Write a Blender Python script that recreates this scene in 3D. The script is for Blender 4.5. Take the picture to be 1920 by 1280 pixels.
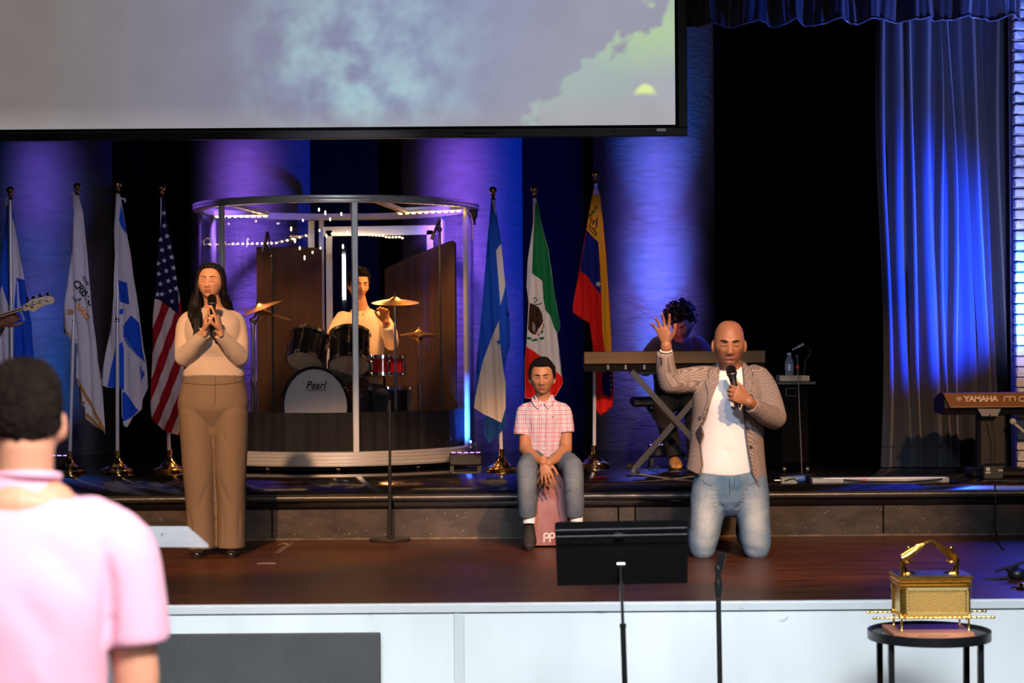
import bpy, bmesh, math, random
import numpy as np
from mathutils import Vector, Matrix, noise
from mathutils.geometry import delaunay_2d_cdt
for o in list(bpy.data.objects): bpy.data.objects.remove(o)
random.seed(7)
SC = bpy.context.scene
COL = SC.collection
PI = math.pi
# ------------------------------------------------------------------ camera
F = 3700.0; EYE = 1.81; ROLL = math.radians(0.42)
cr, sr = math.cos(ROLL), math.sin(ROLL)
cam = bpy.data.cameras.new('camera'); camo = bpy.data.objects.new('camera', cam); COL.objects.link(camo)
cam.lens = F / 1920 * 36; cam.sensor_width = 36; cam.clip_end = 100
camo.matrix_world = Matrix(((cr, sr, 0, 0), (0, 0, -1, 0), (-sr, cr, 0, EYE), (0, 0, 0, 1)))
cam.dof.use_dof = True; cam.dof.focus_distance = 12.4; cam.dof.aperture_fstop = 3.6
SC.camera = camo
# ------------------------------------------------------------------ world, exposure
w = bpy.data.worlds.new('world'); SC.world = w; w.use_nodes = True
w.node_tree.nodes['Background'].inputs[0].default_value = (.5, .55, .7, 1)
w.node_tree.nodes['Background'].inputs[1].default_value = 0.004
SC.view_settings.view_transform = 'Standard'; SC.view_settings.look = 'None'
SC.view_settings.gamma = 1; SC.view_settings.use_curve_mapping = False
SC.view_settings.exposure = 0.0

def P(px, py, Y):
    """world point at depth Y seen at photograph pixel (px, py)"""
    a = (px - 960) / F; b = (640 - py) / F
    return Vector(((a * cr + b * sr) * Y, Y, EYE + (-a * sr + b * cr) * Y))
def PF(px, py, z):
    a = (px - 960) / F; b = (640 - py) / F
    Y = (z - EYE) / (-a * sr + b * cr)
    return P(px, py, Y)

def aim(o, target):
    d = Vector(target) - o.location
    o.rotation_euler = d.to_track_quat('-Z', 'Y').to_euler()
def spot(name, loc, target, power, color, angle=30, blend=.5, radius=.1):
    l = bpy.data.lights.new(name, 'SPOT'); l.energy = power; l.color = color
    l.spot_size = math.radians(angle); l.spot_blend = blend; l.shadow_soft_size = radius
    o = bpy.data.objects.new(name, l); COL.objects.link(o); o.location = loc; aim(o, target); return o
def area(name, loc, target, power, color, sx=1, sy=1, spread=180):
    l = bpy.data.lights.new(name, 'AREA'); l.energy = power; l.color = color; l.shape = 'RECTANGLE'
    l.size = sx; l.size_y = sy; l.spread = math.radians(spread)
    o = bpy.data.objects.new(name, l); COL.objects.link(o); o.location = loc; aim(o, target); return o
def point(name, loc, power, color, r=.05):
    l = bpy.data.lights.new(name, 'POINT'); l.energy = power; l.color = color; l.shadow_soft_size = r
    o = bpy.data.objects.new(name, l); COL.objects.link(o); o.location = loc; return o

# ------------------------------------------------------------------ stage lights
WARM = (1, .53, .26); FILL = (.92, .95, 1)
ZS, ZU = 0.60, 0.88
# warm front-of-house key lamps, upper right and upper left of the hall
spot('key_lamp', (2.6, 4.0, 5.5), (1.3, 11.0, 1.30), 4300, WARM, 21, .35, .10)
spot('key_lamp', (1.2, 3.8, 5.5), (-.0, 11.3, 1.20), 1500, WARM, 18, .4, .10)
spot('key_lamp', (-2.2, 4.0, 5.5), (-1.62, 11.3, 1.30), 4600, WARM, 18, .4, .10)
spot('key_lamp', (3.8, 4.2, 5.6), (3.1, 13.2, 1.35), 2600, WARM, 13, .5, .10)
spot('cool_front_lamp', (-.6, 3.4, 5.3), (0.9, 10.8, 1.15), 1500, (.62, .76, 1), 24, .5, .25)
spot('flag_lamp', (-1.6, 9.0, 3.6), (-2.95, 14.25, 2.0), 170, (.80, .66, 1), 22, .6, .08)
spot('flag_lamp', (-.6, 9.0, 3.6), (-3.7, 14.25, 2.1), 70, (.55, .60, 1), 16, .6, .08)
spot('flag_lamp', (.3, 9.0, 3.6), (-.1, 14.2, 2.0), 200, (1, .78, .74), 16, .5, .08)
spot('flag_lamp', (.9, 9.0, 3.7), (.5, 14.4, 2.1), 260, (1, .74, .62), 16, .5, .08)
spot('booth_front_fill', (-1.0, 8.6, 3.9), (-1.25, 14.2, 2.1), 130, (.85, .88, 1), 24, .6, .1)  # unseen cool spot added to brighten the booth ring
area('flash', (1.6, -1.2, 2.8), (0.0, 5.0, 0.7), 22, FILL, .7, .7, 80)
area('house_light', (.6, 1.6, 4.2), (-1.0, 4.2, 1.3), 88, (1, .95, .93), 1.0, 1.0, 80)
# unseen area light added to brighten the stage front
area('front_wash', (0.6, 5.4, 3.2), (0.6, 9.1, .1), 47, (.88, .95, 1), 6, .3, 36)
# ------------------------------------------------------------------ materials
def nd(nt, t, **kw):
    n = nt.nodes.new(t)
    for k, v in kw.items(): setattr(n, k, v)
    return n
_mats = {}
def mat(name, color, rough=.5, metal=0., spec=.5, bump=0., bscale=60., vary=0., vscale=8., emis=None, estr=0., sheen=0., coat=0., attr=None, stretch=None):
    if name in _mats: return _mats[name]
    m = bpy.data.materials.new(name); m.use_nodes = True; nt = m.node_tree; b = nt.nodes['Principled BSDF']
    c = tuple(color) + (1,) if len(color) == 3 else color
    b.inputs['Base Color'].default_value = c; b.inputs['Roughness'].default_value = rough
    b.inputs['Metallic'].default_value = metal; b.inputs['Specular IOR Level'].default_value = spec
    b.inputs['Sheen Weight'].default_value = sheen; b.inputs['Coat Weight'].default_value = coat
    tc = nd(nt, 'ShaderNodeTexCoord')
    src = tc.outputs['Object']
    if stretch:
        mp = nd(nt, 'ShaderNodeMapping'); mp.inputs['Scale'].default_value = stretch
        nt.links.new(src, mp.inputs['Vector']); src = mp.outputs['Vector']
    base = None
    if attr:
        a = nd(nt, 'ShaderNodeVertexColor', layer_name=attr); base = a.outputs['Color']
        nt.links.new(base, b.inputs['Base Color'])
    if vary:
        n = nd(nt, 'ShaderNodeTexNoise'); n.inputs['Scale'].default_value = vscale; n.inputs['Detail'].default_value = 5
        nt.links.new(src, n.inputs['Vector'])
        mr = nd(nt, 'ShaderNodeMapRange'); mr.inputs['From Min'].default_value = .3; mr.inputs['From Max'].default_value = .7
        mr.inputs['To Min'].default_value = 1 - vary; mr.inputs['To Max'].default_value = 1 + vary * .6
        nt.links.new(n.outputs['Fac'], mr.inputs['Value'])
        mx = nd(nt, 'ShaderNodeVectorMath', operation='SCALE')
        if base: nt.links.new(base, mx.inputs[0])
        else: mx.inputs[0].default_value = c[:3]
        nt.links.new(mr.outputs['Result'], mx.inputs['Scale']); nt.links.new(mx.outputs[0], b.inputs['Base Color'])
    if bump:
        n = nd(nt, 'ShaderNodeTexNoise'); n.inputs['Scale'].default_value = bscale; n.inputs['Detail'].default_value = 4
        nt.links.new(src, n.inputs['Vector'])
        bp = nd(nt, 'ShaderNodeBump'); bp.inputs['Strength'].default_value = bump; bp.inputs['Distance'].default_value = .01
        nt.links.new(n.outputs['Fac'], bp.inputs['Height']); nt.links.new(bp.outputs['Normal'], b.inputs['Normal'])
    if emis:
        b.inputs['Emission Color'].default_value = tuple(emis) + (1,); b.inputs['Emission Strength'].default_value = estr
    _mats[name] = m
    return m
def S(r, g, b):
    """8-bit sRGB to linear"""
    f = lambda v: (v / 255 / 12.92) if v <= 10 else ((v / 255 + .055) / 1.055) ** 2.4
    return (f(r), f(g), f(b))

# ------------------------------------------------------------------ tagging
def tag(o, label=None, cat=None, group=None, kind=None):
    if label: o['label'] = label
    if cat: o['category'] = cat
    if group: o['group'] = group
    if kind: o['kind'] = kind
    return o
def empty(name, loc, label, cat, group=None):
    o = bpy.data.objects.new(name, None); COL.objects.link(o); o.location = loc; o.empty_display_size = .1
    return tag(o, label, cat, group)
def rootloc(o):
    v = Vector((0, 0, 0))
    while o is not None: v = v + o.location; o = o.parent
    return v
def frame(d, up=Vector((0, 0, 1))):
    d = Vector(d).normalized(); up = Vector(up)
    if abs(d.dot(up.normalized())) > .98: up = Vector((0, 1, 0)) if abs(d.y) < .9 else Vector((1, 0, 0))
    x = up.cross(d).normalized(); y = d.cross(x).normalized()
    return x, y, d

class MB:
    def __init__(s): s.v = []; s.f = []; s.c = None
    def add(s, vs, fs):
        n = len(s.v); s.v += [Vector(v) for v in vs]; s.f += [tuple(i + n for i in f) for f in fs]; return s
    def box(s, c, size, rot=None, bev=0):
        c = Vector(c); sx, sy, sz = [k / 2 for k in size]
        b = min(bev, sx * .9, sy * .9, sz * .9)
        R = rot if rot is not None else Matrix.Identity(3)
        if b <= 0:
            vs = [c + R @ Vector((x * sx, y * sy, z * sz)) for x in (-1, 1) for y in (-1, 1) for z in (-1, 1)]
            return s.add(vs, [(0, 1, 3, 2), (4, 6, 7, 5), (0, 4, 5, 1), (2, 3, 7, 6), (0, 2, 6, 4), (1, 5, 7, 3)])
        vs = []; idx = {}
        for x in (-1, 1):
            for y in (-1, 1):
                for z in (-1, 1):
                    for k, (a, e, g) in enumerate(((0, b, b), (b, 0, b), (b, b, 0))):
                        idx[(x, y, z, k)] = len(vs)
                        vs.append(c + R @ Vector((x * (sx - a), y * (sy - e), z * (sz - g))))
        fs = []
        I = idx
        for x in (-1, 1): fs.append([I[(x, -1, -1, 0)], I[(x, 1, -1, 0)], I[(x, 1, 1, 0)], I[(x, -1, 1, 0)]][::x])
        for y in (-1, 1): fs.append([I[(-1, y, -1, 1)], I[(-1, y, 1, 1)], I[(1, y, 1, 1)], I[(1, y, -1, 1)]][::y])
        for z in (-1, 1): fs.append([I[(-1, -1, z, 2)], I[(1, -1, z, 2)], I[(1, 1, z, 2)], I[(-1, 1, z, 2)]][::z])
        for x in (-1, 1):
            for y in (-1, 1): fs.append([I[(x, y, -1, 0)], I[(x, y, -1, 1)], I[(x, y, 1, 1)], I[(x, y, 1, 0)]])
            for z in (-1, 1): fs.append([I[(x, -1, z, 0)], I[(x, -1, z, 2)], I[(x, 1, z, 2)], I[(x, 1, z, 0)]])
        for y in (-1, 1):
            for z in (-1, 1): fs.append([I[(-1, y, z, 1)], I[(-1, y, z, 2)], I[(1, y, z, 2)], I[(1, y, z, 1)]])
        for x in (-1, 1):
            for y in (-1, 1):
                for z in (-1, 1): fs.append([I[(x, y, z, 0)], I[(x, y, z, 1)], I[(x, y, z, 2)]])
        return s.add(vs, fs)
    def bar(s, a, b, w, h, up=(0, 0, 1)):
        a = Vector(a); b = Vector(b); x, y, d = frame(b - a, Vector(up))
        R = Matrix((x, y, d)).transposed()
        return s.box((a + b) / 2, (w, h, (b - a).length), R)
    def rings(s, rings, cap=True, closed=False):
        n = len(rings[0]); base = len(s.v)
        for r in rings: s.v += [Vector(p) for p in r]
        m = len(rings)
        for i in range(m if closed else m - 1):
            for j in range(n):
                a = base + i * n + j; b = base + i * n + (j + 1) % n; c = base + ((i + 1) % m) * n
                s.f.append((a, b, c + (j + 1) % n, c + j))
        if cap and not closed:
            s.f.append(tuple(base + j for j in range(n))[::-1]); s.f.append(tuple(base + (m - 1) * n + j for j in range(n)))
        return s
    def cyl(s, a, b, r0, r1=None, n=16, cap=True):
        r1 = r0 if r1 is None else r1
        a = Vector(a); b = Vector(b); x, y, d = frame(b - a)
        ring = lambda c, r: [c + x * math.cos(t) * r + y * math.sin(t) * r for t in [2 * PI * k / n for k in range(n)]]
        return s.rings([ring(a, r0), ring(b, r1)], cap)
    def tube(s, pts, r, n=8, closed=False):
        pts = [Vector(p) for p in pts]; m = len(pts); rs = r if isinstance(r, (list, tuple)) else [r] * m
        out = []; px = None
        for i, p in enumerate(pts):
            if closed: d = pts[(i + 1) % m] - pts[i - 1]
            else: d = pts[min(i + 1, m - 1)] - pts[max(i - 1, 0)]
            d.normalize()
            if px is None: x, y, _ = frame(d)
            else:
                x = (px - d * px.dot(d)).normalized(); y = d.cross(x)
            px = x
            out.append([p + x * math.cos(2 * PI * k / n) * rs[i] + y * math.sin(2 * PI * k / n) * rs[i] for k in range(n)])
        return s.rings(out, not closed, closed)
    def lathe(s, c, prof, axis=(0, 0, 1), n=32, cap=True):
        """prof: list of (radius, height along axis)"""
        c = Vector(c); x, y, d = frame(axis)
        rr = [[c + d * h + (x * math.cos(2 * PI * k / n) + y * math.sin(2 * PI * k / n)) * max(r, 1e-4) for k in range(n)] for r, h in prof]
        return s.rings(rr, cap)
    def ell(s, c, r, rot=None, n=16, m=10):
        c = Vector(c); R = rot if rot is not None else Matrix.Identity(3)
        if not hasattr(r, '__len__'): r = (r, r, r)
        rr = []
        for i in range(m + 1):
            th = PI * i / m; th = min(max(th, .02), PI - .02)
            rr.append([c + R @ Vector((r[0] * math.sin(th) * math.cos(2 * PI * k / n), r[1] * math.sin(th) * math.sin(2 * PI * k / n), -r[2] * math.cos(th))) for k in range(n)])
        return s.rings(rr)
    def limb(s, pts, rad, up=(0, -1, 0), n=18, flat=(False, False), sub=3):
        """closed smooth tapered tube. rad: r or (rx, ry) per point; rx across up, ry along up. round ends unless flat"""
        pts = [Vector(p) for p in pts]; rad = [(r, r) if not hasattr(r, '__len__') else tuple(r) for r in rad]
        # catmull-rom subdivision
        P2, R2 = [], []
        m = len(pts)
        for i in range(m - 1):
            p0, p1, p2, p3 = pts[max(i - 1, 0)], pts[i], pts[i + 1], pts[min(i + 2, m - 1)]
            r0, r1, r2, r3 = rad[max(i - 1, 0)], rad[i], rad[i + 1], rad[min(i + 2, m - 1)]
            for k in range(sub):
                t = k / sub
                cm = lambda a, b, c, d: .5 * ((2 * b) + (c - a) * t + (2 * a - 5 * b + 4 * c - d) * t * t + (3 * b - a - 3 * c + d) * t ** 3)
                P2.append(cm(p0, p1, p2, p3)); R2.append(tuple(max(.001, cm(r0[q], r1[q], r2[q], r3[q])) for q in (0, 1)))
        P2.append(pts[-1]); R2.append(rad[-1])
        M = len(P2); rr = []
        U = Vector(up)
        def ring(p, d, rx, ry):
            x, y, _ = frame(d, U)
            return [p + x * math.cos(2 * PI * k / n) * rx + y * math.sin(2 * PI * k / n) * ry for k in range(n)]
        dirs = [(P2[min(i + 1, M - 1)] - P2[max(i - 1, 0)]).normalized() for i in range(M)]
        if not flat[0]:
            for a in (80, 60, 38, 18):
                a = math.radians(a); r = R2[0]; e = min(r)
                rr.append(ring(P2[0] - dirs[0] * e * math.sin(a), dirs[0], r[0] * math.cos(a), r[1] * math.cos(a)))
        for i in range(M): rr.append(ring(P2[i], dirs[i], *R2[i]))
        if not flat[1]:
            for a in (18, 38, 60, 80):
                a = math.radians(a); r = R2[-1]; e = min(r)
                rr.append(ring(P2[-1] + dirs[-1] * e * math.sin(a), dirs[-1], r[0] * math.cos(a), r[1] * math.cos(a)))
        return s.rings(rr)
    def prism(s, poly, off, to3):
        """poly: 2D points, to3(x,y)->Vector front face; off: Vector thickness"""
        n = len(poly); a = [to3(*p) for p in poly]; b = [p + Vector(off) for p in a]
        return s.add(a + b, [tuple(range(n)), tuple(range(n, 2 * n))[::-1]] + [(i, i + n, (i + 1) % n + n, (i + 1) % n) for i in range(n)])
    def obj(s, name, m, parent=None, smooth=True, label=None, cat=None, group=None, kind=None, origin=None, auto=40):
        me = bpy.data.meshes.new(name)
        off = rootloc(parent) if parent is not None else (Vector(origin) if origin is not None else Vector((0, 0, 0)))
        me.from_pydata([tuple(v - off) for v in s.v], [], s.f); me.update()
        bm = bmesh.new(); bm.from_mesh(me); bmesh.ops.recalc_face_normals(bm, faces=bm.faces); bm.to_mesh(me); bm.free()
        for mm in (m if isinstance(m, (list, tuple)) else [m]): me.materials.append(mm)
        if smooth:
            me.shade_smooth()
            if auto and auto < 179:
                try: me.set_sharp_from_angle(angle=math.radians(auto))
                except Exception: pass
        o = bpy.data.objects.new(name, me); COL.objects.link(o)
        if parent is not None: o.parent = parent
        else: o.location = off
        return tag(o, label, cat, group, kind)

def np_mesh(mb):
    return mb
def remesh(mb, name, m, parent, voxel, smooth=3, disp=None, paint=None, label=None, shade=True, off_pos=None):
    """union all closed shells into one continuous surface, smooth it, displace and paint it"""
    off = rootloc(parent) if parent is not None else Vector((0, 0, 0))
    me = bpy.data.meshes.new(name + '_raw')
    me.from_pydata([tuple(v - off) for v in mb.v], [], mb.f); me.update()
    bm = bmesh.new(); bm.from_mesh(me); bmesh.ops.recalc_face_normals(bm, faces=bm.faces); bm.to_mesh(me); bm.free()
    o = bpy.data.objects.new('tmp', me); COL.objects.link(o)
    r = o.modifiers.new('r', 'REMESH'); r.mode = 'VOXEL'; r.voxel_size = voxel
    if smooth:
        q = o.modifiers.new('s', 'SMOOTH'); q.factor = .5; q.iterations = smooth
    dg = bpy.context.evaluated_depsgraph_get(); dg.update()
    m2 = bpy.data.meshes.new_from_object(o.evaluated_get(dg))
    bpy.data.objects.remove(o); bpy.data.meshes.remove(me); m2.name = name
    n = len(m2.vertices); co = np.empty(n * 3, np.float32); m2.vertices.foreach_get('co', co); co = co.reshape(-1, 3)
    offn = np.array(off)
    if disp is not None:
        nn = np.empty(n * 3, np.float32); m2.vertex_normals.foreach_get('vector', nn); nn = nn.reshape(-1, 3)
        d = disp(co + offn, nn); co = (co + nn * d[:, None]).astype(np.float32)
        m2.vertices.foreach_set('co', co.ravel())
    if paint is not None:
        colr = paint(co + offn)
        a = m2.color_attributes.new('Col', 'FLOAT_COLOR', 'POINT')
        arr = np.ones((n, 4), np.float32); arr[:, :3] = colr; a.data.foreach_set('color', arr.ravel())
    m2.materials.clear()
    for mm in (m if isinstance(m, (list, tuple)) else [m]): m2.materials.append(mm)
    m2.update(); m2.shade_smooth()
    ob = bpy.data.objects.new(name, m2); COL.objects.link(ob); ob.parent = parent
    return tag(ob, label)

def creases(lst, amp=1.):
    """lst of (p0, p1, width, depth): soft grooves/ridges along segments"""
    L = [(np.array(a, float), np.array(b, float), wd, dp) for a, b, wd, dp in lst]
    def f(co, nn):
        d = np.zeros(len(co))
        for a, b, wd, dp in L:
            ab = b - a; t = np.clip(((co - a) @ ab) / (ab @ ab), 0, 1); q = co - (a + t[:, None] * ab)
            dd = np.sqrt((q ** 2).sum(1)); fade = np.sin(np.clip(t, .02, .98) * PI) ** .5
            d += dp * amp * np.exp(-(dd / wd) ** 2) * fade
        return d
    return f
def wob(co, sc, seed=0.):
    """cheap smooth pseudo-noise"""
    x, y, z = (co * sc).T
    return (np.sin(x * 1.3 + 1.7 * np.sin(y * .9 + seed) + seed) + np.sin(y * 1.1 + 2.1 * np.sin(z * .8 + seed * 2)) + np.sin(z * 1.2 + 1.9 * np.sin(x * .7 - seed))) / 3

# ------------------------------------------------------------------ cloth or printed sheet cut along its colour edges
def pip(x, y, poly):
    r = False; n = len(poly); j = n - 1
    for i in range(n):
        xi, yi = poly[i]; xj, yj = poly[j]
        if (yi > y) != (yj > y) and x < (xj - xi) * (y - yi) / (yj - yi) + xi: r = not r
        j = i
    return r
def sheet(name, outline, paints, to3, m, parent, step=6., base=(1, 1, 1), step_y=None, thick=0.):
    """outline/paints in 2D; paints: [(rgb, poly)]; to3(x, y) -> Vector"""
    sy = step_y or step
    def dens(poly, k):
        out = []
        for i in range(len(poly)):
            a = poly[i]; b = poly[(i + 1) % len(poly)]; L = math.hypot(b[0] - a[0], b[1] - a[1]); q = max(1, int(L / k))
            out += [(a[0] + (b[0] - a[0]) * t / q, a[1] + (b[1] - a[1]) * t / q) for t in range(q)]
        return out
    pts = []; edges = []
    def addloop(p):
        n = len(pts); pts.extend(p); edges.extend([(n + i, n + (i + 1) % len(p)) for i in range(len(p))])
    addloop(dens(outline, max(step, sy) * .8))
    for c, p in paints: addloop(dens(p, max(step, sy) * .8))
    xs = [p[0] for p in outline]; ys = [p[1] for p in outline]
    y = min(ys) + sy / 2; k = 0
    while y < max(ys):
        x = min(xs) + (step / 2 if k % 2 else step)
        while x < max(xs):
            if pip(x, y, outline): pts.append((x, y))
            x += step
        y += sy; k += 1
    vs, es, fs, _, _, _ = delaunay_2d_cdt([Vector(p) for p in pts], edges, [], 0, 1e-4)
    faces = []; cols = []
    for f in fs:
        cx = sum(vs[i].x for i in f) / len(f); cy = sum(vs[i].y for i in f) / len(f)
        if not pip(cx, cy, outline): continue
        c = base
        for cc, p in paints:
            if pip(cx, cy, p): c = cc
        faces.append(tuple(f)); cols.append(c)
    off = rootloc(parent) if parent is not None else Vector((0, 0, 0))
    me = bpy.data.meshes.new(name); me.from_pydata([tuple(to3(v.x, v.y) - off) for v in vs], [], faces); me.update()
    a = me.color_attributes.new('Col', 'FLOAT_COLOR', 'CORNER'); arr = []
    for p, c in zip(me.polygons, cols): arr += (list(c) + [1.]) * len(p.vertices)
    a.data.foreach_set('color', arr)
    bm = bmesh.new(); bm.from_mesh(me); bmesh.ops.delete(bm, geom=[v for v in bm.verts if not v.link_faces], context='VERTS'); bm.to_mesh(me); bm.free()
    me.materials.append(m); me.shade_smooth()
    o = bpy.data.objects.new(name, me); COL.objects.link(o); o.parent = parent
    if thick:
        md = o.modifiers.new('thickness', 'SOLIDIFY'); md.thickness = thick
    return o
_fonts = {}
def text_polys(txt, size=1., bold=False, spacing=1., shear=0., extra=0.):
    """text as 2D triangles (verts, faces), baseline at 0"""
    cu = bpy.data.curves.new('t', 'FONT'); cu.body = txt; cu.size = size; cu.space_character = spacing; cu.shear = shear; cu.offset = extra
    cu.resolution_u = 3
    o = bpy.data.objects.new('t', cu); COL.objects.link(o)
    dg = bpy.context.evaluated_depsgraph_get(); dg.update()
    me = bpy.data.meshes.new_from_object(o.evaluated_get(dg))
    v = [(q.co.x, q.co.y) for q in me.vertices]; f = [tuple(p.vertices) for p in me.polygons]
    bpy.data.objects.remove(o); bpy.data.curves.remove(cu); bpy.data.meshes.remove(me)
    return v, f
def text_obj(name, txt, size, m, parent, to3, **kw):
    v, f = text_polys(txt, size, **kw)
    mb = MB(); mb.add([to3(*p) for p in v], f)
    return mb.obj(name, m, parent, smooth=False)
def stroke(pts, w):
    """2D polyline to outline polygon"""
    L, R = [], []
    for i, p in enumerate(pts):
        a = pts[max(i - 1, 0)]; b = pts[min(i + 1, len(pts) - 1)]
        dx, dy = b[0] - a[0], b[1] - a[1]; l = math.hypot(dx, dy) or 1
        ww = w[i] if hasattr(w, '__len__') else w
        L.append((p[0] - dy / l * ww / 2, p[1] + dx / l * ww / 2)); R.append((p[0] + dy / l * ww / 2, p[1] - dx / l * ww / 2))
    return L + R[::-1]
def star(cx, cy, r, rot=0., inner=.4):
    return [(cx + math.sin(rot + PI * k / 5) * (r if k % 2 == 0 else r * inner), cy - math.cos(rot + PI * k / 5) * (r if k % 2 == 0 else r * inner)) for k in range(10)]
def lerp_poly(tab, y):
    for (x0, y0), (x1, y1) in zip(tab, tab[1:]):
        if y <= y1: return x0 + (x1 - x0) * max(0, (y - y0)) / (y1 - y0 + 1e-9)
    return tab[-1][0]
# ================================================================== THE SETTING
black_wall = mat('black_painted_wall', (.004, .004, .0045), .95, spec=.1, bump=.2, bscale=30)
YF, YR, YB = 9.09, 12.12, 17.0      # stage front, riser front, back wall
MB().box((0, 4.3, -.1), (14, 12, .2)).obj('floor', mat('hall_carpet', (.03, .03, .033), .95, bump=.5, bscale=200, vary=.3), kind='structure', smooth=False)
MB().box((0, YB + .1, 2.9), (14, .2, 5.8)).obj('wall_back', black_wall, kind='structure', smooth=False)
MB().box((-5.6, 8.2, 2.9), (.2, 17.8, 5.8)).obj('wall_left', mat('hall_wall_paint', (.05, .05, .055), .9), kind='structure', smooth=False)
MB().box((5.6, 8.2, 2.9), (.2, 17.8, 5.8)).obj('wall_right', mat('hall_wall_paint', (.05, .05, .055), .9), kind='structure', smooth=False)

def floor_mat(name, base, rough, streak, bscale, spec=.5, worn=0.0):
    m = bpy.data.materials.new(name); m.use_nodes = True; nt = m.node_tree; b = nt.nodes['Principled BSDF']
    tc = nd(nt, 'ShaderNodeTexCoord'); mp = nd(nt, 'ShaderNodeMapping'); mp.inputs['Scale'].default_value = streak
    nt.links.new(tc.outputs['Object'], mp.inputs['Vector'])
    n = nd(nt, 'ShaderNodeTexNoise'); n.inputs['Scale'].default_value = bscale; n.inputs['Detail'].default_value = 7; n.inputs['Roughness'].default_value = .65
    nt.links.new(mp.outputs[0], n.inputs['Vector'])
    rp = nd(nt, 'ShaderNodeValToRGB'); rp.color_ramp.elements[0].position = .3; rp.color_ramp.elements[1].position = .72
    rp.color_ramp.elements[0].color = (*[k * .45 for k in base], 1); rp.color_ramp.elements[1].color = (*[k * 1.9 for k in base], 1)
    nt.links.new(n.outputs['Fac'], rp.inputs[0]); nt.links.new(rp.outputs[0], b.inputs['Base Color'])
    mr = nd(nt, 'ShaderNodeMapRange'); mr.inputs['To Min'].default_value = rough * .75; mr.inputs['To Max'].default_value = rough * 1.35
    nt.links.new(n.outputs['Fac'], mr.inputs['Value']); nt.links.new(mr.outputs[0], b.inputs['Roughness'])
    b.inputs['Specular IOR Level'].default_value = spec
    bp = nd(nt, 'ShaderNodeBump'); bp.inputs['Strength'].default_value = .12; bp.inputs['Distance'].default_value = .004
    nt.links.new(n.outputs['Fac'], bp.inputs['Height']); nt.links.new(bp.outputs[0], b.inputs['Normal'])
    return m
brown_floor = floor_mat('dark_brown_vinyl_stage', (.052, .017, .006), .38, (1, 7, 1), 2.2, .10)
black_floor = floor_mat('glossy_black_stage', (.006, .006, .008), .10, (1, 5, 1), 3.0, .55)
MB().box((0, (YF + .04 + YR + .05) / 2, ZS - .045), (11, YR - YF + .01, .09)).obj('lower_stage_floor', brown_floor, kind='structure', smooth=False)
up = MB().box((0, (YR + YB) / 2, ZU - .05), (11, YB - YR, .10), bev=.02)
up.obj('upper_stage_floor', black_floor, kind='structure', auto=60)

# upper step: boards of the riser face with a rounded nosing and a thin foot strip
riser_m = floor_mat('scuffed_black_riser', (.026, .019, .014), .42, (1, 1, 2), 6.0, .45)
step = tag(bpy.data.objects.new('step_riser', None), kind='structure'); COL.objects.link(step); step.location = (0, YR, ZS)
seams = [-5.5, -3.45, PF(523, 960, .74).x, PF(523, 960, .74).x + 2.13, .75, PF(1632, 950, .74).x, 4.4, 5.5]
for a, b in zip(seams, seams[1:]):
    MB().box(((a + b) / 2, YR + .03, ZS + .105), (b - a - .006, .03, .19), bev=.003).obj('panel', riser_m, step, smooth=False)
MB().cyl((-5.5, YR - .005, ZU - .025), (5.5, YR - .005, ZU - .025), .024, n=16).obj('nosing', mat('worn_black_nosing', (.02, .02, .02), .35, bump=.3, bscale=20), step)
MB().box((0, YR + .01, ZS + .006), (11, .02, .012)).obj('foot_strip', mat('scuffed_strip', (.09, .07, .05), .6, vary=.6, vscale=10), step, smooth=False)
sp = MB(); rnd = random.Random(3)
for k in range(150):
    x = rnd.uniform(-2.9, 3.1); z = ZS + .02 + .15 * rnd.random() ** 1.6
    sp.box((x, YR + .0148, z), (rnd.uniform(.002, .012), .001, rnd.uniform(.0015, .005)))
sp.obj('scuff_marks', mat('pale_scuff', (.22, .2, .17), .8), step, smooth=False, kind='stuff')

# stage front fascia: white boards behind grey battens, with screws
def fascia_paint(name, c, v=.12):
    return mat(name, c, .42, vary=v, vscale=1.6, bump=.15, bscale=12, stretch=(1.6, 1, .5))
fz = empty('stage_front', (0, YF, 0), None, None); fz['kind'] = 'structure'
wp = fascia_paint('white_painted_board', (.62, .65, .67)); gp = fascia_paint('grey_batten', (.50, .53, .55), .08)
joints = [-5.5, PF(300, 1200, .2).x - 1.36, PF(876, 1200, .2).x - 2.44, PF(876, 1200, .2).x, PF(876, 1200, .2).x + 2.57, 5.5]
xs_j = [PF(876, 1200, .2).x, PF(1904, 1160, .4).x]
jj = [-5.5, xs_j[0] - 2.52, xs_j[0], xs_j[1], 5.5]
for a, b in zip(jj, jj[1:]):
    MB().box(((a + b) / 2, YF + .02, .28), (b - a - .004, .03, .56), bev=.002).obj('fascia_board', wp, fz, smooth=False)
MB().box((0, YF + .01, ZS - .018), (11, .035, .036), bev=.003).obj('top_batten', gp, fz, smooth=False)
MB().box((0, YF + .03, ZS - .001), (11, .05, .006)).obj('edge_strip', mat('bright_edge_strip', (.8, .8, .78), .4), fz, smooth=False)
for x in jj[1:-1]:
    MB().box((x, YF - .001, .28), (.047, .022, .56), bev=.002).obj('vertical_batten', gp, fz, smooth=False)
sc0 = None; scm = mat('dark_screw', (.03, .03, .03), .4, .6)
def screw(px, py):
    global sc0
    a = P(px, py, YF - .012)
    if sc0 is None:
        m = MB(); m.lathe((0, 0, 0), [(.0045, 0), (.0045, .002), (.003, .0035), (.0008, .0035)], (0, -1, 0), 8)
        sc0 = m.obj('screw', scm, fz); sc0.location = a - fz.location
    else:
        c = sc0.copy(); COL.objects.link(c); c.location = a - fz.location
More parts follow.
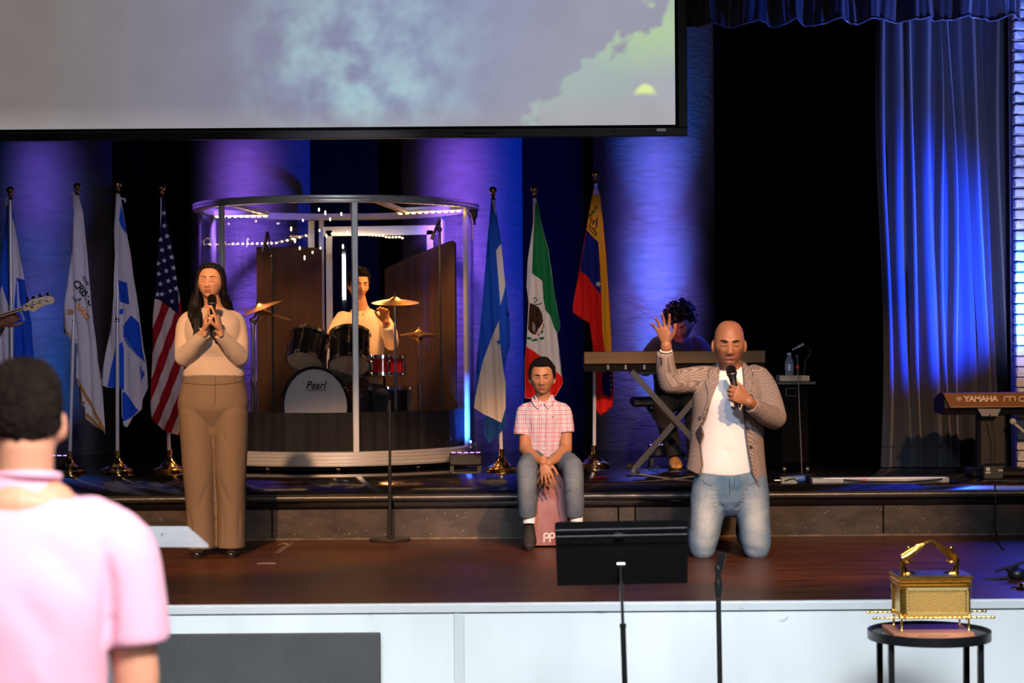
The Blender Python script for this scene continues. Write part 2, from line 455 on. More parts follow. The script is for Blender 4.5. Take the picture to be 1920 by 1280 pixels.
for x, y in [(443, 1147), (591, 1146), (740, 1145), (871, 1144), (881, 1144), (1027, 1142), (1171, 1141), (1316, 1140), (1461, 1139), (1607, 1138), (1753, 1136),
             (1899, 1135), (1911, 1135), (443, 1175), (591, 1174), (740, 1273), (872, 1272), (883, 1272), (1027, 1271), (1173, 1270), (1463, 1268), (1609, 1267), (1756, 1266), (1901, 1265), (1912, 1265), (303, 1149)]:
    screw(x, y)
# grey fabric panel leaning on the fascia, and white board return above it
a = P(250, 1189, YF - .03); b = P(713, 1186, YF - .03)
MB().box(((-1.9 + b.x) / 2 - .25, YF - .028, b.z / 2 + .0), (b.x + 1.9 + .5, .04, b.z), bev=.004).obj('fabric_panel', mat('charcoal_fabric', (.062, .063, .066), .95, bump=.6, bscale=260, vary=.12, vscale=5), fz, smooth=False)
# pencil scribble marks on the boards
mk = MB()
for pts in ([(1720, 1147), (1729, 1144)], [(341, 1192), (340, 1203), (354, 1204), (355, 1194)], [(691, 1150), (697, 1155)], [(1386, 1139), (1394, 1141)], [(1118, 1145), (1132, 1146)],
            [(1462, 1160), (1470, 1162), (1478, 1155)], [(310, 1147), (315, 1147)]):
    for p, q in zip(pts, pts[1:]): mk.bar(P(*p, YF - .0495 if p[1] > 1186 else YF - .009), P(*q, YF - .0495 if p[1] > 1186 else YF - .009), .0018, .001)
mk.obj('pencil_mark', mat('pencil', (.1, .1, .1), .8), fz, smooth=False)

# ------------------------------------------------------------------ rough stone pilasters on the black back wall
def stone():
    m = bpy.data.materials.new('rough_plastered_stone'); m.use_nodes = True; nt = m.node_tree; b = nt.nodes['Principled BSDF']
    b.inputs['Base Color'].default_value = (.14, .14, .145, 1); b.inputs['Roughness'].default_value = .8; b.inputs['Specular IOR Level'].default_value = .2
    tc = nd(nt, 'ShaderNodeTexCoord'); mp = nd(nt, 'ShaderNodeMapping'); mp.inputs['Scale'].default_value = (1, 1, 3.2)
    nt.links.new(tc.outputs['Object'], mp.inputs['Vector'])
    n = nd(nt, 'ShaderNodeTexNoise'); n.inputs['Scale'].default_value = 7; n.inputs['Detail'].default_value = 9; n.inputs['Roughness'].default_value = .62; n.inputs['Distortion'].default_value = .6
    nt.links.new(mp.outputs[0], n.inputs['Vector'])
    bp = nd(nt, 'ShaderNodeBump'); bp.inputs['Strength'].default_value = .9; bp.inputs['Distance'].default_value = .05
    nt.links.new(n.outputs['Fac'], bp.inputs['Height']); nt.links.new(bp.outputs[0], b.inputs['Normal'])
    return m
stone_m = stone()
PILX = [98, 470, 868, 1228]
for i, px in enumerate(PILX):
    c = P(px, 600, YB - .02).x
    m = MB(); n = 40; rows = 60; W = .52; D = .42
    vs = []; fs = []
    for j in range(rows + 1):
        z = ZU + 4.2 * j / rows
        for k in range(n + 1):
            t = -PI / 2 + PI * k / n
            x = math.sin(t) * W; d = math.cos(t) * D
            wv = noise.noise(Vector((x * 2.5 + i * 7, 3, z * 5))) * .02
            vs.append((c + x, YB - d - wv * math.cos(t), z))
    for j in range(rows):
        for k in range(n):
            a = j * (n + 1) + k; fs.append((a, a + 1, a + n + 2, a + n + 1))
    m.add(vs, fs); m.obj('stone_pilaster', stone_m, kind='structure', auto=179)
# narrow strip coloured blue for light leaking between two black wall sheets
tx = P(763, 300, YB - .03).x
MB().box((tx, YB - .012, 3.0), (.016, .024, 4.2)).obj('light_leak_1', mat('leaked_light_blue', (.05, .06, .12), .3), kind='structure', smooth=False)

# lamps on the floor washing the pilasters from below (real fixtures behind the platform furniture)
VIO = (.40, .16, 1.0); BLU = (.03, .17, 1.0); TEAL = (.02, .30, 1.0)
wash = [((.26, .12, 1.0), 1500, (.01, .26, 1.0), 300), ((.32, .13, 1.0), 2900, (.03, .10, 1.0), 420), ((.38, .13, 1.0), 2900, (.02, .12, 1.0), 450), ((.22, .16, 1.0), 3400, (.00, .17, 1.0), 620)]
fix_m = mat('black_lamp_housing', (.012, .012, .013), .4); lens_m = mat('violet_led_lens', (.1, .05, .2), .2, emis=(.45, .2, 1), estr=3.0)
for i, (c1, p1, c2, p2) in enumerate(wash):
    cx = P(PILX[i], 600, YB).x
    yy = 14.4 if i < 3 else 15.3; fxp = P([98, 414, 872, 1243][i], 640, yy).x
    for q in range(6):      # unseen violet spots hidden behind the screen, aimed down the pilaster
        an = math.radians(8 + 7 * q)
        spot('pilaster_wash', (cx, 13.8, 3.75), (cx, 13.8 + math.cos(an), 3.75 - math.sin(an)), p1 * (.42, .5, .75, .95, .65, .2)[q] * (.3 if i == 0 and q > 1 else 1), c1, 12, 1, .2)
    for q in range(4):
        an = math.radians(7 + 11 * q if i < 3 else 14 + 16 * q)
        tx_, ty_ = cx - fxp, YB - .5 - yy; l_ = math.hypot(tx_, ty_)
        spot('pilaster_wash', (fxp, yy, ZU + .2), (fxp + tx_ / l_ * math.cos(an), yy + ty_ / l_ * math.cos(an), ZU + .2 + math.sin(an)), p2 * ((.9, .9, .7, .6)[q] if i < 3 else (.35, .6, 1., 1.5)[q]), c2, 20, 1, .03)
    cxw = cx; cx = fxp
    t = empty('floor_uplight', (cx, yy, ZU), ['black floor uplight before the leftmost stone pilaster among the left flags', 'black floor uplight beside the left edge of the drum booth behind the woman',
        'black floor uplight between the drum booth and the blue white flag', 'black floor uplight on the floor behind the seated keyboard player'][i], 'stage light', 'floor uplights')
    MB().box((cx, yy, ZU + .075), (.24, .12, .09), bev=.01).obj('housing', fix_m, t)
    for k in range(5): MB().cyl((cx - .09 + .045 * k, yy, ZU + .120), (cx - .09 + .045 * k, yy, ZU + .125), .016, n=12).obj('lens', lens_m, t)
    for sx in (-.1, .1): MB().box((cx + sx, yy, ZU + .015), (.03, .16, .03)).obj('foot', fix_m, t)

# ------------------------------------------------------------------ side curtain, valance and brick side wall
def drape(name, fx, z0, z1, n, rows, m, **kw):
    vs, fs = [], []
    for j in range(rows + 1):
        v = j / rows
        for k in range(n + 1): vs.append(fx(k / n, v, z0 + (z1 - z0) * v))
    for j in range(rows):
        for k in range(n):
            a = j * (n + 1) + k; fs.append((a, a + 1, a + n + 2, a + n + 1))
    return MB().add(vs, fs).obj(name, m, auto=179, **kw)
velvet = mat('dark_stage_velvet', (.030, .034, .045), .75, spec=.25, bump=.25, bscale=220, sheen=.25)
YC = 14.25
cxa = P(1650, 700, YC).x; cxb = P(1915, 700, YC).x
folds = [.0, .05, .14, .19, .29, .34, .40, .48, .56, .60, .70, .77, .88, 1.0]
rf = random.Random(5)
famp = [rf.uniform(.5, 1.2) for _ in folds]
def cfx(u, v, z):
    for i in range(len(folds) - 1):
        if u <= folds[i + 1]: break
    t = (u - folds[i]) / (folds[i + 1] - folds[i])
    d = (math.sin(PI * t) ** 1.3) * .085 * famp[i]
    x = cxa + (cxb + .2 - cxa) * u
    lean = (1 - v) * .12 * math.sin(PI * u) + .02 * math.sin(v * 6 + i)
    x += lean + .012 * math.sin(v * 9 + i * 2)
    return (x - .06 * v * (1 - u) * 0, YC - d + .03 * math.sin(v * 5 + i * 1.3), z)
ct = drape('stage_curtain', cfx, ZU + .005, 5.2, 340, 60, velvet)
tag(ct, 'tall dark side curtain in vertical folds lit bright blue behind the right keyboard', 'curtain')
# stitched hem line
hm = MB(); pts = []
for k in range(121):
    x, y, z = cfx(k / 120, .035, ZU + .155); pts.append((x, y - .006, z))
hm.tube(pts, .0025, 5).obj('hem_seam', mat('hem_thread', (.06, .06, .07), .8), ct)
YV = 13.5
def vfx(u, v, z):
    x = P(1270, 30, YV).x + (P(1925, 30, YV).x + .0 - P(1270, 30, YV).x) * u
    sc = abs(math.sin(PI * (u * 8.2 + .15)))
    d = .07 * math.sin(u * 2 * PI * 8.2 + .6) + .03 * math.sin(u * 2 * PI * 19 + 1) + .012 * math.sin(u * 2 * PI * 43)
    zz = z + (1 - v) * (.03 * (1 - sc) + .008 * math.sin(u * 60)) + (1 - v) * u * .045
    return (x + .02 * math.sin(v * 4 + u * 30), YV + d * (1 - .25 * v), zz)
vz = P(1300, 51, YV).z
satin = mat('navy_satin', (.035, .038, .06), .33, spec=.5, bump=.1, bscale=40, sheen=.2)
vl = drape('stage_valance', vfx, vz, vz + 1.0, 420, 24, satin)
tag(vl, 'gathered dark satin valance with scalloped hem across the top right', 'curtain')
pts = []
for k in range(241):
    x, y, z = vfx(k / 240, 0, vz); pts.append((x, y, z))
MB().tube(pts, .007, 6).obj('hem', mat('hem_piping', (.12, .12, .16), .35, spec=.5), vl)

# brick side wall at the right edge: each brick a piece
YW = 13.75
bw = empty('wall_right_return', (P(1903, 640, YW).x, YW, ZU), None, None); bw['kind'] = 'structure'
bx0 = P(1903, 640, YW).x
MB().box((bx0 + .48, YW + .12, ZU + 2.1), (.92, .16, 4.2)).obj('mortar', mat('pale_mortar', (.35, .36, .38), .9, bump=.4, bscale=40), bw, smooth=False)
brick_m = mat('white_painted_split_face_brick', (.62, .63, .66), .7, bump=.9, bscale=24, vary=.15, vscale=5)
protos = []
for q in range(5):
    m = MB(); m.box((0, 0, 0), (.19 if q < 4 else .082, .07, .064), bev=.008)
    for v in m.v:
        if v.y < 0: v.y += rf.uniform(-.016, .008)
    b0 = m.obj('brick', brick_m, bw, smooth=False); protos.append(b0.data); bpy.data.objects.remove(b0)
for q in protos: q.transform(Matrix.Translation(bw.location))
row = 0; z = ZU + .036
while z < ZU + 4.1:
    off = .1 if row % 2 else 0
    x = bx0 + off
    if off:
        b = bpy.data.objects.new('half_brick', protos[4]); COL.objects.link(b); b.parent = bw
        b.location = Vector((bx0 + .041, YW + rf.uniform(-.008, .004), z)) - bw.location
    while x < bx0 + .75:
        b = bpy.data.objects.new('brick', protos[rf.randrange(4)]); COL.objects.link(b); b.parent = bw
        b.location = Vector((x + .095, YW + rf.uniform(-.008, .004), z)) - bw.location; x += .2
    z += .073; row += 1

# blue wash lamps from off stage right
spot('blue_side_wash', (3.62, 13.0, ZU + .95), (2.9, 14.3, 2.3), 2600, (.003, .05, 1), 70, .7, .06)
spot('blue_valance_wash', (3.6, 12.2, 1.6), (2.7, 13.5, 4.2), 700, (.05, .14, 1), 50, .8, .06)
spot('blue_floor_wash', (4.2, 9.4, 4.5), (2.85, 10.2, .6), 600, (.01, .02, 1), 34, .8, .1)
spot('brick_wash', (3.3, 12.3, 1.5), (3.75, 13.8, 3.0), 330, (.36, .40, 1), 90, .7, .05)

# ------------------------------------------------------------------ the big screen
YS = 13.2
scr = empty('projection_screen', P(600, 240, YS), 'huge wide screen in dark bezel showing pale clouds above the stage', 'screen')
def scp(x, y, d=0): return P(x, y, YS) + Vector((0, d, 0))
sl = P(0, 243, YS); zb = P(640, 238.5, YS).z; xr = P(1266, 200, YS).x; xl = -5.4; ztop = zb + 3.0
gx, gz = 420, 190
vs = []; fs = []; cols = []
x_lo, z_hi = P(-330, 0, YS).x, P(600, -330, YS).z
def mixc(a, b, t): t = max(0, min(1, t)); return [a[k] + (b[k] - a[k]) * t for k in range(3)]
def fb(x, y, s, o=5, seed=0): return noise.fractal(Vector((x * s + seed, y * s, seed)), .9, 2.0, o)
for j in range(gz + 1):
    for k in range(gx + 1):
        px = -330 + 1596 * k / gx; zz = zb + (z_hi - zb) * j / gz
        xw = x_lo + (xr - x_lo) * k / gx
        py = 240 - 570 * j / gz
        n1 = fb(px, py, .006, 4, 1.3); n2 = fb(px, py, .014, 5, 7.7)
        c = mixc(S(122, 114, 110), S(132, 131, 150), (px - 60) / 380)
        c = mixc(c, S(140, 147, 180), (px - 420) / 300 + n1 * .25)
        c = mixc(c, S(154, 155, 172), (px - 800) / 300 + (py - 60) / 600)
        c = mixc(c, S(162, 190, 202), max(0, 1 - math.hypot((px - 690) / 260, (py - 110) / 300)) * (.75 + n2 * 1.3))
        c = mixc(c, S(165, 158, 160), max(0, (py - 195) / 90))
        d = ((px - 940) * 205 + (py - 235) * 250) / 323 + n2 * 62 + 14 * fb(px, py, .045, 4, 3) - 4
        if px < 980: d -= (980 - px) * .35
        m_ = max(0, min(1, d / 26)); m_ = m_ * m_ * (3 - 2 * m_)
        edge = max(0, 1 - max(0, d) / 130)
        cl = mixc(S(166, 172, 178), S(165, 186, 180), edge * .9)
        cl = mixc(cl, S(180, 204, 162), max(0, 1 - math.hypot((px - 1215) / 170, (py - 60) / 95)) * 1.1)
        cl = mixc(cl, S(172, 166, 172), (py - 170) / 90 * (1 if px > 1010 else .3))
        c = mixc(c, cl, m_)
        g = max(0, 1 - math.hypot((px - 1210) / 24, (py - 172 - .02 * (px - 1210) ** 2) / 12)); c = mixc(c, S(222, 238, 160), g * 1.8)
        k_ = 1 + .05 * n2
        vs.append((xw, YS - .001, zz)); cols.append([q * k_ for q in c])
for j in range(gz):
    for k in range(gx):
        a = j * (gx + 1) + k; fs.append((a, a + 1, a + gx + 2, a + gx + 1))
em = bpy.data.materials.new('lit_screen_image'); em.use_nodes = True; nt = em.node_tree; nt.nodes.remove(nt.nodes['Principled BSDF'])
e = nd(nt, 'ShaderNodeEmission'); vc = nd(nt, 'ShaderNodeVertexColor', layer_name='Col'); nt.links.new(vc.outputs[0], e.inputs[0]); nt.links.new(e.outputs[0], nt.nodes['Material Output'].inputs[0])
e.inputs[1].default_value = 1.0
so = MB().add(vs, fs).obj('display', em, scr, auto=0)
ca = so.data.color_attributes.new('Col', 'FLOAT_COLOR', 'POINT'); arr = np.ones((len(vs), 4), np.float32); arr[:, :3] = cols; ca.data.foreach_set('color', arr.ravel())
bz = mat('dark_grey_bezel', (.020, .021, .024), .35, spec=.4); lip = mat('black_inner_lip', (.003, .003, .003), .6, spec=.2)
bw_ = .062; L = 1.0
def fr(name, x0, x1, z0, z1, d0, d1, m): MB().box(((x0 + x1) / 2, YS + (d0 + d1) / 2, (z0 + z1) / 2), (abs(x1 - x0), abs(d1 - d0), abs(z1 - z0)), bev=.004).obj(name, m, scr, smooth=False)
zt = z_hi
fr('inner_lip', x_lo, xr + .022, zb - .022, zb, -.012, .02, lip); fr('inner_lip', xr, xr + .022, zb - .022, zt, -.012, .02, lip); fr('inner_lip', x_lo, xr + .022, zt, zt + .022, -.012, .02, lip); fr('inner_lip', x_lo - .022, x_lo, zb - .022, zt + .022, -.012, .02, lip)
fr('bezel', x_lo - .075, xr + .078, zb - .078, zb - .022, -.03, .03, bz); fr('bezel', xr + .022, xr + .078, zb - .022, zt + .022, -.03, .03, bz)
fr('bezel', x_lo - .075, xr + .078, zt + .022, zt + .078, -.03, .03, bz); fr('bezel', x_lo - .078, x_lo - .022, zb - .022, zt + .022, -.03, .03, bz)
fr('back_case', x_lo - .06, xr + .06, zb - .06, zt + .06, .03, .12, lip)
q = P(1240, 243.5, YS - .031)
MB().box(q, (.062, .002, .018)).obj('maker_plate', mat('silver_plate', (.35, .35, .36), .3, .8), scr, smooth=False)

MB().box(P(898, 250, YS - .031), (.21, .003, .007)).obj('sensor_slot', lip, scr, smooth=False)
MB().box(P(1150, 247, YS - .031), (.04, .003, .004)).obj('sensor_slot', lip, scr, smooth=False)
# ================================================================== METAL, GLASS
chrome = mat('chrome', (.75, .75, .78), .12, 1.0)
brass = mat('polished_brass', (.80, .52, .18), .16, 1.0)
gold = mat('bright_gold_plate', (.95, .60, .13), .22, 1.0, bump=.15, bscale=90)
alu = mat('brushed_aluminium', (.66, .66, .68), .36, .55, bump=.1, bscale=30)
blk = mat('black_powder_coat', (.010, .010, .011), .38)
blkm = mat('matt_black_plastic', (.008, .008, .009), .6)
rubber = mat('black_rubber', (.006, .006, .006), .8)

def acrylic(name, gl=.10, tint=(.97, .98, 1), rough=.02, haze=0.0):
    m = bpy.data.materials.new(name); m.use_nodes = True; nt = m.node_tree; nt.nodes.remove(nt.nodes['Principled BSDF'])
    t = nd(nt, 'ShaderNodeBsdfTransparent'); t.inputs[0].default_value = (*tint, 1)
    g = nd(nt, 'ShaderNodeBsdfGlossy'); g.inputs['Roughness'].default_value = rough
    lw = nd(nt, 'ShaderNodeLayerWeight'); pw = nd(nt, 'ShaderNodeMath', operation='POWER'); pw.inputs[1].default_value = 4.5; nt.links.new(lw.outputs['Facing'], pw.inputs[0])
    ad = nd(nt, 'ShaderNodeMath', operation='MULTIPLY_ADD'); ad.inputs[1].default_value = .6; ad.inputs[2].default_value = .035; nt.links.new(pw.outputs[0], ad.inputs[0])
    mx = nd(nt, 'ShaderNodeMixShader'); nt.links.new(ad.outputs[0], mx.inputs[0]); nt.links.new(t.outputs[0], mx.inputs[1]); nt.links.new(g.outputs[0], mx.inputs[2])
    last = mx
    if haze:
        d = nd(nt, 'ShaderNodeBsdfDiffuse'); d.inputs[0].default_value = (.8, .82, .85, 1)
        m2 = nd(nt, 'ShaderNodeMixShader'); m2.inputs[0].default_value = haze; nt.links.new(mx.outputs[0], m2.inputs[1]); nt.links.new(d.outputs[0], m2.inputs[2]); last = m2
    nt.links.new(last.outputs[0], nt.nodes['Material Output'].inputs[0])
    return m
glass_pane = acrylic('clear_acrylic_pane')
glass_hazy = acrylic('scratched_clear_acrylic', haze=.10, rough=.08)

# ------------------------------------------------------------------ acrylic drum booth
CX, CYd = P(633, 640, 15.17).x, 15.17; RB = 1.06; ZB0, ZB1 = ZU + .045, 2.868
booth = empty('drum_booth', (CX, CYd, ZU), 'round clear acrylic drum booth with aluminium posts and rings at centre stage', 'drum booth')
def arc_pt(a, r, z): return Vector((CX + r * math.sin(a), CYd - r * math.cos(a), z))
def ringmesh(r0, r1, z0, z1, n=96, grooves=0):
    m = MB(); rr = []
    prof = [(r0, z0), (r1, z0)]
    if grooves:
        h = (z1 - z0) / grooves
        for g in range(grooves):
            zb_ = z0 + g * h
            prof += [(r1, zb_ + h * .12), (r1 + .005, zb_ + h * .3), (r1 + .005, zb_ + h * .72), (r1, zb_ + h * .9), (r1 - .004, zb_ + h * .98)]
    prof += [(r1, z1), (r0, z1)]
    for k in range(n):
        a = 2 * PI * k / n; rr.append([arc_pt(a, r, z) for r, z in prof])
    return m.rings(rr, False, True)
ringmesh(RB - .04, RB + .005, ZB0, ZB0 + .105, grooves=4).obj('base_ring', alu, booth, auto=30)
ringmesh(RB - .045, RB + .03, ZB1 - .052, ZB1, grooves=2).obj('top_ring', alu, booth, auto=30)
post_a = [math.radians(a) for a in (-48, 12, 72, 132, 192, 252)]
for a in post_a:
    m = MB(); R = Matrix.Rotation(a, 3, 'Z')
    c = arc_pt(a, RB - .01, (ZB0 + ZB1) / 2 + .03); h = ZB1 - ZB0 - .14
    m.box(c, (.044, .03, h), R, bev=.004)
    for s_ in (-.011, .011): m.box(c + R @ Vector((s_, -.016, 0)), (.010, .004, h), R)
    m.obj('post', alu, booth, smooth=False)
for i, a0 in enumerate(post_a):
    if i == 3: continue
    m = MB(); n = 24; a1 = a0 + math.radians(60)
    vs = []
    for k in range(n + 1):
        t = a0 + .03 + (a1 - a0 - .06) * k / n
        vs += [arc_pt(t, RB - .014, ZB0 + .10), arc_pt(t, RB - .014, ZB1 - .05), arc_pt(t, RB - .008, ZB0 + .10), arc_pt(t, RB - .008, ZB1 - .05)]
    fs = []
    for k in range(n):
        b = 4 * k; fs += [(b, b + 4, b + 5, b + 1), (b + 2, b + 3, b + 7, b + 6), (b + 1, b + 5, b + 7, b + 3), (b, b + 2, b + 6, b + 4)]
    fs += [(0, 1, 3, 2), (4 * n, 4 * n + 2, 4 * n + 3, 4 * n + 1)]
    m.add(vs, fs).obj('pane', glass_pane, booth, auto=50)
# door frame in the back opening
for px in (617, 806):
    MB().bar(P(px, 432, 15.9), Vector((P(px, 432, 15.9).x, 15.9, ZB0 + .1)), .05, .035, (0, 1, 0)).obj('door_post', alu, booth, smooth=False)
MB().bar(P(606, 434, 15.9), P(818, 431, 15.9), .035, .075).obj('door_header', alu, booth, smooth=False)
MB().bar(P(584, 414, 16.15), P(584, 470, 16.15), .05, .03, (0, 1, 0)).obj('hanging_bracket', alu, booth, smooth=False)
# roof braces with warm LED strips
led_m = mat('warm_led_emitter', (1, .8, .5), .4, emis=(1, .62, .22), estr=22)
led_base = mat('led_tape', (.9, .75, .5), .5, emis=(1, .55, .2), estr=2.2)
def led_bar(a, b, n, lab=None):
    a, b = Vector(a), Vector(b); d = b - a
    MB().bar(a + Vector((0, 0, .022)), b + Vector((0, 0, .022)), .03, .03).obj('roof_brace', alu, booth, smooth=False)
    s_ = MB().bar(a, b, .012, .005).obj('led_strip', led_base, booth, smooth=False)
    for k in range(n): MB().ell(a + d * (k + .5) / n + Vector((0, -.002, -.006)), (.016, .008, .007), n=8, m=5).obj('led', led_m, s_)
led_bar(P(745, 399, 14.75), P(866, 394, 14.75), 10)
led_bar(P(402, 405, 14.9), P(503, 404, 14.9), 9)
MB().bar(P(699, 373, 14.12), P(760, 397, 14.75), .045, .03).obj('roof_brace', alu, booth, smooth=False)
MB().bar(P(440, 384, 14.5), P(500, 400, 14.95), .045, .03).obj('roof_brace', alu, booth, smooth=False)
def fairy(pts, n):
    c = MB().tube(pts, .003, 5).obj('light_string', mat('pale_wire', (.3, .25, .2), .5), booth)
    L = [Vector(p) for p in pts]; seg = [(b - a).length for a, b in zip(L, L[1:])]; T = sum(seg)
    for k in range(n):
        t = T * (k + .5) / n; i = 0
        while i < len(seg) - 1 and t > seg[i]: t -= seg[i]; i += 1
        p = L[i] + (L[i + 1] - L[i]) * (t / seg[i])
        MB().ell(p, (.009, .007, .007), n=8, m=5).obj('light_dot', led_m, c)
fairy([P(432, 457, 15.6), P(515, 456, 16.0), P(545, 449, 16.1), P(580, 440, 16.1)], 15)
fairy([P(620, 438, 15.85), P(660, 439, 15.85), P(690, 440, 15.85), P(718, 442, 15.85), P(727, 445, 15.85), P(752, 444, 15.85), P(757, 448, 15.85)], 22)
for k, (x, y) in enumerate([(603, 377), (598, 393), (610, 399), (568, 413), (619, 411), (546, 429), (599, 432), (562, 465), (571, 483), (601, 465), (645, 430), (643, 462), (669, 472), (640, 401), (652, 437), (586, 473), (612, 442), (553, 451)]):
    d = 15.2 + (k * 37 % 7) * .12
    MB().ell(P(x, y, d), (.006, .006, .009 + .004 * (k % 3)), n=6, m=5).obj('light_dot', led_m, booth)  # loose glowing beads stand for LED reflections in the panes
MB().tube([P(876, 395, 14.7), P(883, 402, 14.75), P(886, 415, 14.78), P(886, 450, 14.78)], .006, 6).obj('power_cable', mat('cream_cable', (.7, .55, .4), .5), booth)
MB().tube([P(655, 378, 14.2), P(665, 470, 14.3), P(679, 570, 14.3)], .0022, 5).obj('hanging_wire', mat('thin_wire', (.5, .4, .35), .4), booth)
for q, (a_, b_, pw_) in enumerate([((CX + .72, CYd - .42, 2.66), (CX + .2, CYd + .0, ZU), 95), ((CX - .74, CYd - .27, 2.66), (CX - .25, CYd + .1, ZU), 70), ((CX + .1, CYd + .55, 2.62), (CX + .1, CYd - .3, ZU), 40)]):
    spot('booth_light', a_, b_, pw_, (1, .46, .15), 100, .5, .12)
# casters
for a in (-60, -25, 5, 40, 75, 150, 200, 250):
    p = arc_pt(math.radians(a), RB - .05, ZU + .022)
    MB().cyl(p - Vector((.012, 0, 0)), p + Vector((.012, 0, 0)), .021, n=12).obj('caster', blk, booth)
# right-hand latch
p = P(888, 401, 15.05)
MB().box(p, (.06, .05, .07), bev=.01).cyl(p + Vector((0, -.02, -.03)), p + Vector((0, -.03, -.08)), .018).obj('corner_joint', blk, booth)
p = P(883, 833, 14.75); MB().box(p, (.03, .03, .07), bev=.008).obj('latch', chrome, booth)

# drum riser with black skirt, inside the booth
riser = empty('drum_riser', (CX, CYd, ZU), 'low black drum platform with a black cloth skirt inside the acrylic booth', 'platform')
ZD = ZU + .17
zsk = P(600, 773, 14.25).z
m = MB(); rr = []
for k in range(64):
    a = 2 * PI * k / 64; rr.append([arc_pt(a, .02, ZU + .01), arc_pt(a, RB - .075, ZU + .01), arc_pt(a, RB - .075, ZD), arc_pt(a, .02, ZD)])
m.rings(rr, False, True).obj('deck', mat('black_carpet', (.006, .006, .006), .95), riser, auto=30)
m = MB(); vs = []; fs = []; n = 160
for k in range(n + 1):
    a = math.radians(-84 + 168 * k / n); wv = .010 * math.sin(k * .42) + .005 * math.sin(k * 1.3)
    for z, r in ((ZD - .12, RB - .055 + wv), (zsk, RB - .06 + wv * .6), (zsk, RB - .068 + wv * .6), (ZD - .12, RB - .064 + wv)): vs.append(arc_pt(a, r, z))
for k in range(n):
    b = 4 * k
    for q in range(4): fs.append((b + q, b + (q + 1) % 4, b + 4 + (q + 1) % 4, b + 4 + q))
m.add(vs, fs).obj('skirt', mat('black_skirt_cloth', (.004, .004, .0045), .8, bump=.3, bscale=9, stretch=(3, 3, .3)), riser, auto=40)

# brown sound absorbing screens in the booth
panel_m = mat('dark_brown_panel', (.040, .017, .006), .65, vary=.5, vscale=3, bump=.15, bscale=40, stretch=(4, 4, .35))
def curved_panel(pts, Ys, ztops, lab, nm='sound_panel'):
    m = MB(); vs = []; fs = []; n = len(pts)
    zb = ZD
    for x, Y, zt in zip(pts, Ys, ztops):
        p = P(x, 640, Y); vs += [(p.x, Y, zb), (p.x, Y, zt), (p.x + .01, Y + .03, zb), (p.x + .01, Y + .03, zt)]
    for k in range(n - 1):
        b = 4 * k; fs += [(b, b + 4, b + 5, b + 1), (b + 2, b + 3, b + 7, b + 6), (b + 1, b + 5, b + 7, b + 3), (b, b + 2, b + 6, b + 4)]
    fs += [(0, 1, 3, 2), (4 * n - 4, 4 * n - 2, 4 * n - 1, 4 * n - 3)]
    o = m.add(vs, fs).obj(nm, panel_m, auto=30, origin=(P(pts[0], 640, Ys[0]).x, Ys[0], zb)); tag(o, lab, 'acoustic panel', None)
xs = list(range(482, 612, 10)); curved_panel(xs, [15.25 + .55 * ((x - 482) / 130) ** 1 for x in xs], [P(x, 463 + (x - 482) * .01, 15.25 + .55 * ((x - 482) / 130)).z for x in xs], 'flat dark brown acoustic panel left of the drummer inside the booth')
xs = list(range(722, 850, 8)) + [850, 854]; Yr = [15.9 - 1.0 * ((x - 722) / 132) ** 1.5 for x in xs]
curved_panel(xs, Yr, [P(x, 505 - 54 * min(1, max(0, (x - 722) / 124)) ** .9, Y).z - (.02 if x >= 854 else 0) for x, Y in zip(xs, Yr)], 'dark brown acoustic panel with a rising curved top right of the drummer')

# ------------------------------------------------------------------ drum kit (each drum stands on its own hardware)
shell_m = mat('black_lacquer_shell', (.006, .007, .010), .12, coat=.6); head_m = mat('coated_drumhead', (.80, .62, .45), .6)
white_head = mat('white_drumhead', (.60, .59, .60), .5); red_sh = mat('red_lacquer_shell', (.35, .006, .008), .15, coat=.6)
def drum(name, label, c, axis, r, depth, sm, hm, lugs=8, feet=None, cat='drum'):
    """c: centre of the near head, axis points from near head to far head"""
    c = Vector(c); x, y, d = frame(axis)
    t = empty(name, c, label, cat)
    MB().lathe(c, [(r, 0), (r, depth)], d, 40, cap=False).lathe(c, [(r - .006, 0), (r - .006, depth)], d, 40, cap=False).obj('shell', sm, t)
    MB().lathe(c, [(.001, -.006), (r - .004, -.006), (r + .001, .004)], d, 40, cap=False).obj('near_head', hm, t)
    MB().lathe(c + d * depth, [(r + .001, -.004), (r - .004, .006), (.001, .006)], d, 40, cap=False).obj('far_head', hm if hm is not white_head else head_m, t)
    for q in (0, depth):
        s_ = -1 if q == 0 else 1
        MB().lathe(c + d * q, [(r + .003, s_ * -.014), (r + .011, s_ * -.014), (r + .011, s_ * .012), (r + .004, s_ * .012), (r + .003, s_ * -.014)], d, 40, cap=False).obj('hoop', chrome, t)
    for k in range(lugs):
        a = 2 * PI * (k + .5) / lugs; o = x * math.cos(a) + y * math.sin(a)
        m = MB(); p = c + o * (r + .012)
        m.cyl(p - d * .004, p + d * depth, .0032, n=6)
        R = Matrix((o, d.cross(o), d)).transposed()
        m.box(p - o * .002 + d * depth * .5, (.018, .016, min(.07, depth * .5)), R, bev=.004)
        m.box(p + d * .0, (.012, .016, .018), R, bev=.003).box(p + d * depth, (.012, .016, .018), R, bev=.003)
        m.obj('lug', chrome, t, auto=30)
    return t
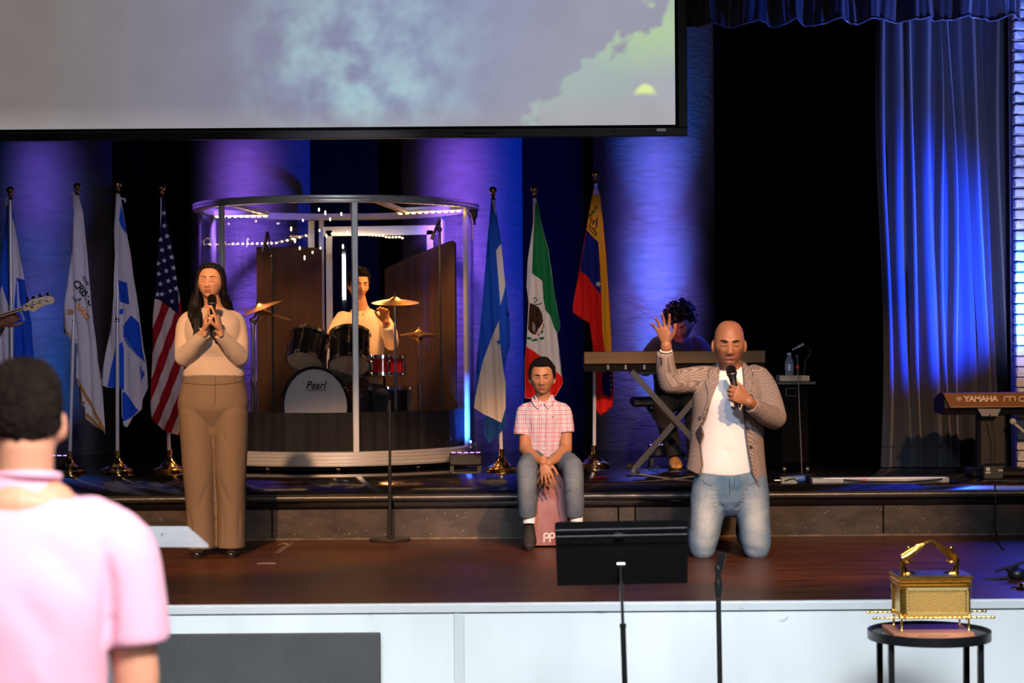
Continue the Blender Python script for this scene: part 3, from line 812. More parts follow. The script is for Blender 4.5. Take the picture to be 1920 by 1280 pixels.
# bass drum, turned a little to the left of the photograph
rb = .275; ax = Vector((.45, 1, 0)).normalized()
bc = P(592, 640, 14.62); bc.z = ZD + rb + .02
bd = drum('bass_drum', 'large bass drum with plain white front head and script lettering, on the booth floor', bc, ax, rb, .40, shell_m, white_head, 8)
hp = MB().lathe(bc, [(rb + .002, -.03), (rb + .016, -.03), (rb + .016, .012), (rb + .002, .012), (rb + .002, -.03)], ax, 48, cap=False).obj('wood_hoop', mat('black_gloss_hoop', (.01, .01, .012), .1), bd)
xh, yh, dh = frame(ax)
ux = Vector((ax.y, -ax.x, 0))
text_obj('maker_script', 'Pearl', .082, mat('black_print', (.01, .01, .01), .5), bd, lambda x, y: bc + ux * (x - .085) + Vector((0, 0, y + .125)) - ax * .0085, shear=.35, extra=.0015)
MB().add([bc + ux * x_ + Vector((0, 0, z_)) - ax * .0085 for x_, z_ in ((-.075, .112), (.09, .112), (.09, .117), (-.075, .117))], [(0, 1, 2, 3)]).obj('underline', mat('black_print', (.01, .01, .01), .5), bd, smooth=False)
for s_ in (-1, 1):
    MB().tube([bc + ux * s_ * rb * .9 + ax * .12 + Vector((0, 0, -.05)), bc + ux * s_ * (rb + .14) + ax * .02 + Vector((0, 0, -rb - .01))], .009, 8).obj('spur', chrome, bd)
# rack toms tilted to the drummer
tm = MB()
t1 = P(571, 677, 14.66); a1 = Vector((.16, .58, .95)); t2 = P(655, 684, 14.66); a2 = Vector((-.02, .58, .95))
drum('rack_tom', 'smaller black rack tom on the left above the bass drum', t1, a1, .132, .22, shell_m, head_m, 6)
drum('rack_tom', 'larger black rack tom on the right above the bass drum', t2, a2, .150, .25, shell_m, head_m, 6)
dots = mat('dark_vent_dot', (.05, .03, .02), .6)
ft = P(716, 702, 15.0)
drum('snare_drum', 'red lacquered drum beside the drummer behind the front post', ft, (0, .05, 1), .17, .13, red_sh, head_m, 8)
s1 = P(716, 742, 15.02); 
drum('floor_tom', 'black floor tom low behind the front post of the booth', Vector((s1.x + .02, 15.32, ZD + .10)), (0, .05, 1), .19, .30, shell_m, head_m, 8)
th = empty('tom_holder', (bc + ax * .2 + Vector((0, 0, rb))), 'chrome double tom holder post standing on top of the bass drum', 'drum hardware')
b0 = P(616, 705, 14.75)
for px in (608, 624):
    MB().cyl(P(px, 712, 14.78), P(px, 640, 14.78), .010, n=10).cyl(P(px, 668, 14.78), P(px, 660, 14.78), .015, n=10).obj('post', chrome, th)
for q, (p0, p1) in enumerate(((P(608, 645, 14.78), P(588, 640, 14.74)), (P(624, 645, 14.78), P(640, 640, 14.74)))):
    MB().cyl(p0, p1, .011, n=10).ell(p0, (.022, .02, .022)).obj('arm', chrome, th)
MB().box(P(616, 708, 14.78), (.10, .05, .03), bev=.008).obj('base_plate', chrome, th)

cym_m = mat('bronze_cymbal', (.62, .36, .12), .28, 1.0, bump=.2, bscale=60)
cym_d = mat('dark_bronze_cymbal', (.16, .08, .04), .35, 1.0, bump=.2, bscale=60)
def cymbal_stand(label, px, py_c, Y, r, tilt, mt, base_px=None, boom=None, cat='cymbal', two=False):
    c = P(px, py_c, Y); bx = P(base_px or px, 640, Y).x
    t = empty('cymbal', (bx, Y, ZD), label, cat)
    up = Vector(tilt).normalized()
    prof = [(.004, .022), (.012, .020), (r * .2, .006), (r * .24, .0), (r * .6, -.010), (r, -.026), (r, -.028), (r * .6, -.012), (r * .24, -.002), (r * .2, .004), (.012, .018), (.004, .020)]
    MB().lathe(c, prof, up, 48, cap=False).obj('cymbal_plate', mt, t, auto=60)
    if two: MB().lathe(c - up * .05, [(a, -b) for a, b in prof], up, 48, cap=False).obj('lower_plate', mt, t, auto=60)
    MB().cyl(c - up * .03, c + up * .055, .004, n=8).cyl(c + up * .022, c + up * .034, .013, n=10).obj('wing_nut', chrome, t)
    top = Vector((bx, Y, c.z - .03)) if boom is None else Vector((bx, Y, boom))
    if boom is not None: MB().cyl(top, c - up * .02, .008, n=8).obj('boom_arm', chrome, t)
    MB().cyl((bx, Y, ZD + .12), (bx, Y, (ZD + top.z) / 2), .0125, n=10).cyl((bx, Y, (ZD + top.z) / 2), top, .009, n=10).cyl((bx, Y, (ZD + top.z) / 2 - .02), (bx, Y, (ZD + top.z) / 2 + .02), .018, n=10).ell(top, (.02, .02, .02)).obj('pole', chrome, t)
    for k in range(3):
        a = 2 * PI * k / 3 + .5
        e = Vector((bx + .2 * math.sin(a), Y - .2 * math.cos(a), ZD + .012))
        MB().cyl((bx, Y, ZD + .24), e, .008, n=8).ell(e, (.014, .014, .012)).obj('leg', chrome, t)
cymbal_stand('bright tilted crash cymbal on a boom at the left of the booth', 486, 573, 14.78, .17, (-.35, -.1, .92), cym_m, 473, P(473, 600, 14.78).z)
cymbal_stand('wide dark crash cymbal under the bright one at the left of the booth', 497, 583, 15.0, .21, (.22, .0, .97), cym_d, 478, P(478, 604, 15.0).z)
cymbal_stand('bronze ride cymbal on a straight stand right of the front post', 741, 561, 14.6, .178, (.01, -.13, .99), cym_m)
cymbal_stand('thin hi-hat cymbals on a straight stand at the right of the kit', 786, 622, 15.05, .145, (.02, .0, 1), cym_m, two=True, cat='hi-hat')

# ------------------------------------------------------------------ microphones and stands
def mic_body(m, head, tail, r=.026):
    """handheld microphone along head->tail"""
    h, t_ = Vector(head), Vector(tail); d = (t_ - h).normalized(); L = (t_ - h).length
    m.lathe(h, [(.002, 0), (r * .55, .004), (r * .9, .016), (r, .034), (r * .93, .05), (r * .80, .062), (r * .72, .07), (r * .62, .10), (r * .5, L - .03), (r * .42, L), (.002, L + .002)], d, 20)
    return m
mesh_m = mat('black_mic_grille', (.012, .012, .013), .45, .4, bump=.9, bscale=900)
def make_mic(label, head, tail, r=.026, ring=None):
    h, t_ = Vector(head), Vector(tail); d = (t_ - h).normalized(); L = (t_ - h).length
    t = empty('microphone', h, label, 'microphone')
    MB().lathe(h, [(.002, 0), (r * .55, .004), (r * .9, .016), (r, .034), (r * .95, .052)], d, 20).obj('grille', mesh_m, t)
    MB().lathe(h + d * .05, [(r * 1.03, 0), (r * 1.03, .006)], d, 20).obj('grille_ring', mat('grey_ring', (.10, .10, .11), .3, .6) if ring is None else ring, t)
    MB().lathe(h + d * .056, [(r * .88, 0), (r * .72, .014), (r * .60, .045), (r * .52, L - .06), (r * .5, L - .056), (.002, L - .054)], d, 20).obj('handle', blk, t)
    return t
def pencil_mic_stand(label, mic_a, mic_b, joint, base_px, Y, boom=True):
    bx = P(base_px, 640, Y).x
    t = empty('microphone_stand', (bx, Y, ZD), label, 'microphone stand')
    j = Vector(joint)
    MB().cyl((bx, Y, ZD + .03), (bx, Y, j.z), .009, n=10).ell((bx, Y, j.z), (.018, .018, .022)).obj('pole', blk, t)
    MB().cyl((bx, Y, j.z), j if (j - Vector((bx, Y, j.z))).length > .02 else mic_b, .006, n=8).obj('boom', blk, t)
    MB().cyl(j, (Vector(mic_a) + Vector(mic_b)) / 2, .006, n=8).obj('clip', blk, t)
    MB().cyl(mic_a, mic_b, .012, n=12).cyl(mic_a, Vector(mic_a) + (Vector(mic_b) - Vector(mic_a)) * .25, .014, n=12).obj('condenser_microphone', mat('dark_satin_metal', (.03, .03, .033), .3, .7), t)
    for k in range(3):
        a = 2 * PI * k / 3 + .2; MB().cyl((bx, Y, ZD + .1), (bx + .18 * math.sin(a), Y - .18 * math.cos(a), ZD + .012), .007, n=8).obj('leg', blk, t)
pencil_mic_stand('black overhead microphone stand left of the drummer inside the booth', P(494, 472, 14.9), P(502, 434, 14.9), P(506, 482, 14.9), 512, 14.9)
pencil_mic_stand('black overhead microphone stand right of the drummer inside the booth', P(809, 449, 14.9), P(825, 410, 14.9), P(829, 430, 14.9), 826, 14.9)

# ------------------------------------------------------------------ flag stands
pole_m = mat('white_lacquered_pole', (.72, .72, .78), .25, .3)
def flag_stand(i, label, top, base, Y, pole_end_dark=False):
    pt_, pb = P(*top, Y), P(*base, Y); pb.z = ZU
    t = empty('flag_stand', pb, label, 'flag stand')
    # turned brass base
    sc_ = 1.0
    MB().lathe(pb, [(.002, 0), (.113, 0), (.116, .004), (.116, .022), (.112, .026), (.108, .028), (.108, .032), (.102, .036), (.08, .046), (.072, .050), (.068, .054), (.05, .066), (.036, .082), (.026, .10), (.022, .108), (.024, .112), (.024, .118), (.019, .122), (.019, .15), (.022, .153), (.022, .163), (.012, .166), (.002, .166)], (0, 0, 1), 48).obj('base', brass, t, auto=30)
    d = (pt_ - pb).normalized(); L = (pt_ - pb).length
    MB().cyl(pb + d * .15, pb + d * (L - .085), .0135, n=16).obj('pole', pole_m, t)
    MB().cyl(pb + d * (L * .52), pb + d * (L * .52 + .03), .0155, n=16).obj('joint_collar', chrome, t)
    MB().lathe(pb + d * (L - .09), [(.012, 0), (.019, .004), (.019, .012), (.012, .018), (.010, .026), (.016, .032), (.019, .04), (.012, .048), (.016, .052), (.026, .062), (.029, .074), (.026, .086), (.016, .096), (.002, .100)], d, 24).obj('finial', brass, t, auto=50)
    return t
YFL = 14.25
stands = [((19, 352), (24, 888), 14.25, 'first flag stand from the left edge, mostly hidden behind the man in pink'),
          ((145, 345), (130, 888), 14.25, 'brass flag stand holding the white gold-fringed lettered flag'),
          ((220.5, 341), (220, 888), 14.25, 'brass flag stand holding the white and blue flag with pole in front'),
          ((303, 348), (318, 886), 14.3, 'brass flag stand holding the stars and stripes flag beside the woman'),
          ((924, 352), (941, 885), 14.1, 'brass flag stand holding the blue and white flag right of the booth'),
          ((1002, 349), (1013, 884), 14.2, 'flag stand of the green white and red flag behind the boy'),
          ((1117, 322), (1114, 877), 14.5, 'brass flag stand holding the yellow blue and red flag left of the keyboard')]
for i, (a, b, Y, l) in enumerate(stands): flag_stand(i, l, a, b, Y)

# ------------------------------------------------------------------ music stand (back of the desk towards the camera)
YM = 7.4
ms = empty('music_stand', (P(1172, 640, YM).x, YM, 0), 'wide black music stand with solid desk in front of the stage below the boy', 'music stand')
tl, tr_, br_, bl_ = P(1040, 978, YM - .03), P(1290, 974, YM - .03), P(1289, 1092, YM + .06), P(1045, 1097, YM + .06)
m = MB()
import itertools
nrm = (tr_ - tl).cross(bl_ - tl).normalized() * -.004
def rr4(pts, k=.014, seg=5):
    out = []
    for i in range(4):
        p = pts[i]; a = (pts[i - 1] - p).normalized(); b = (pts[(i + 1) % 4] - p).normalized()
        kk = k if i < 2 else .003
        for s_ in range(seg):
            t = s_ / (seg - 1); q = p + a * kk * (1 - t) ** 2 + b * kk * t ** 2; out.append(q)
    return out
fp = rr4([tl, tr_, br_, bl_]); n = len(fp)
m.add(fp + [p + nrm for p in fp], [tuple(range(n)), tuple(range(n, 2 * n))[::-1]] + [(i, (i + 1) % n, (i + 1) % n + n, i + n) for i in range(n)])
m.obj('desk', mat('black_desk_enamel', (.003, .003, .0035), .6, spec=.2), ms, auto=30)
for y0, y1, xx in ((994, 989, (1042, 1288)), (1006, 1001, (1043, 1288))):
    MB().cyl(P(xx[0], y0, YM - .035), P(xx[1], y1, YM - .035), .0022, n=6).obj('rib', mat('grey_edge_metal', (.035, .035, .038), .5, .2), ms)
kn = P(1164, 1058, YM - .02)
MB().cyl(kn + Vector((-.014, 0, 0)), kn + Vector((.014, 0, 0)), .012, n=14).obj('tilt_knuckle', chrome, ms)
MB().box(P(1160, 1003, YM - .02), (.04, .02, .02), bev=.004).obj('catch', blk, ms)
MB().cyl(kn, P(1168, 1176, YM), .0062, n=12).obj('inner_pole', chrome, ms)
pb = P(1168, 1176, YM); MB().cyl(pb, (P(1172, 1300, YM).x + .01, YM, .12), .0105, n=12).cyl(pb - Vector((0, 0, .0)), pb + Vector((0, 0, .014)), .0125, n=12).obj('outer_pole', blk, ms)
bx = P(1172, 1300, YM).x + .01
for k in range(3):
    a = 2 * PI * k / 3; e = Vector((bx + .26 * math.sin(a), YM - .26 * math.cos(a), .012)); MB().cyl((bx, YM, .16), e, .008, n=8).ell(e, (.014, .014, .012)).obj('leg', blk, ms)

# front microphone stand with empty clip
YQ = 8.2
x0 = P(1347, 640, YQ).x; fs_ = empty('microphone_stand', (x0, YQ, 0), 'black microphone stand with an empty clip in front of the stage below the kneeling man', 'microphone stand')
top = P(1348, 1068, YQ)
MB().cyl((x0, YQ, .03), P(1347, 1122, YQ), .0108, n=16).obj('lower_tube', blk, fs_)
MB().lathe(P(1347, 1120, YQ), [(.014, 0), (.016, .01), (.0165, .06), (.0125, .075), (.0125, .10), (.0155, .112), (.015, .13), (.008, .14)], (0, 0, 1), 20).obj('clutch', mat('glossy_black_clutch', (.012, .012, .013), .18), fs_)
cp = P(1352, 1050, YQ)
m = MB(); m.lathe(cp - Vector((.006, 0, .034)), [(.015, 0), (.021, .066), (.018, .066), (.012, 0), (.015, 0)], Vector((.12, -.1, .98)), 18, cap=False).box(P(1345, 1066, YQ), (.018, .018, .022), bev=.004)
m.obj('clip', mat('glossy_black_clutch', (.012, .012, .013), .18), fs_)
MB().lathe((x0, YQ, 0), [(.002, 0), (.125, 0), (.125, .012), (.11, .022), (.02, .03), (.002, .03)], (0, 0, 1), 40).obj('round_base', blk, fs_)

# straight stand on the lower stage in front of the booth
YN = PF(735, 1013, ZS).y
x1 = P(731, 1000, YN).x; st = empty('microphone_stand', (x1, YN, ZS), 'tall straight black microphone stand with round base in front of the drum booth', 'microphone stand')
MB().cyl((x1, YN, ZS + .02), P(731, 880, YN), .0112, n=14).cyl(P(731, 884, YN), P(731, 750, YN), .0082, n=14).cyl(P(731, 884, YN), P(731, 874, YN), .014, n=14).obj('tube', blk, st)
MB().lathe((x1, YN, ZS), [(.002, 0), (.125, 0), (.127, .006), (.12, .016), (.03, .022), (.018, .034), (.002, .034)], (0, 0, 1), 48).obj('round_base', mat('dark_iron_base', (.02, .016, .014), .4), st)

# ------------------------------------------------------------------ keyboards
bronze = mat('satin_bronze_panel', (.20, .10, .034), .42, .35, bump=.05, bscale=30)
cream = mat('cream_print', (.75, .62, .5), .6)
def prism_x(poly_yz, x0, x1, name, m, parent, smooth=False):
    mb = MB(); n = len(poly_yz)
    mb.add([(x0, y, z) for y, z in poly_yz] + [(x1, y, z) for y, z in poly_yz], [tuple(range(n)), tuple(range(n, 2 * n))[::-1]] + [(i, (i + 1) % n, (i + 1) % n + n, i + n) for i in range(n)])
    return mb.obj(name, m, parent, smooth=smooth)
YK = 13.95
ka, kb = P(1095, 659, YK), P(1435, 657, YK); zt = (ka.z + kb.z) / 2; zb_ = P(1265, 681, YK).z
kb1 = empty('keyboard', ((ka.x + kb.x) / 2, YK, zb_), 'long bronze-backed stage piano in front of the seated keyboard player', 'keyboard')
MB().box(((ka.x + kb.x) / 2, YK + .012, (zt + zb_) / 2), (kb.x - ka.x, .024, zt - zb_), bev=.003).obj('rear_panel', bronze, kb1, smooth=False)
prism_x([(YK + .024, zb_ - .0), (YK + .024, zt - .004), (YK + .13, zt - .012), (YK + .30, zt - .045), (YK + .30, zb_ - .015), (YK + .05, zb_ - .055)], ka.x + .004, kb.x - .004, 'case', blkm, kb1)
m = MB().box(((ka.x + kb.x) / 2, YK + .215, zt - .018), (kb.x - ka.x - .12, .145, .016)); m.obj('white_keys', mat('ivory_key', (.6, .6, .58), .3), kb1, smooth=False)
m = MB()
nk = 52
for k in range(nk):
    if k % 7 in (2, 6): continue
    x = ka.x + .06 + (kb.x - ka.x - .12) * (k + 1) / nk
    m.box((x, YK + .19, zt - .006), (.011, .09, .012))
m.obj('black_keys', blkm, kb1, smooth=False, kind='stuff')
for px in (1140, 1173, 1208): MB().box(P(px, 688, YK + .02), (.016, .01, .034), bev=.003).obj('bracket', mat('grey_bracket', (.35, .35, .38), .5), kb1, smooth=False)
# crossed stand
ks = empty('keyboard_stand', (P(1262, 640, YK).x, YK + .12, ZU), 'black crossed keyboard stand under the stage piano', 'keyboard stand')
strut = mat('grey_steel_strut', (.055, .055, .06), .35, .3)
def flatbar(a, b, Y, nm='strut'): MB().bar(P(*a, Y), P(*b, Y), .04, .022, (0, 1, 0)).obj(nm, strut, ks, smooth=False)
flatbar((1184, 696), (1340, 868), YK + .02); flatbar((1188, 880), (1345, 700), YK + .06)
MB().box(P(1262, 698, YK + .13), (.62, .04, .025)).obj('top_rest', strut, ks, smooth=False)
MB().bar(P(1188, 882, YK - .12), P(1192, 882, YK + .30), .03, .03).obj('foot', strut, ks, smooth=False)
MB().ell(P(1180, 874, YK - .13), (.026, .02, .022)).obj('foot_cap', rubber, ks)
MB().ell(P(1196, 887, YK - .12), (.018, .02, .016)).obj('foot_cap', rubber, ks)
MB().bar(P(1340, 878, YK - .12), P(1343, 874, YK + .30), .03, .03).obj('foot', strut, ks, smooth=False)
# stool
YT = 14.75
stl = empty('stool', (P(1245, 640, YT).x, YT, ZU), 'low black padded keyboard bench under the player', 'bench')
MB().box(P(1248, 752, YT), (.52, .30, .075), bev=.02).obj('seat', mat('black_vinyl', (.012, .012, .014), .3), stl)
for s_ in (-1, 1):
    MB().bar(P(1248 + s_ * 34, 762, YT), P(1248 - s_ * 36, 858, YT), .03, .03, (0, 1, 0)).obj('leg', blk, stl, smooth=False)
    MB().bar(P(1248 + s_ * 36, 858, YT - .14), P(1248 + s_ * 36, 858, YT + .14), .03, .03).obj('foot', blk, stl, smooth=False)

# right keyboard with lettering, leaving the frame
YY = 13.2
a = P(1768, 737, YY); ztk = P(1850, 736, YY).z; zbk = P(1850, 764, YY).z
kb2 = empty('keyboard', (P(1920, 640, YY).x, YY, zbk), 'bronze-backed keyboard with cream maker lettering at the right edge', 'keyboard')
xk0, xk1 = P(1768, 737, YY).x, P(1768, 737, YY).x + 1.25
xb0 = P(1782, 765, YY).x
m = MB(); th_ = .02
m.add([(xk0, YY, ztk), (xk1, YY, ztk), (xk1 - .05, YY, zbk), (xb0, YY, zbk), (xk0, YY + th_, ztk), (xk1, YY + th_, ztk), (xk1 - .05, YY + th_, zbk), (xb0, YY + th_, zbk)], [(0, 1, 2, 3), (7, 6, 5, 4), (0, 4, 5, 1), (1, 5, 6, 2), (2, 6, 7, 3), (3, 7, 4, 0)])
m.obj('rear_panel', mat('warm_bronze_panel', (.20, .085, .022), .4, .3), kb2, smooth=False)
MB().box(((xb0 + xk1) / 2, YY - .002, zbk + .006), (xk1 - xb0, .006, .008)).obj('lower_ridge', mat('pale_bronze_edge', (.35, .2, .1), .35, .4), kb2, smooth=False)
prism_x([(YY + .02, zbk), (YY + .02, ztk - .003), (YY + .16, ztk), (YY + .36, ztk - .05), (YY + .36, zbk - .04), (YY + .06, zbk - .05)], xk0 + .015, xk1, 'case', blkm, kb2)
m = MB()
for k in range(14): m.box((xk0 + .08 + k * .0235, YY + .29, ztk - .025), (.0215, .13, .012))
tk = lambda x, y, off: Vector((P(off[0], 640, YY).x + x, YY - .003, P(off[0], off[1], YY).z + y))
text_obj('maker_lettering', 'YAMAHA', .062, cream, kb2, lambda x, y: tk(x * .93, y * .86, (1806.5, 752.5)), extra=.0022, spacing=.92)
st_ = []
def decal(name, polys, m, parent, to3):
    mb = MB()
    for p in polys: mb.add([to3(*q) for q in p], [tuple(range(len(p)))])
    return mb.obj(name, m, parent, smooth=False)
ring = [(.0185 * math.cos(t), .0135 * math.sin(t) * 1.1) for t in [2 * PI * k / 28 for k in range(29)]]
polys = []
for (x0_, y0_), (x1_, y1_) in zip(ring, ring[1:]):
    polys.append([(x0_, y0_), (x1_, y1_), (x1_ * .86, y1_ * .86), (x0_ * .86, y0_ * .86)])
for k in range(6):
    polys.append(stroke([(0, 0), (.0145 * math.cos(PI / 6 + k * PI / 3), .0115 * math.sin(PI / 6 + k * PI / 3))], .003))
decal('maker_emblem', polys, cream, kb2, lambda x, y: Vector((P(1797.5, 640, YY).x + x, YY - .003, P(1797.5, 747.5, YY).z + y)))
def rounded_m():
    w_ = .0062; out = []
    out.append(stroke([(0, 0), (0, .024), (.004, .029), (.010, .031), (.064, .031), (.070, .029), (.074, .024), (.074, 0)], w_))
    out.append(stroke([(.037, 0), (.037, .031)], w_))
    out.append(stroke([(.150, .031), (.112, .031), (.103, .027), (.100, .020), (.100, .010), (.103, .004), (.112, .0), (.150, .0), (.159, .004), (.162, .011), (.162, .020), (.159, .027), (.150, .031)], w_))
    return out
decal('model_lettering', [q for p in rounded_m() for q in [p]], cream, kb2, lambda x, y: Vector((P(1882, 640, YY).x + x, YY - .003, P(1882, 752, YY).z + y)))
ks2 = empty('keyboard_stand', (P(1862, 640, YY).x, YY + .15, ZU), 'black column keyboard stand with grey bracket at the right edge', 'keyboard stand')
x2 = P(1857, 640, YY + .12).x
pa, pb_, pc, pd = P(1833, 766, YY), P(1877, 766, YY), P(1870, 780, YY), P(1841, 780, YY)
m = MB(); th3 = Vector((0, .02, 0)); m.add([pa, pb_, pc, pd, pa + th3, pb_ + th3, pc + th3, pd + th3], [(0, 1, 2, 3), (7, 6, 5, 4), (0, 4, 5, 1), (1, 5, 6, 2), (2, 6, 7, 3), (3, 7, 4, 0)])
m.obj('grey_bracket', mat('grey_cast_bracket', (.22, .23, .25), .5), ks2, smooth=False)
MB().box((x2, YY + .12, (ZU + P(1857, 780, YY).z) / 2 + .02), (.20, .10, P(1857, 780, YY).z - ZU - .0), bev=.02).obj('column', mat('black_column', (.006, .006, .008), .5), ks2, smooth=False)
MB().box((x2 + .02, YY + .05, ZU + .03), (.40, .28, .06), bev=.02).obj('base', blk, ks2)
MB().bar(P(1900, 792, YY - .05), P(1935, 822, YY - .05), .016, .016).ell(P(1899, 790, YY - .06), (.023, .02, .023)).obj('side_arm', mat('pale_grey_arm', (.4, .42, .45), .4), ks2)
MB().tube([P(1856, 776, YY - .02), P(1861, 800, YY - .02), P(1866, 825, YY - .02), P(1864, 868, YY - .02)], .003, 6).obj('cable', rubber, ks2)
# pedal unit
pp = P(1861, 880, YY - .2)
pd_ = empty('pedal', (pp.x, YY - .2, ZU), 'small dark box with pale printed patches on the floor under the right keyboard', 'pedal')
MB().box((pp.x, YY - .18, ZU + .045), (.13, .10, .085), bev=.006).obj('housing', mat('dark_green_grey_plastic', (.035, .042, .042), .4), pd_, smooth=False)
pm = mat('pale_print', (.45, .47, .48), .5)
MB().box((pp.x - .038, YY - .232, ZU + .068), (.026, .002, .024)).box((pp.x - .038, YY - .232, ZU + .045), (.034, .002, .010)).obj('print_patch', pm, pd_, smooth=False)
MB().box((pp.x + .046, YY - .232, ZU + .060), (.028, .002, .012)).obj('print_patch', pm, pd_, smooth=False)
MB().box((pp.x + .01, YY - .2, ZU + .10), (.17, .08, .012), bev=.003).obj('treadle', chrome, pd_, smooth=False)

# ------------------------------------------------------------------ side table with water bottle right of the kneeling man
YE = 13.7
et = empty('equipment_rack', (P(1492, 640, YE).x, YE, ZU), 'black equipment cart with small shelf right of the kneeling man', 'equipment cart')
xe = P(1492, 640, YE).x; ze = P(1492, 718, YE).z
MB().box((xe, YE + .12, ze), (.27, .30, .022), bev=.004).obj('shelf', mat('dark_shelf', (.02, .02, .022), .4), et, smooth=False)
MB().box((xe - .005, YE + .14, (ZU + ze) / 2 + .03), (.19, .24, ze - ZU - .08), bev=.01).obj('cabinet', mat('black_cabinet', (.002, .002, .0025), .9, spec=.05), et, smooth=False)
MB().tube([P(1474, 728, YE), P(1474, 742, YE), P(1492, 742, YE), P(1492, 728, YE), P(1474, 728, YE)], .003, 6).obj('handle', mat('dark_grey_handle', (.05, .05, .055), .4), et)
for s_ in (-.08, .08):
    MB().cyl((xe + s_ - .01, YE + .05, ZU + .025), (xe + s_ + .01, YE + .05, ZU + .025), .025, n=14).obj('caster', blk, et)
tr = empty('tray', (xe, YE + .1, ze + .012), 'tan wooden tray on the black equipment cart', 'tray')
ta, tb = P(1463, 708, YE).x, P(1517, 708, YE).x
tan = mat('tan_wood', (.42, .33, .22), .6, vary=.2, vscale=12)
MB().box(((ta + tb) / 2, YE + .10, ze + .017), (tb - ta, .20, .008)).obj('tray_bottom', tan, tr, smooth=False)
for yy in (YE, YE + .20): MB().box(((ta + tb) / 2, yy, ze + .033), (tb - ta, .008, .036), bev=.001).obj('tray_side', tan, tr, smooth=False)
for xx in (ta, tb): MB().box((xx, YE + .10, ze + .033), (.008, .20, .036), bev=.001).obj('tray_end', tan, tr, smooth=False)
bt = P(1480, 704, YE + .06)
wbt = empty('water_bottle', (bt.x, YE + .06, ze + .022), 'clear plastic water bottle with silver label standing in the tan tray', 'bottle')
zz0 = ze + .022; R_ = .031
MB().lathe((bt.x, YE + .06, zz0), [(.002, 0), (R_ * .9, 0), (R_, .01), (R_ * .93, .03), (R_, .05), (R_, .12), (R_ * .8, .145), (.013, .165), (.013, .175)], (0, 0, 1), 24).obj('bottle_body', acrylic('bottle_plastic', haze=.18, tint=(.9, .93, 1)), wbt)
MB().lathe((bt.x, YE + .06, zz0 + .065), [(R_ + .001, 0), (R_ + .001, .045)], (0, 0, 1), 24, cap=False).obj('bottle_label', mat('silver_blue_label', (.5, .52, .6), .3, .5), wbt)
MB().cyl((bt.x, YE + .06, zz0 + .172), (bt.x, YE + .06, zz0 + .188), .015, n=16).obj('cap', mat('white_cap', (.6, .6, .62), .5), wbt)
x5 = P(1502, 640, YE - .18).x
tw = empty('microphone_stand', (x5, YE - .18, ZU), 'thin stand with red collar and gooseneck holder beside the water bottle', 'microphone stand')
MB().cyl((x5, YE - .18, ZU + .01), P(1495, 668, YE - .18), .0042, n=8).obj('rod', mat('grey_steel_rod', (.3, .3, .3), .3, .8), tw)
MB().cyl(P(1495.5, 691, YE - .18), P(1495.3, 685, YE - .18), .011, n=12).obj('red_collar', mat('red_plastic', (.6, .03, .01), .4), tw)
MB().cyl(P(1494, 669, YE - .18), P(1494, 665, YE - .18), .008, n=12).obj('tip', chrome, tw)
MB().tube([P(1508, 704, YE), P(1510, 675, YE), P(1519, 665, YE), P(1519, 655, YE), P(1508, 646, YE), P(1500, 648, YE)], .004, 6).obj('gooseneck', blk, tw)
MB().cyl(P(1507, 645, YE), P(1485, 656, YE), .016, .008, n=14).obj('lamp_head', mat('satin_grey_head', (.16, .16, .17), .3, .6), tw)
MB().lathe((x5, YE - .18, ZU), [(.002, 0), (.10, 0), (.10, .008), (.02, .014), (.002, .014)], (0, 0, 1), 30).obj('round_base', blk, tw)
# DI box, cable roll, long silver case strip lying on the platform edge
YX = 12.75
p = P(1478, 888, YX); 
di = empty('direct_box', (p.x, YX, ZU), 'small grey-green metal box with cable on the upper stage edge', 'box')
MB().box((p.x, YX, ZU + .022), (.105, .09, .042), bev=.003).obj('housing', mat('grey_green_metal', (.20, .25, .25), .45), di, smooth=False)
for k in (-1, 1): MB().cyl((p.x - .052, YX + .02 * k, ZU + .022), (p.x - .09, YX + .02 * k, ZU + .022), .008, n=10).obj('plug', chrome, di)
MB().tube([(p.x - .03, YX - .048, ZU + .02), (p.x, YX - .05, ZU + .03), (p.x + .03, YX - .05, ZU + .036), (p.x + .07, YX - .05, ZU + .006)], .004, 6).obj('cable', rubber, di)
bl = P(1487, 872, YX + .15)
t = MB().limb([(bl.x - .05, YX + .12, ZU + .02), (bl.x + .06, YX + .12, ZU + .024)], [(.02, .018), (.022, .018)]).obj('cable_bundle', mat('blue_tape', (.03, .10, .35), .5), origin=(bl.x, YX + .12, ZU))
tag(t, 'blue taped cable bundle behind the small grey box', 'cable')
xa, xb2 = P(1522, 884, YX).x, P(1779, 884, YX).x
sv = empty('aluminium_strip', ((xa + xb2) / 2, YX, ZU), 'long silver strip lying along the upper stage edge before the curtain', 'metal strip')
MB().box(((xa + xb2) / 2, YX + .03, ZU + .018), (xb2 - xa, .10, .034), bev=.004).obj('strip_body', mat('dull_silver', (.42, .46, .46), .35, .6, vary=.35, vscale=5), sv, smooth=False)
MB().box(((xa + xb2) / 2 + .02, YX - .022, ZU + .032), (xb2 - xa - .1, .008, .006)).obj('bright_edge', mat('white_edge', (.8, .8, .8), .4), sv, smooth=False)
MB().tube([(xa + .2, YX - .035, ZU + .022), (xa + .34, YX - .035, ZU + .012), (xa + .6, YX - .04, ZU + .008), (xa + .8, YX - .04, ZU + .02), (xb2 - .05, YX - .03, ZU + .026)], .006, 6).obj('cable', rubber, sv)
MB().box((P(1618, 884, YX).x, YX - .026, ZU + .02), (.03, .004, .012)).obj('magenta_tape', mat('magenta_tape', (.6, .02, .12), .5), sv, smooth=False)

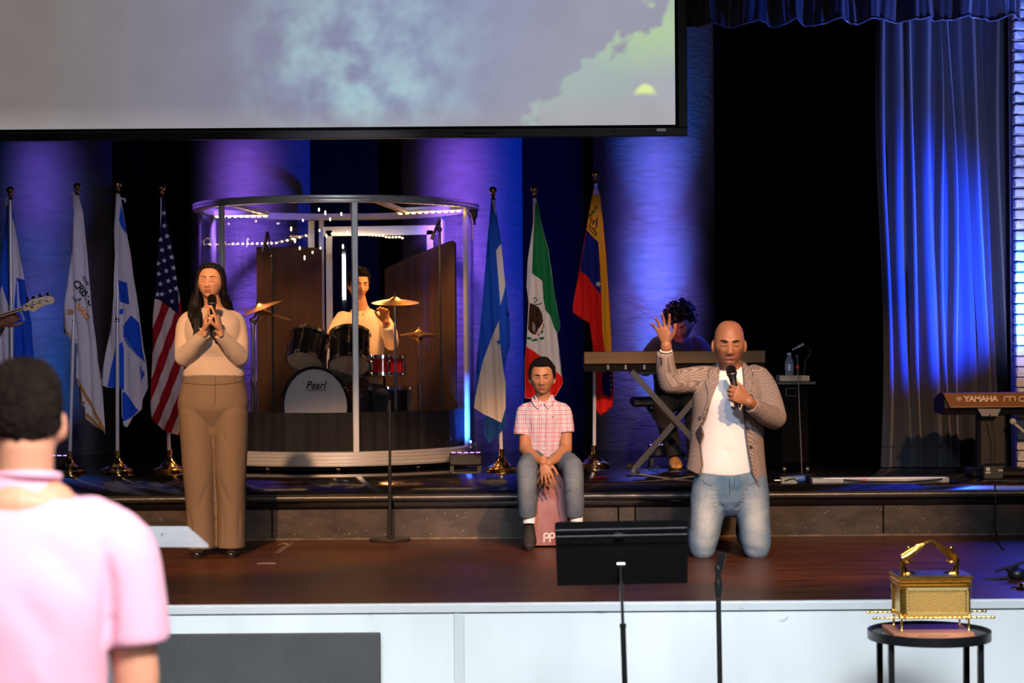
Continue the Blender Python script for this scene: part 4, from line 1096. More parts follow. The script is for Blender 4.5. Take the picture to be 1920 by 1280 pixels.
# ------------------------------------------------------------------ cymbal-like disc and folded stand at the lower right edge
pz = PF(1890, 1086, ZS)
lm = empty('folded_stand', (pz.x, pz.y, ZS), 'low black folded stand with splayed legs at the right edge of the lower stage', 'stand')
for a_, b_ in (((1868, 1070), (1925, 1052)), ((1845, 1088), (1925, 1078)), ((1885, 1066), (1925, 1092)), ((1905, 1060), (1925, 1100))):
    MB().cyl(P(*a_, pz.y - .02), P(*b_, pz.y + .02), .007, n=8).obj('leg', blk, lm)
MB().ell(P(1906, 1076, pz.y), (.045, .04, .035)).obj('hub', blk, lm)
gd = PF(1921, 1103, ZS)
o = MB().lathe(gd, [(.002, .03), (.03, .028), (.035, .012), (.06, .006), (.065, .001), (.002, .0)], (0, 0, 1), 32).obj('brass_disc', brass, origin=gd); tag(o, 'small round brass disc lying at the right edge of the lower stage', 'disc')
# white tape mark, cable scraps by the step
q = PF(500, 1056, ZS)
m = MB(); R = Matrix.Rotation(.1, 3, 'Z'); m.box(q + Vector((0, 0, .001)), (.10, .045, .0012), R)
tag(m.obj('tape_mark', mat('worn_white_tape', (.28, .22, .19), .7, vary=.6, vscale=40), smooth=False, origin=q), 'short worn white tape mark on the brown stage floor right of the woman', 'tape')
q = PF(535, 1030, ZS); m = MB(); m.bar(PF(520, 1036, ZS + .001), PF(543, 1019, ZS + .001), .04, .0012)
tag(m.obj('tape_mark', mat('clear_tape', (.12, .07, .05), .3), smooth=False, origin=q), 'strip of glossy clear tape on the stage floor by the step', 'tape')
m = MB().tube([PF(523, 1021, ZS + .004), PF(532, 1018, ZS + .01), PF(540, 1020, ZS + .004), PF(549, 1017, ZS + .006), PF(545, 1022, ZS + .004)], .003, 6)
tag(m.obj('loose_cable', mat('brown_cable', (.25, .14, .08), .5), origin=q), 'small loop of thin cable at the foot of the step', 'cable')
m = MB().tube([P(1865, 905, YR - .02), P(1867, 930, YR - .02), P(1864, 985, YR - .02), PF(1868, 1012, ZS + .006), PF(1882, 1030, ZS + .006)], .005, 6)
tag(m.obj('hanging_cable', rubber, origin=PF(1868, 1012, ZS)), 'black cable hanging over the step at the far right', 'cable')
# ================================================================== FLAGS (printed cloth hanging in folds from their poles)
def cloth_mat():
    m = mat('flag_nylon', (1, 1, 1), .7, spec=.12, bump=.12, bscale=500, attr='Col')
    b = m.node_tree.nodes['Principled BSDF']; b.inputs['Transmission Weight'].default_value = 0
    return m
flag_m = cloth_mat()
W_ = (.66, .64, .70); BL = (.012, .085, .62)
def flag(label, outline, paints, base, Y, dtab, waves, seed=0, cat='flag', tie=None):
    top = P(outline[0][0], outline[0][1], Y)
    t = empty('flag', top, label, cat, None)
    ys = [p[1] for p in outline]; y0, y1 = min(ys), max(ys)
    def to3(x, y, off=0.):
        v = (y - y0) / (y1 - y0); d = lerp_poly(dtab, y)
        a = .2 + .8 * min(1, v * 2.2)
        for (wl, amp, sl, ph) in waves: d += a * amp * .55 * math.sin((x + sl * (y - y0)) / wl * 2 * PI + ph)
        return P(x, y, Y) + Vector((0, d + off, 0))
    o = sheet('cloth', outline, paints, to3, flag_m, t, step=4.2, step_y=9, base=base, thick=.002)
    # stitched edge along the outline
    return t, to3
def sm(pts, n=3):
    """round a closed polyline a little"""
    for _ in range(n - 2):
        out = []
        for i in range(len(pts)):
            a, b = pts[i], pts[(i + 1) % len(pts)]
            out += [(a[0] * .75 + b[0] * .25, a[1] * .75 + b[1] * .25), (a[0] * .25 + b[0] * .75, a[1] * .25 + b[1] * .75)]
        pts = out
    return pts
def tie_knot(pts, Y, parent, col=W_):
    MB().tube([P(x, y, Y) for x, y in pts], .009, 6).obj('tie', mat('white_ribbon', (.6, .6, .66), .6), parent)

# 1 leftmost
t, f = flag('blue and white flag at the left edge behind the guitar headstock', [(11, 383), (16, 379), (20, 382), (25, 415), (32, 455), (43, 522), (48, 570), (54, 605), (62, 690), (64, 760), (40, 800), (-30, 790), (-28, 700), (-14, 600), (-2, 520), (4, 450), (9, 405)],
     [(W_, [(21, 405), (30, 445), (43, 524), (27, 520), (25, 560), (23, 650), (18, 650), (18, 500)]), (W_, [(1, 535), (8, 560), (18, 600), (17, 700), (14, 788), (-28, 760), (-18, 620)]),
      ((.45, .5, .8), [(27, 524), (30, 528), (33, 560), (45, 600), (40, 602), (28, 575)])],
     BL, 14.25, [(.03, 380), (.05, 500), (.06, 800)], [(19, .035, -.05, .5), (9, .012, .04, 1)])
tie_knot([(12, 386), (10, 376), (16, 372)], 14.24, t)
# 2 white lettered flag with gold fringe
O2 = [(143, 366), (149, 366), (158, 400), (166, 470), (172, 540), (176, 600), (182, 680), (188, 720), (193, 790), (194, 815), (186, 804), (170, 796), (158, 784), (157, 764), (148, 756), (147, 735), (140, 708), (141, 645), (130, 634), (119, 624), (119, 612), (123, 580), (130, 530), (138, 450), (141, 400)]
GF = (.42, .22, .05)
t, f = flag('white flag with gold fringe and black and orange lettering', O2,
     [(GF, stroke([(141, 709), (150, 724), (160, 745), (172, 766), (183, 788), (193, 811)], [3, 5, 5.5, 5.5, 5.5, 4])), (GF, stroke([(159, 776), (168, 787), (184, 800), (193, 812)], 6)),
      (GF, stroke([(148, 730), (150, 753), (157, 757)], 5)), ((.5, .32, .22), stroke([(120, 617), (130, 628), (141, 640)], 5)), ((.50, .27, .14), [(129, 580), (139, 580), (139, 590), (129, 590)])],
     W_, 14.25, [(-.035, 366), (-.05, 560), (-.02, 600), (.03, 640), (.05, 815)], [(22, .028, -.04, 2.2), (11, .010, -.03, .5)])
tie_knot([(133, 362), (138, 362), (139, 372), (139, 392)], 14.22, t)
def text_on(txt, x0, y0, ang, size, m, to3, name, outline, parent, **kw):
    v, fc = text_polys(txt, size, **kw); a = math.radians(ang)
    pp = [(x0 + px * math.cos(a) + py * math.sin(a), y0 + px * math.sin(a) - py * math.cos(a)) for px, py in v]
    keep = [q for q in fc if all(pip(*pp[i], outline) for i in q)]
    MB().add([to3(*p, -.011) for p in pp], keep).obj(name, m, parent, smooth=False)
kb = mat('black_print_cloth', (.01, .01, .012), .6); ko = mat('orange_print_cloth', (.85, .32, .02), .6)
text_on('IGLESIA', 156, 520, 55, 8, kb, f, 'lettering', O2, t, extra=.15)
text_on('CRISTO', 139, 531, 52, 18, kb, f, 'lettering', O2, t, extra=.55, spacing=.92)
text_on('A', 149, 561, 55, 9, kb, f, 'lettering', O2, t, extra=.2)
text_on('LAS', 138, 557, 55, 8.5, kb, f, 'lettering', O2, t, extra=.15)
text_on('NACI', 144, 573, 55, 15, ko, f, 'lettering', O2, t, extra=.45, spacing=.95)
# 3 white and blue
t, f = flag('white flag with blue stripes hanging behind its own white pole', [(219, 366), (227, 366), (230, 380), (238, 430), (245, 470), (252, 520), (258, 570), (263, 620), (271, 670), (275, 700), (276, 728), (265, 748), (263, 768), (247, 782), (235, 802), (229, 797), (227, 778), (226, 729), (198, 726), (187, 722), (189, 708), (199, 645), (205, 610), (214, 555), (217, 480), (215, 430), (217, 400)],
     [(BL, [(229, 382), (238, 430), (239, 440), (229, 425), (225, 414)]), (BL, [(223, 525), (240, 530), (242, 571), (224, 565)]), (BL, [(221, 580), (229, 578), (228, 588), (221, 590)]),
      (BL, [(228, 612), (244, 591), (260, 606), (264, 645), (271, 680), (262, 672), (250, 662), (238, 648), (229, 632)]), (BL, [(258, 684), (270, 701), (262, 717), (260, 705)]),
      (BL, [(214, 656), (226, 640), (230, 655), (230, 731), (199, 725), (205, 690)]), (BL, [(229, 733), (240, 745), (257, 770), (247, 781), (228, 791), (227, 740)]),
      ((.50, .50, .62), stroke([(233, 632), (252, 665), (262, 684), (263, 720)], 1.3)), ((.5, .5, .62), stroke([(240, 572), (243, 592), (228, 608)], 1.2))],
     W_, 14.25, [(-.03, 366), (-.035, 520), (.0, 560), (.035, 580), (.05, 802)], [(26, .026, -.06, .3), (12, .012, .05, 1.4)])
tie_knot([(226, 372), (234, 373), (235, 379)], 14.22, t)
# 4 stars and stripes
stars = [(310.4, 423.7), (315.4, 443.4), (302.9, 449.5), (320, 463.8), (305.9, 469), (324.2, 482.6), (310, 488.7), (298.8, 494.4), (327.6, 502.3), (313.8, 508), (300.3, 513.7), (330, 521.6), (317.9, 526.8), (303.1, 532.5), (332.3, 541), (321.7, 545.4), (306.3, 551.8), (325, 565), (297.5, 552), (309.5, 400)]
canton = [(304, 370), (309, 370), (317, 420), (327, 480), (335.5, 540), (338, 590), (333, 586), (315, 572), (303, 563), (292, 560), (295, 520), (299, 460), (302, 430)]
reds = []
for k in range(0, 5):
    x0 = 295 + 31 * k - 31 * 0
    a = lambda x, y: (x - .36 * (y - 600) - (y > 700) * .0004 * (y - 700) ** 2, y)
    yy = [560, 600, 650, 700, 750, 790, 822]
    reds.append(((.36, .010, .012), [a(x0, y) for y in yy] + [a(x0 + 15.5, y) for y in yy[::-1]]))
O4 = [(303, 371), (309, 370), (317, 420), (327, 480), (335.5, 540), (345, 600), (352, 700), (352, 816), (338, 815), (325, 812), (310, 806), (300, 797), (288, 785), (285, 765), (287, 700), (288, 640), (290, 590), (292, 560), (295, 520), (299, 460), (302, 430)]
t, f = flag('stars and stripes flag hanging beside the standing woman', O4, reds + [((.008, .010, .05), canton), (W_, [(302, 372), (305.5, 372), (305, 400), (301.5, 436), (300.5, 436)])] + [(W_, star(x, y, 5.4, .15, .42)) for x, y in stars],
     (.70, .58, .52), 14.3, [(-.04, 370), (-.05, 600), (-.06, 816)], [(21, .024, -.12, 1.0), (10, .008, -.05, .2)])
# 5 blue and white right of the booth
t, f = flag('bright blue and white flag with one blue star right of the drum booth', [(921, 374), (926, 374), (931, 400), (940, 457), (949, 536), (957, 612), (957, 648), (949, 672), (946, 697), (949, 720), (949, 798), (917, 830), (908, 815), (909, 777), (888, 764), (891, 730), (893, 695), (903, 588), (910, 502), (918, 410)],
     [(W_, [(930, 470), (939.6, 457), (948.5, 536), (938, 573)]), ((.66, .60, .55), [(935, 601), (937, 640), (944, 695), (948, 715), (948, 764), (940, 791), (909, 776.5), (889, 764), (891.5, 742), (906, 674)]), (W_, [(922, 375), (925.5, 375), (930, 398), (929, 404)]),  # warm off-white has the warm light on the lower cloth painted in
      (BL, star(935.6, 641, 7, -.2)), ((.008, .05, .22), [(909, 777.5), (940, 792), (948.6, 767), (948.6, 797), (917, 829), (909, 815)])],  # dark blue at the bottom is shade painted on the same blue cloth
     BL, 14.1, [(-.04, 374), (-.05, 830)], [(30, .034, -.04, .6), (14, .014, -.05, 2.0)])
# 6 green white red
EB = (.045, .018, .012); GR = (.006, .135, .045)
O6 = [(1004, 379), (1007, 377), (1013, 411), (1028, 469), (1039, 550), (1049.5, 607), (1049.5, 617), (1044, 625), (1047, 648), (1053, 700), (1055, 718), (1042, 742), (1012, 748), (984, 746), (984, 680), (987, 642), (991, 568), (987, 535), (989, 490), (998, 430)]
feathers = [((.5, .42, .35), stroke([(998, 604 + 3 * k), (1004 - k * .3, 612 + 3.2 * k)], 1.1)) for k in range(5)]
leaf = lambda x, y, a, s=1.0: [(x + s * (px * math.cos(a) - py * math.sin(a)), y + s * (px * math.sin(a) + py * math.cos(a))) for px, py in ((-5, 0), (-2, -2.6), (2, -2.4), (5, 0), (2, 2.4), (-2, 2.6))]
t, f = flag('green white and red flag with a brown eagle emblem behind the seated boy', O6,
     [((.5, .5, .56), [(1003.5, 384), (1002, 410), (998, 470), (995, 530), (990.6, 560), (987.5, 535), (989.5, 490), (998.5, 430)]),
      (GR, [(1004, 380), (1007, 378), (1012.8, 411), (1027.7, 469), (1038.7, 550), (1049, 607), (1049, 617), (1044, 624.5), (1038, 613), (1032, 592), (1022, 581), (1018.5, 561), (1016.5, 527), (997, 512), (999, 470), (1002, 410)]),
      ((.70, .012, .010), [(986.6, 649), (1013, 667), (1027, 680), (1042, 695), (1053.6, 707), (1054.4, 718), (1042, 741), (1012, 747), (984.6, 745.5), (984.6, 680)]),
      (EB, [(993, 568), (1001, 571), (1010, 576), (1016, 588), (1018, 602), (1014, 611), (1009, 617), (1004, 628), (996, 625), (989.5, 617), (990.5, 600), (991.5, 585)])] + feathers +
     [((.01, .16, .10), stroke([(999, 560), (1004, 558), (1007, 563), (1002, 567), (1003, 572), (1010, 571), (1016, 568)], 2.2)), ((.35, .2, .03), stroke([(1018, 606), (1019, 613), (1015, 618)], 3)),
      (GR, leaf(992, 634, .2)), (GR, leaf(1004, 637, .0)), (GR, leaf(1016, 634, -.2)), (GR, leaf(1016, 622, -1.0, .8)), (GR, leaf(998, 638, .5, .6)), ((.6, .02, .02), leaf(1010, 627, 0, .5))],
     (.68, .62, .60), 14.2, [(-.04, 378), (-.06, 748)], [(24, .032, -.06, .2), (12, .010, -.03, 1)])
# 7 yellow blue red
YE_ = (.82, .36, .02); NV = (.006, .012, .20)
t, f = flag('yellow blue and red flag with white star left of the stage piano', [(1113, 352), (1119, 352), (1124, 362), (1130.5, 417), (1136, 480), (1142, 561), (1145, 619), (1148, 680), (1151, 721), (1150, 762), (1125, 780), (1119, 768), (1117, 690), (1109, 634), (1104, 605), (1088, 597), (1073, 585), (1073, 573), (1086, 506), (1099, 427), (1109, 372)],
     [(YE_, [(1113, 353), (1119, 353), (1124, 362), (1130, 417), (1135.6, 480), (1141.6, 561), (1144.6, 619), (1147, 670), (1134, 664), (1129, 625), (1127, 560), (1124, 500), (1121, 454), (1110, 443), (1099.2, 431), (1103, 405), (1109.6, 372)]),
      (NV, [(1099, 431.5), (1110, 443.5), (1121, 454.5), (1123.6, 500), (1126, 553), (1117, 541), (1110, 532), (1100, 517), (1087, 508)]), (W_, star(1121, 533, 6, .3)), (W_, [(1113.5, 353), (1119, 353), (1122, 364), (1112, 366)]),
      ((.02, .03, .03), stroke([(1101, 411), (1105, 404), (1108, 412), (1105, 424), (1112, 430), (1119, 440)], 2.2)), ((.02, .02, .12), stroke([(1110, 422), (1115, 415), (1119, 408), (1118, 425), (1114, 430)], 2.4)), ((.02, .03, .03), stroke([(1102, 424), (1108, 434), (1118, 443)], 1.8)),
      ((.10, .14, .03), leaf(1112, 398, -.8, 1.1)), ((.10, .14, .03), leaf(1117, 390, -1.2, 1.0)), ((.12, .15, .04), leaf(1108, 403, .4, .8)), ((.03, .03, .02), stroke([(1106, 416), (1110, 410), (1112, 420)], 1.6)),
      (NV, [(1130, 697), (1147, 695), (1150, 722), (1144, 746), (1131, 738), (1128, 715)])] + [((.5, .5, .6), star(1146.5, 704 + 9 * k, 2.6, .3)) for k in range(4)],
     (.62, .012, .010), 14.5, [(-.04, 352), (-.06, 590), (-.03, 690), (.04, 720), (.05, 780)], [(27, .034, -.04, 2.4), (12, .012, .02, .6)])
# ================================================================== PEOPLE
skin_m = mat('skin', (1, 1, 1), .48, spec=.35, bump=.08, bscale=350, attr='Col')
_b = skin_m.node_tree.nodes['Principled BSDF']; _b.inputs['Subsurface Weight'].default_value = .08; _b.inputs['Subsurface Radius'].default_value = (.012, .005, .003)
def rotm(yaw=0, pitch=0, roll=0):
    """yaw>0 turns the face to the viewer's right, pitch>0 looks down, roll>0 leans the crown to the viewer's right"""
    return (Matrix.Rotation(math.radians(yaw), 3, 'Z') @ Matrix.Rotation(math.radians(pitch), 3, 'X') @ Matrix.Rotation(math.radians(roll), 3, 'Y'))
def gs(v, c, s): return math.exp(-((v - c) / s) ** 2)
class Head:
    def __init__(s, c, R, sc=1., W=1., jaw=1., closed=True, nose=1., lipw=1., open_mouth=0.):
        s.c = Vector(c); s.R = R; s.sc = sc; s.W = W; s.jaw = jaw; s.closed = closed; s.nose = nose; s.lipw = lipw; s.om = open_mouth
    def hf(s, sz):
        p = 2.6 if sz > 0 else 2.25
        a = min(.9995, abs(sz)); return (1 - a ** p) ** (1 / p) / math.sqrt(1 - a * a)
    def base(s, sx, sy, sz):
        h = s.hf(sz)
        x = sx * .0735 * s.W * h; y = sy * .092 * h; z = sz * .115
        if z < -.01:
            t = (-.01 - z) / .107
            x *= 1 - .40 * s.jaw * t ** 1.7
            y *= (1 - .50 * t) if y > 0 else (1 - .10 * t)
        if z > 0: y *= 1 + .04 * (1 if y > 0 else -1)
        # squarer temples
        k = 1 + .05 * (1 - abs(sz)) * (abs(sx * sy) * 2); x *= k; y *= k
        return x, y, z
    def surf(s, sx, sy, sz, f=True):
        x, y, z = s.base(sx, sy, sz)
        if f and sy < 0:
            w = min(1, -sy * 2.2)
            d = 0.
            nz = -z
            if -.012 < z + .0 and z < .03: pass
            # nose
            t = max(0, min(1, (.012 - z) / .050))
            if z < .022:
                hgt = (.004 + .020 * t ** 1.2) if z > -.040 else .024 * max(0, 1 - ((-.040 - z) / .011)) ** .8
                sxw = .0085 + .0065 * t
                d += s.nose * hgt * math.exp(-(abs(x) / sxw) ** 2.4)
                d += .006 * s.nose * gs(z, -.040, .007) * (gs(x, .014, .006) + gs(x, -.014, .006))
            for e in (-1, 1):
                d -= .0125 * gs(x, e * .030, .015) * gs(z, .001, .0105)
                d += (.0075 if s.closed else .004) * gs(x, e * .031, .0115) * gs(z, -.002, .0075)
                d += .0045 * gs(x, e * .028, .017) * gs(z, .021, .0075)
                d += .005 * gs(x, e * .042, .017) * gs(z, -.026, .016)
                d -= .003 * gs(x, e * .026, .006) * gs(z, -.052, .014)
            L = s.lipw; m0 = -.066 - s.om * .4
            d += .0065 * gs(x, 0, .022 * L) * (gs(z, m0 + .006, .0045) + 1.1 * gs(z, m0 - .006 - s.om, .0052))
            d -= (.003 + .35 * s.om) * gs(x, 0, .020 * L) * gs(z, m0 - s.om * .5, .0022 + s.om * .4)
            d -= .003 * gs(x, 0, .018) * gs(z, -.083 - s.om, .005)
            d += .008 * gs(x, 0, .020) * gs(z, -.099 - s.om * .5, .012)
            y -= d * w
        return Vector((x, y, z)) 
    def w(s, p): return s.c + s.R @ (Vector(p) * s.sc)
    def at(s, x, z, out=.0):
        """world point on the face at local (x, z)"""
        jx = 1.
        if z < -.01: jx = 1 - .40 * s.jaw * ((-.01 - z) / .107) ** 1.7
        sz = z / .115; sx = x / (.0735 * s.W * jx * s.hf(sz)); sy = -math.sqrt(max(.01, 1 - sx * sx - sz * sz))
        p = s.surf(sx, sy, sz); p.y -= out
        return s.w(p)
    def mesh(s, mb, n=110, m=90):
        vs = []
        for i in range(m + 1):
            th = PI * i / m; th = min(max(th, .01), PI - .01)
            vs.append([s.w(s.surf(math.sin(th) * math.sin(2 * PI * k / n), -math.sin(th) * math.cos(2 * PI * k / n), math.cos(th))) for k in range(n)])
        mb.rings(vs)
        for e in (-1, 1):
            Re = s.R @ Matrix.Rotation(e * .35, 3, 'Z') @ Matrix.Rotation(-.15, 3, 'X')
            mb.ell(s.w((e * .0775 * s.W, .008, -.010)), (.009 * s.sc, .018 * s.sc, .031 * s.sc), Re, 14, 10)
            mb.ell(s.w((e * .074 * s.W, .000, -.034)), (.007 * s.sc, .010 * s.sc, .010 * s.sc), Re, 12, 8)
    def local(s, co):
        Ri = np.array(s.R.inverted()); return ((co - np.array(s.c)) @ Ri.T) / s.sc
    def paint(s, base, lip=(.42, .13, .10), beard=0., beardc=(.03, .02, .018), blush=.15, brow=None, scalp=None):
        def f(co):
            L = s.local(co); x, y, z = L.T; out = np.tile(np.array(base, float), (len(co), 1))
            out *= (1 + .05 * wob(co, 40., 1))[:, None]
            front = (y < -.03) & (np.abs(x) < .07) & (np.abs(z) < .125)
            g = lambda v, c, w_: np.exp(-((v - c) / w_) ** 2)
            bl = blush * front * (g(x, .042, .018) + g(x, -.042, .018) + g(x, 0, .014) * .8) * g(z, -.028, .018)
            out = out * (1 - bl[:, None] * np.array([.0, .35, .35]))
            m0 = -.066 - s.om * .4
            lipm = front * np.clip(1.4 * np.exp(-(np.abs(x) / (.023 * s.lipw)) ** 4) * (np.exp(-(np.abs(z - m0 - .0045) / .0055) ** 4) + np.exp(-(np.abs(z - m0 + .0065 + s.om) / .0065) ** 4)), 0, 1)
            out = out * (1 - lipm[:, None]) + np.array(lip) * lipm[:, None]
            mid = front * np.exp(-(np.abs(x) / (.020 * s.lipw)) ** 4) * np.exp(-(np.abs(z - m0 + s.om * .5) / (.0022 + s.om * .45)) ** 2)
            out = out * (1 - .8 * mid[:, None]) + np.array((.06, .015, .012)) * .8 * mid[:, None]
            if beard:
                bm_ = front * ((z < -.05) | (g(z, -.054, .006) > .5)) * beard * np.clip((-.040 - z) / .02, 0, 1) * (1 - lipm)
                bm_ = np.clip(bm_ * (.7 + .3 * wob(co, 300., 2)), 0, 1)
                side = ((np.abs(x) > .045) & (y < .0) & (z < -.02) & (z > -.12)) * beard * .8
                bm_ = np.maximum(bm_, side)
                out = out * (1 - bm_[:, None]) + np.array(beardc) * bm_[:, None]
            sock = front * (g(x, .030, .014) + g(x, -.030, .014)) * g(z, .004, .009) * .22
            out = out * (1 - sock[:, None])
            if scalp is not None:
                sm_ = np.clip((z - .055 + .25 * (-y - .03).clip(-.2, .1)) / .02, 0, 1) * scalp[3]
                out = out * (1 - sm_[:, None]) + np.array(scalp[:3]) * sm_[:, None]
            return np.clip(out, 0, 1)
        return f
    def brows(s, parent, m, th=.0036, lift=0., angle=.12, inner=.011, outer=.047, z0=.020):
        for e in (-1, 1):
            pts = []
            for k in range(7):
                t = k / 6; x = inner + (outer - inner) * t
                pts.append(s.at(e * x, z0 + lift * t + .005 * math.sin(t * PI * .9) + (angle * .02) * t, .0022))
            MB().tube(pts, [th * s.sc * q for q in (.7, 1, 1, .95, .8, .55, .25)], 6).obj('eyebrow', m, parent)
    def lashes(s, parent, m, z0=-.005, sag=.0045, th=.0013):
        for e in (-1, 1):
            pts = [s.at(e * (.016 + .029 * k / 8), z0 - sag * math.sin(PI * k / 8) + .0015 * k / 8, .0018) for k in range(9)]
            MB().tube(pts, th * s.sc, 5).obj('eyelashes', m, parent)
    def eyes(s, parent, iris=(.05, .025, .012), gaze=(0, 0)):
        wm = mat('eye_white', (.24, .20, .17), .7); im = mat('dark_brown_iris', iris, .15); pm_ = mat('pupil', (.004, .004, .004), .1)
        for e in (-1, 1):
            c = s.at(e * .0305, -.001, -.0108)
            eo = MB().ell(c, (.0125 * s.sc,) * 3, n=20, m=14).obj('eye', wm, parent)
            d = (s.R @ Vector((gaze[0], -1, gaze[1]))).normalized()
            MB().ell(c + d * .0066 * s.sc, (.0074 * s.sc,) * 3, n=14, m=10).obj('iris', im, eo)
            MB().ell(c + d * .0122 * s.sc, (.0026 * s.sc,) * 3, n=10, m=8).obj('pupil', pm_, eo)
            pts = [s.at(e * (.0165 + .029 * k / 8), -.0015 + .0072 * math.sin(PI * k / 8), .0012) for k in range(9)]
            MB().tube(pts, .0015 * s.sc, 5).obj('upper_lid', mat('dark_lash', (.012, .008, .007), .6), parent)
            pts = [s.at(e * (.0165 + .029 * k / 8), -.0025 - .0052 * math.sin(PI * k / 8), .0008) for k in range(9)]
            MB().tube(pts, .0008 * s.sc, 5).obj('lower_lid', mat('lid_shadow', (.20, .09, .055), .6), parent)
    def hair(s, parent, m, line, thick, nz=0., nsc=60., n=140, mm=110, name='hair', blend=.016, curls=0.):
        """cap that follows the skull; line: [(sy, z)] hairline height from front (sy=-1) to back (sy=1)"""
        rr = []
        for i in range(mm + 1):
            th = PI * i / mm; th = min(max(th, .01), PI - .01); ring = []
            for k in range(n):
                u = Vector((math.sin(th) * math.sin(2 * PI * k / n), -math.sin(th) * math.cos(2 * PI * k / n), math.cos(th)))
                p = s.surf(*u, f=False)
                hor = math.hypot(u.x, u.y) or 1
                a = u.y / hor
                hl = line[-1][1]
                for (a0, z0), (a1, z1) in zip(line, line[1:]):
                    if a <= a1: hl = z0 + (z1 - z0) * (a - a0) / (a1 - a0); break
                hl += .0015 * math.sin(k * .9)
                t = max(0, min(1, (p.z - hl) / blend)); t = t * t * (3 - 2 * t)
                tk = thick(u) if callable(thick) else thick
                nn = noise.noise(p * nsc) * nz + (abs(noise.noise(p * nsc * 1.7 + Vector((3, 1, 2)))) * curls)
                q = p + u * (-.010 + (tk + .010 + nn) * t)
                ring.append(s.w(q))
            rr.append(ring)
        return MB().rings(rr).obj(name, m, parent, auto=0)

def hand(mb, wrist, d, nrm, side, curls, size=1., thumb=None, spread=.10, palm_w=.040, fr=1.):
    """d: wrist->knuckles, nrm: palm side, side: +1/-1 picks the thumb side (along side * d x nrm). curls: per finger (a1,a2,a3) degrees index..little"""
    d = Vector(d).normalized(); nrm = Vector(nrm); nrm = (nrm - d * nrm.dot(d)).normalized(); t = d.cross(nrm).normalized() * side
    wr = Vector(wrist); s = size
    U = nrm
    mb.limb([wr - d * .02 * s, wr + d * .02 * s, wr + d * .055 * s, wr + d * .085 * s], [(.024 * s, .018 * s), (.030 * s, .018 * s), (.040 * s, .0165 * s), (.039 * s, .013 * s)], up=U, n=16)
    kn = wr + d * .088 * s
    lens = [(.040, .024, .020), (.044, .028, .021), (.040, .026, .020), (.032, .020, .018)]
    tips = []
    for i in range(4):
        off = (1.5 - i) * .0205 * s
        p = kn + t * off - d * (.004 * abs(i - 1) * s); dirn = (d + t * (1.5 - i) * spread).normalized(); ax = dirn.cross(nrm).normalized()
        pts = [p - dirn * .022 * s, p]; rad = [.0095 * s * fr, .0092 * s * fr]; ang = 0
        for L, a in zip(lens[i], curls[i]):
            dirn = Matrix.Rotation(math.radians(a), 3, ax) @ dirn
            pts.append(pts[-1] + dirn * L * s); rad.append(rad[-1] - .0007 * s * fr)
        mb.limb(pts, rad, up=nrm, n=10, sub=2); tips.append(pts[-1])
    th = thumb or [(.55, .35, .75), (.35, .45, .85), (.2, .4, .9)]
    p = wr + d * .022 * s + t * .022 * s; pts = [p]; rad = [.0125 * s * fr]
    for (a, b, c), L in zip(th, (.042, .032, .026)):
        v = (t * a + nrm * b + d * c).normalized(); pts.append(pts[-1] + v * L * s); rad.append(rad[-1] - .0013 * s)
    mb.limb(pts, rad, up=nrm, n=10, sub=2)
    return tips
def fabric(name, c, rough=.85, **kw): return mat(name, c, rough, spec=.2, bump=.25, bscale=420, sheen=.1, **kw)
def shoe(name, m, sm_, parent, heel, toe, w=.042, h=.07, high=0.):
    heel, toe = Vector(heel), Vector(toe); d = (toe - heel); L = d.length; d.normalize(); up = Vector((0, 0, 1)); up = (up - d * up.dot(d)).normalized()
    b = MB(); f = lambda t, z: heel + d * L * t + up * z
    b.limb([f(.08, h * .5), f(.3, h * .48), f(.6, h * .36), f(.9, h * .26)], [(w * .8, h * .5), (w * .85, h * .48), (w, h * .36), (w * .8, h * .24)], up=up, n=20)
    if high: b.limb([f(.12, h * .6), f(.14, h + high)], [(w * .8, w * .95), (w * .82, w * 1.0)], up=d, n=18, flat=(False, True))
    o = remesh(b, name, m, parent, .006, 3)
    x = up.cross(d).normalized(); out = []
    for k in range(28):
        a = 2 * PI * k / 28; ww = w * (1.04 if math.cos(a) > -.2 else .85); out.append(f(.5, 0) + d * math.cos(a) * L * .53 + x * math.sin(a) * ww)
    n = len(out); MB().add([p for p in out] + [p + up * .014 for p in out], [tuple(range(n)), tuple(range(n, 2 * n))[::-1]] + [(i, (i + 1) % n, (i + 1) % n + n, i + n) for i in range(n)]).obj('sole', sm_, o)
    return o
def person(loc, label): return empty('person', loc, label, 'person')
def cutmesh(ob, root, rules):
    """delete faces for which rules(px, py, normal, world) is true"""
    off = rootloc(root); bm = bmesh.new(); bm.from_mesh(ob.data); dele = []
    for f in bm.faces:
        c = f.calc_center_median() + off; a = c.x / c.y; b = (c.z - EYE) / c.y
        dx = a * cr - b * sr; dy = a * sr + b * cr
        if rules(960 + dx * F, 640 - dy * F, f.normal, c): dele.append(f)
    bmesh.ops.delete(bm, geom=dele, context='FACES'); bm.to_mesh(ob.data); bm.free()
def solid(ob, th):
    md = ob.modifiers.new('thickness', 'SOLIDIFY'); md.thickness = th; md.offset = -1

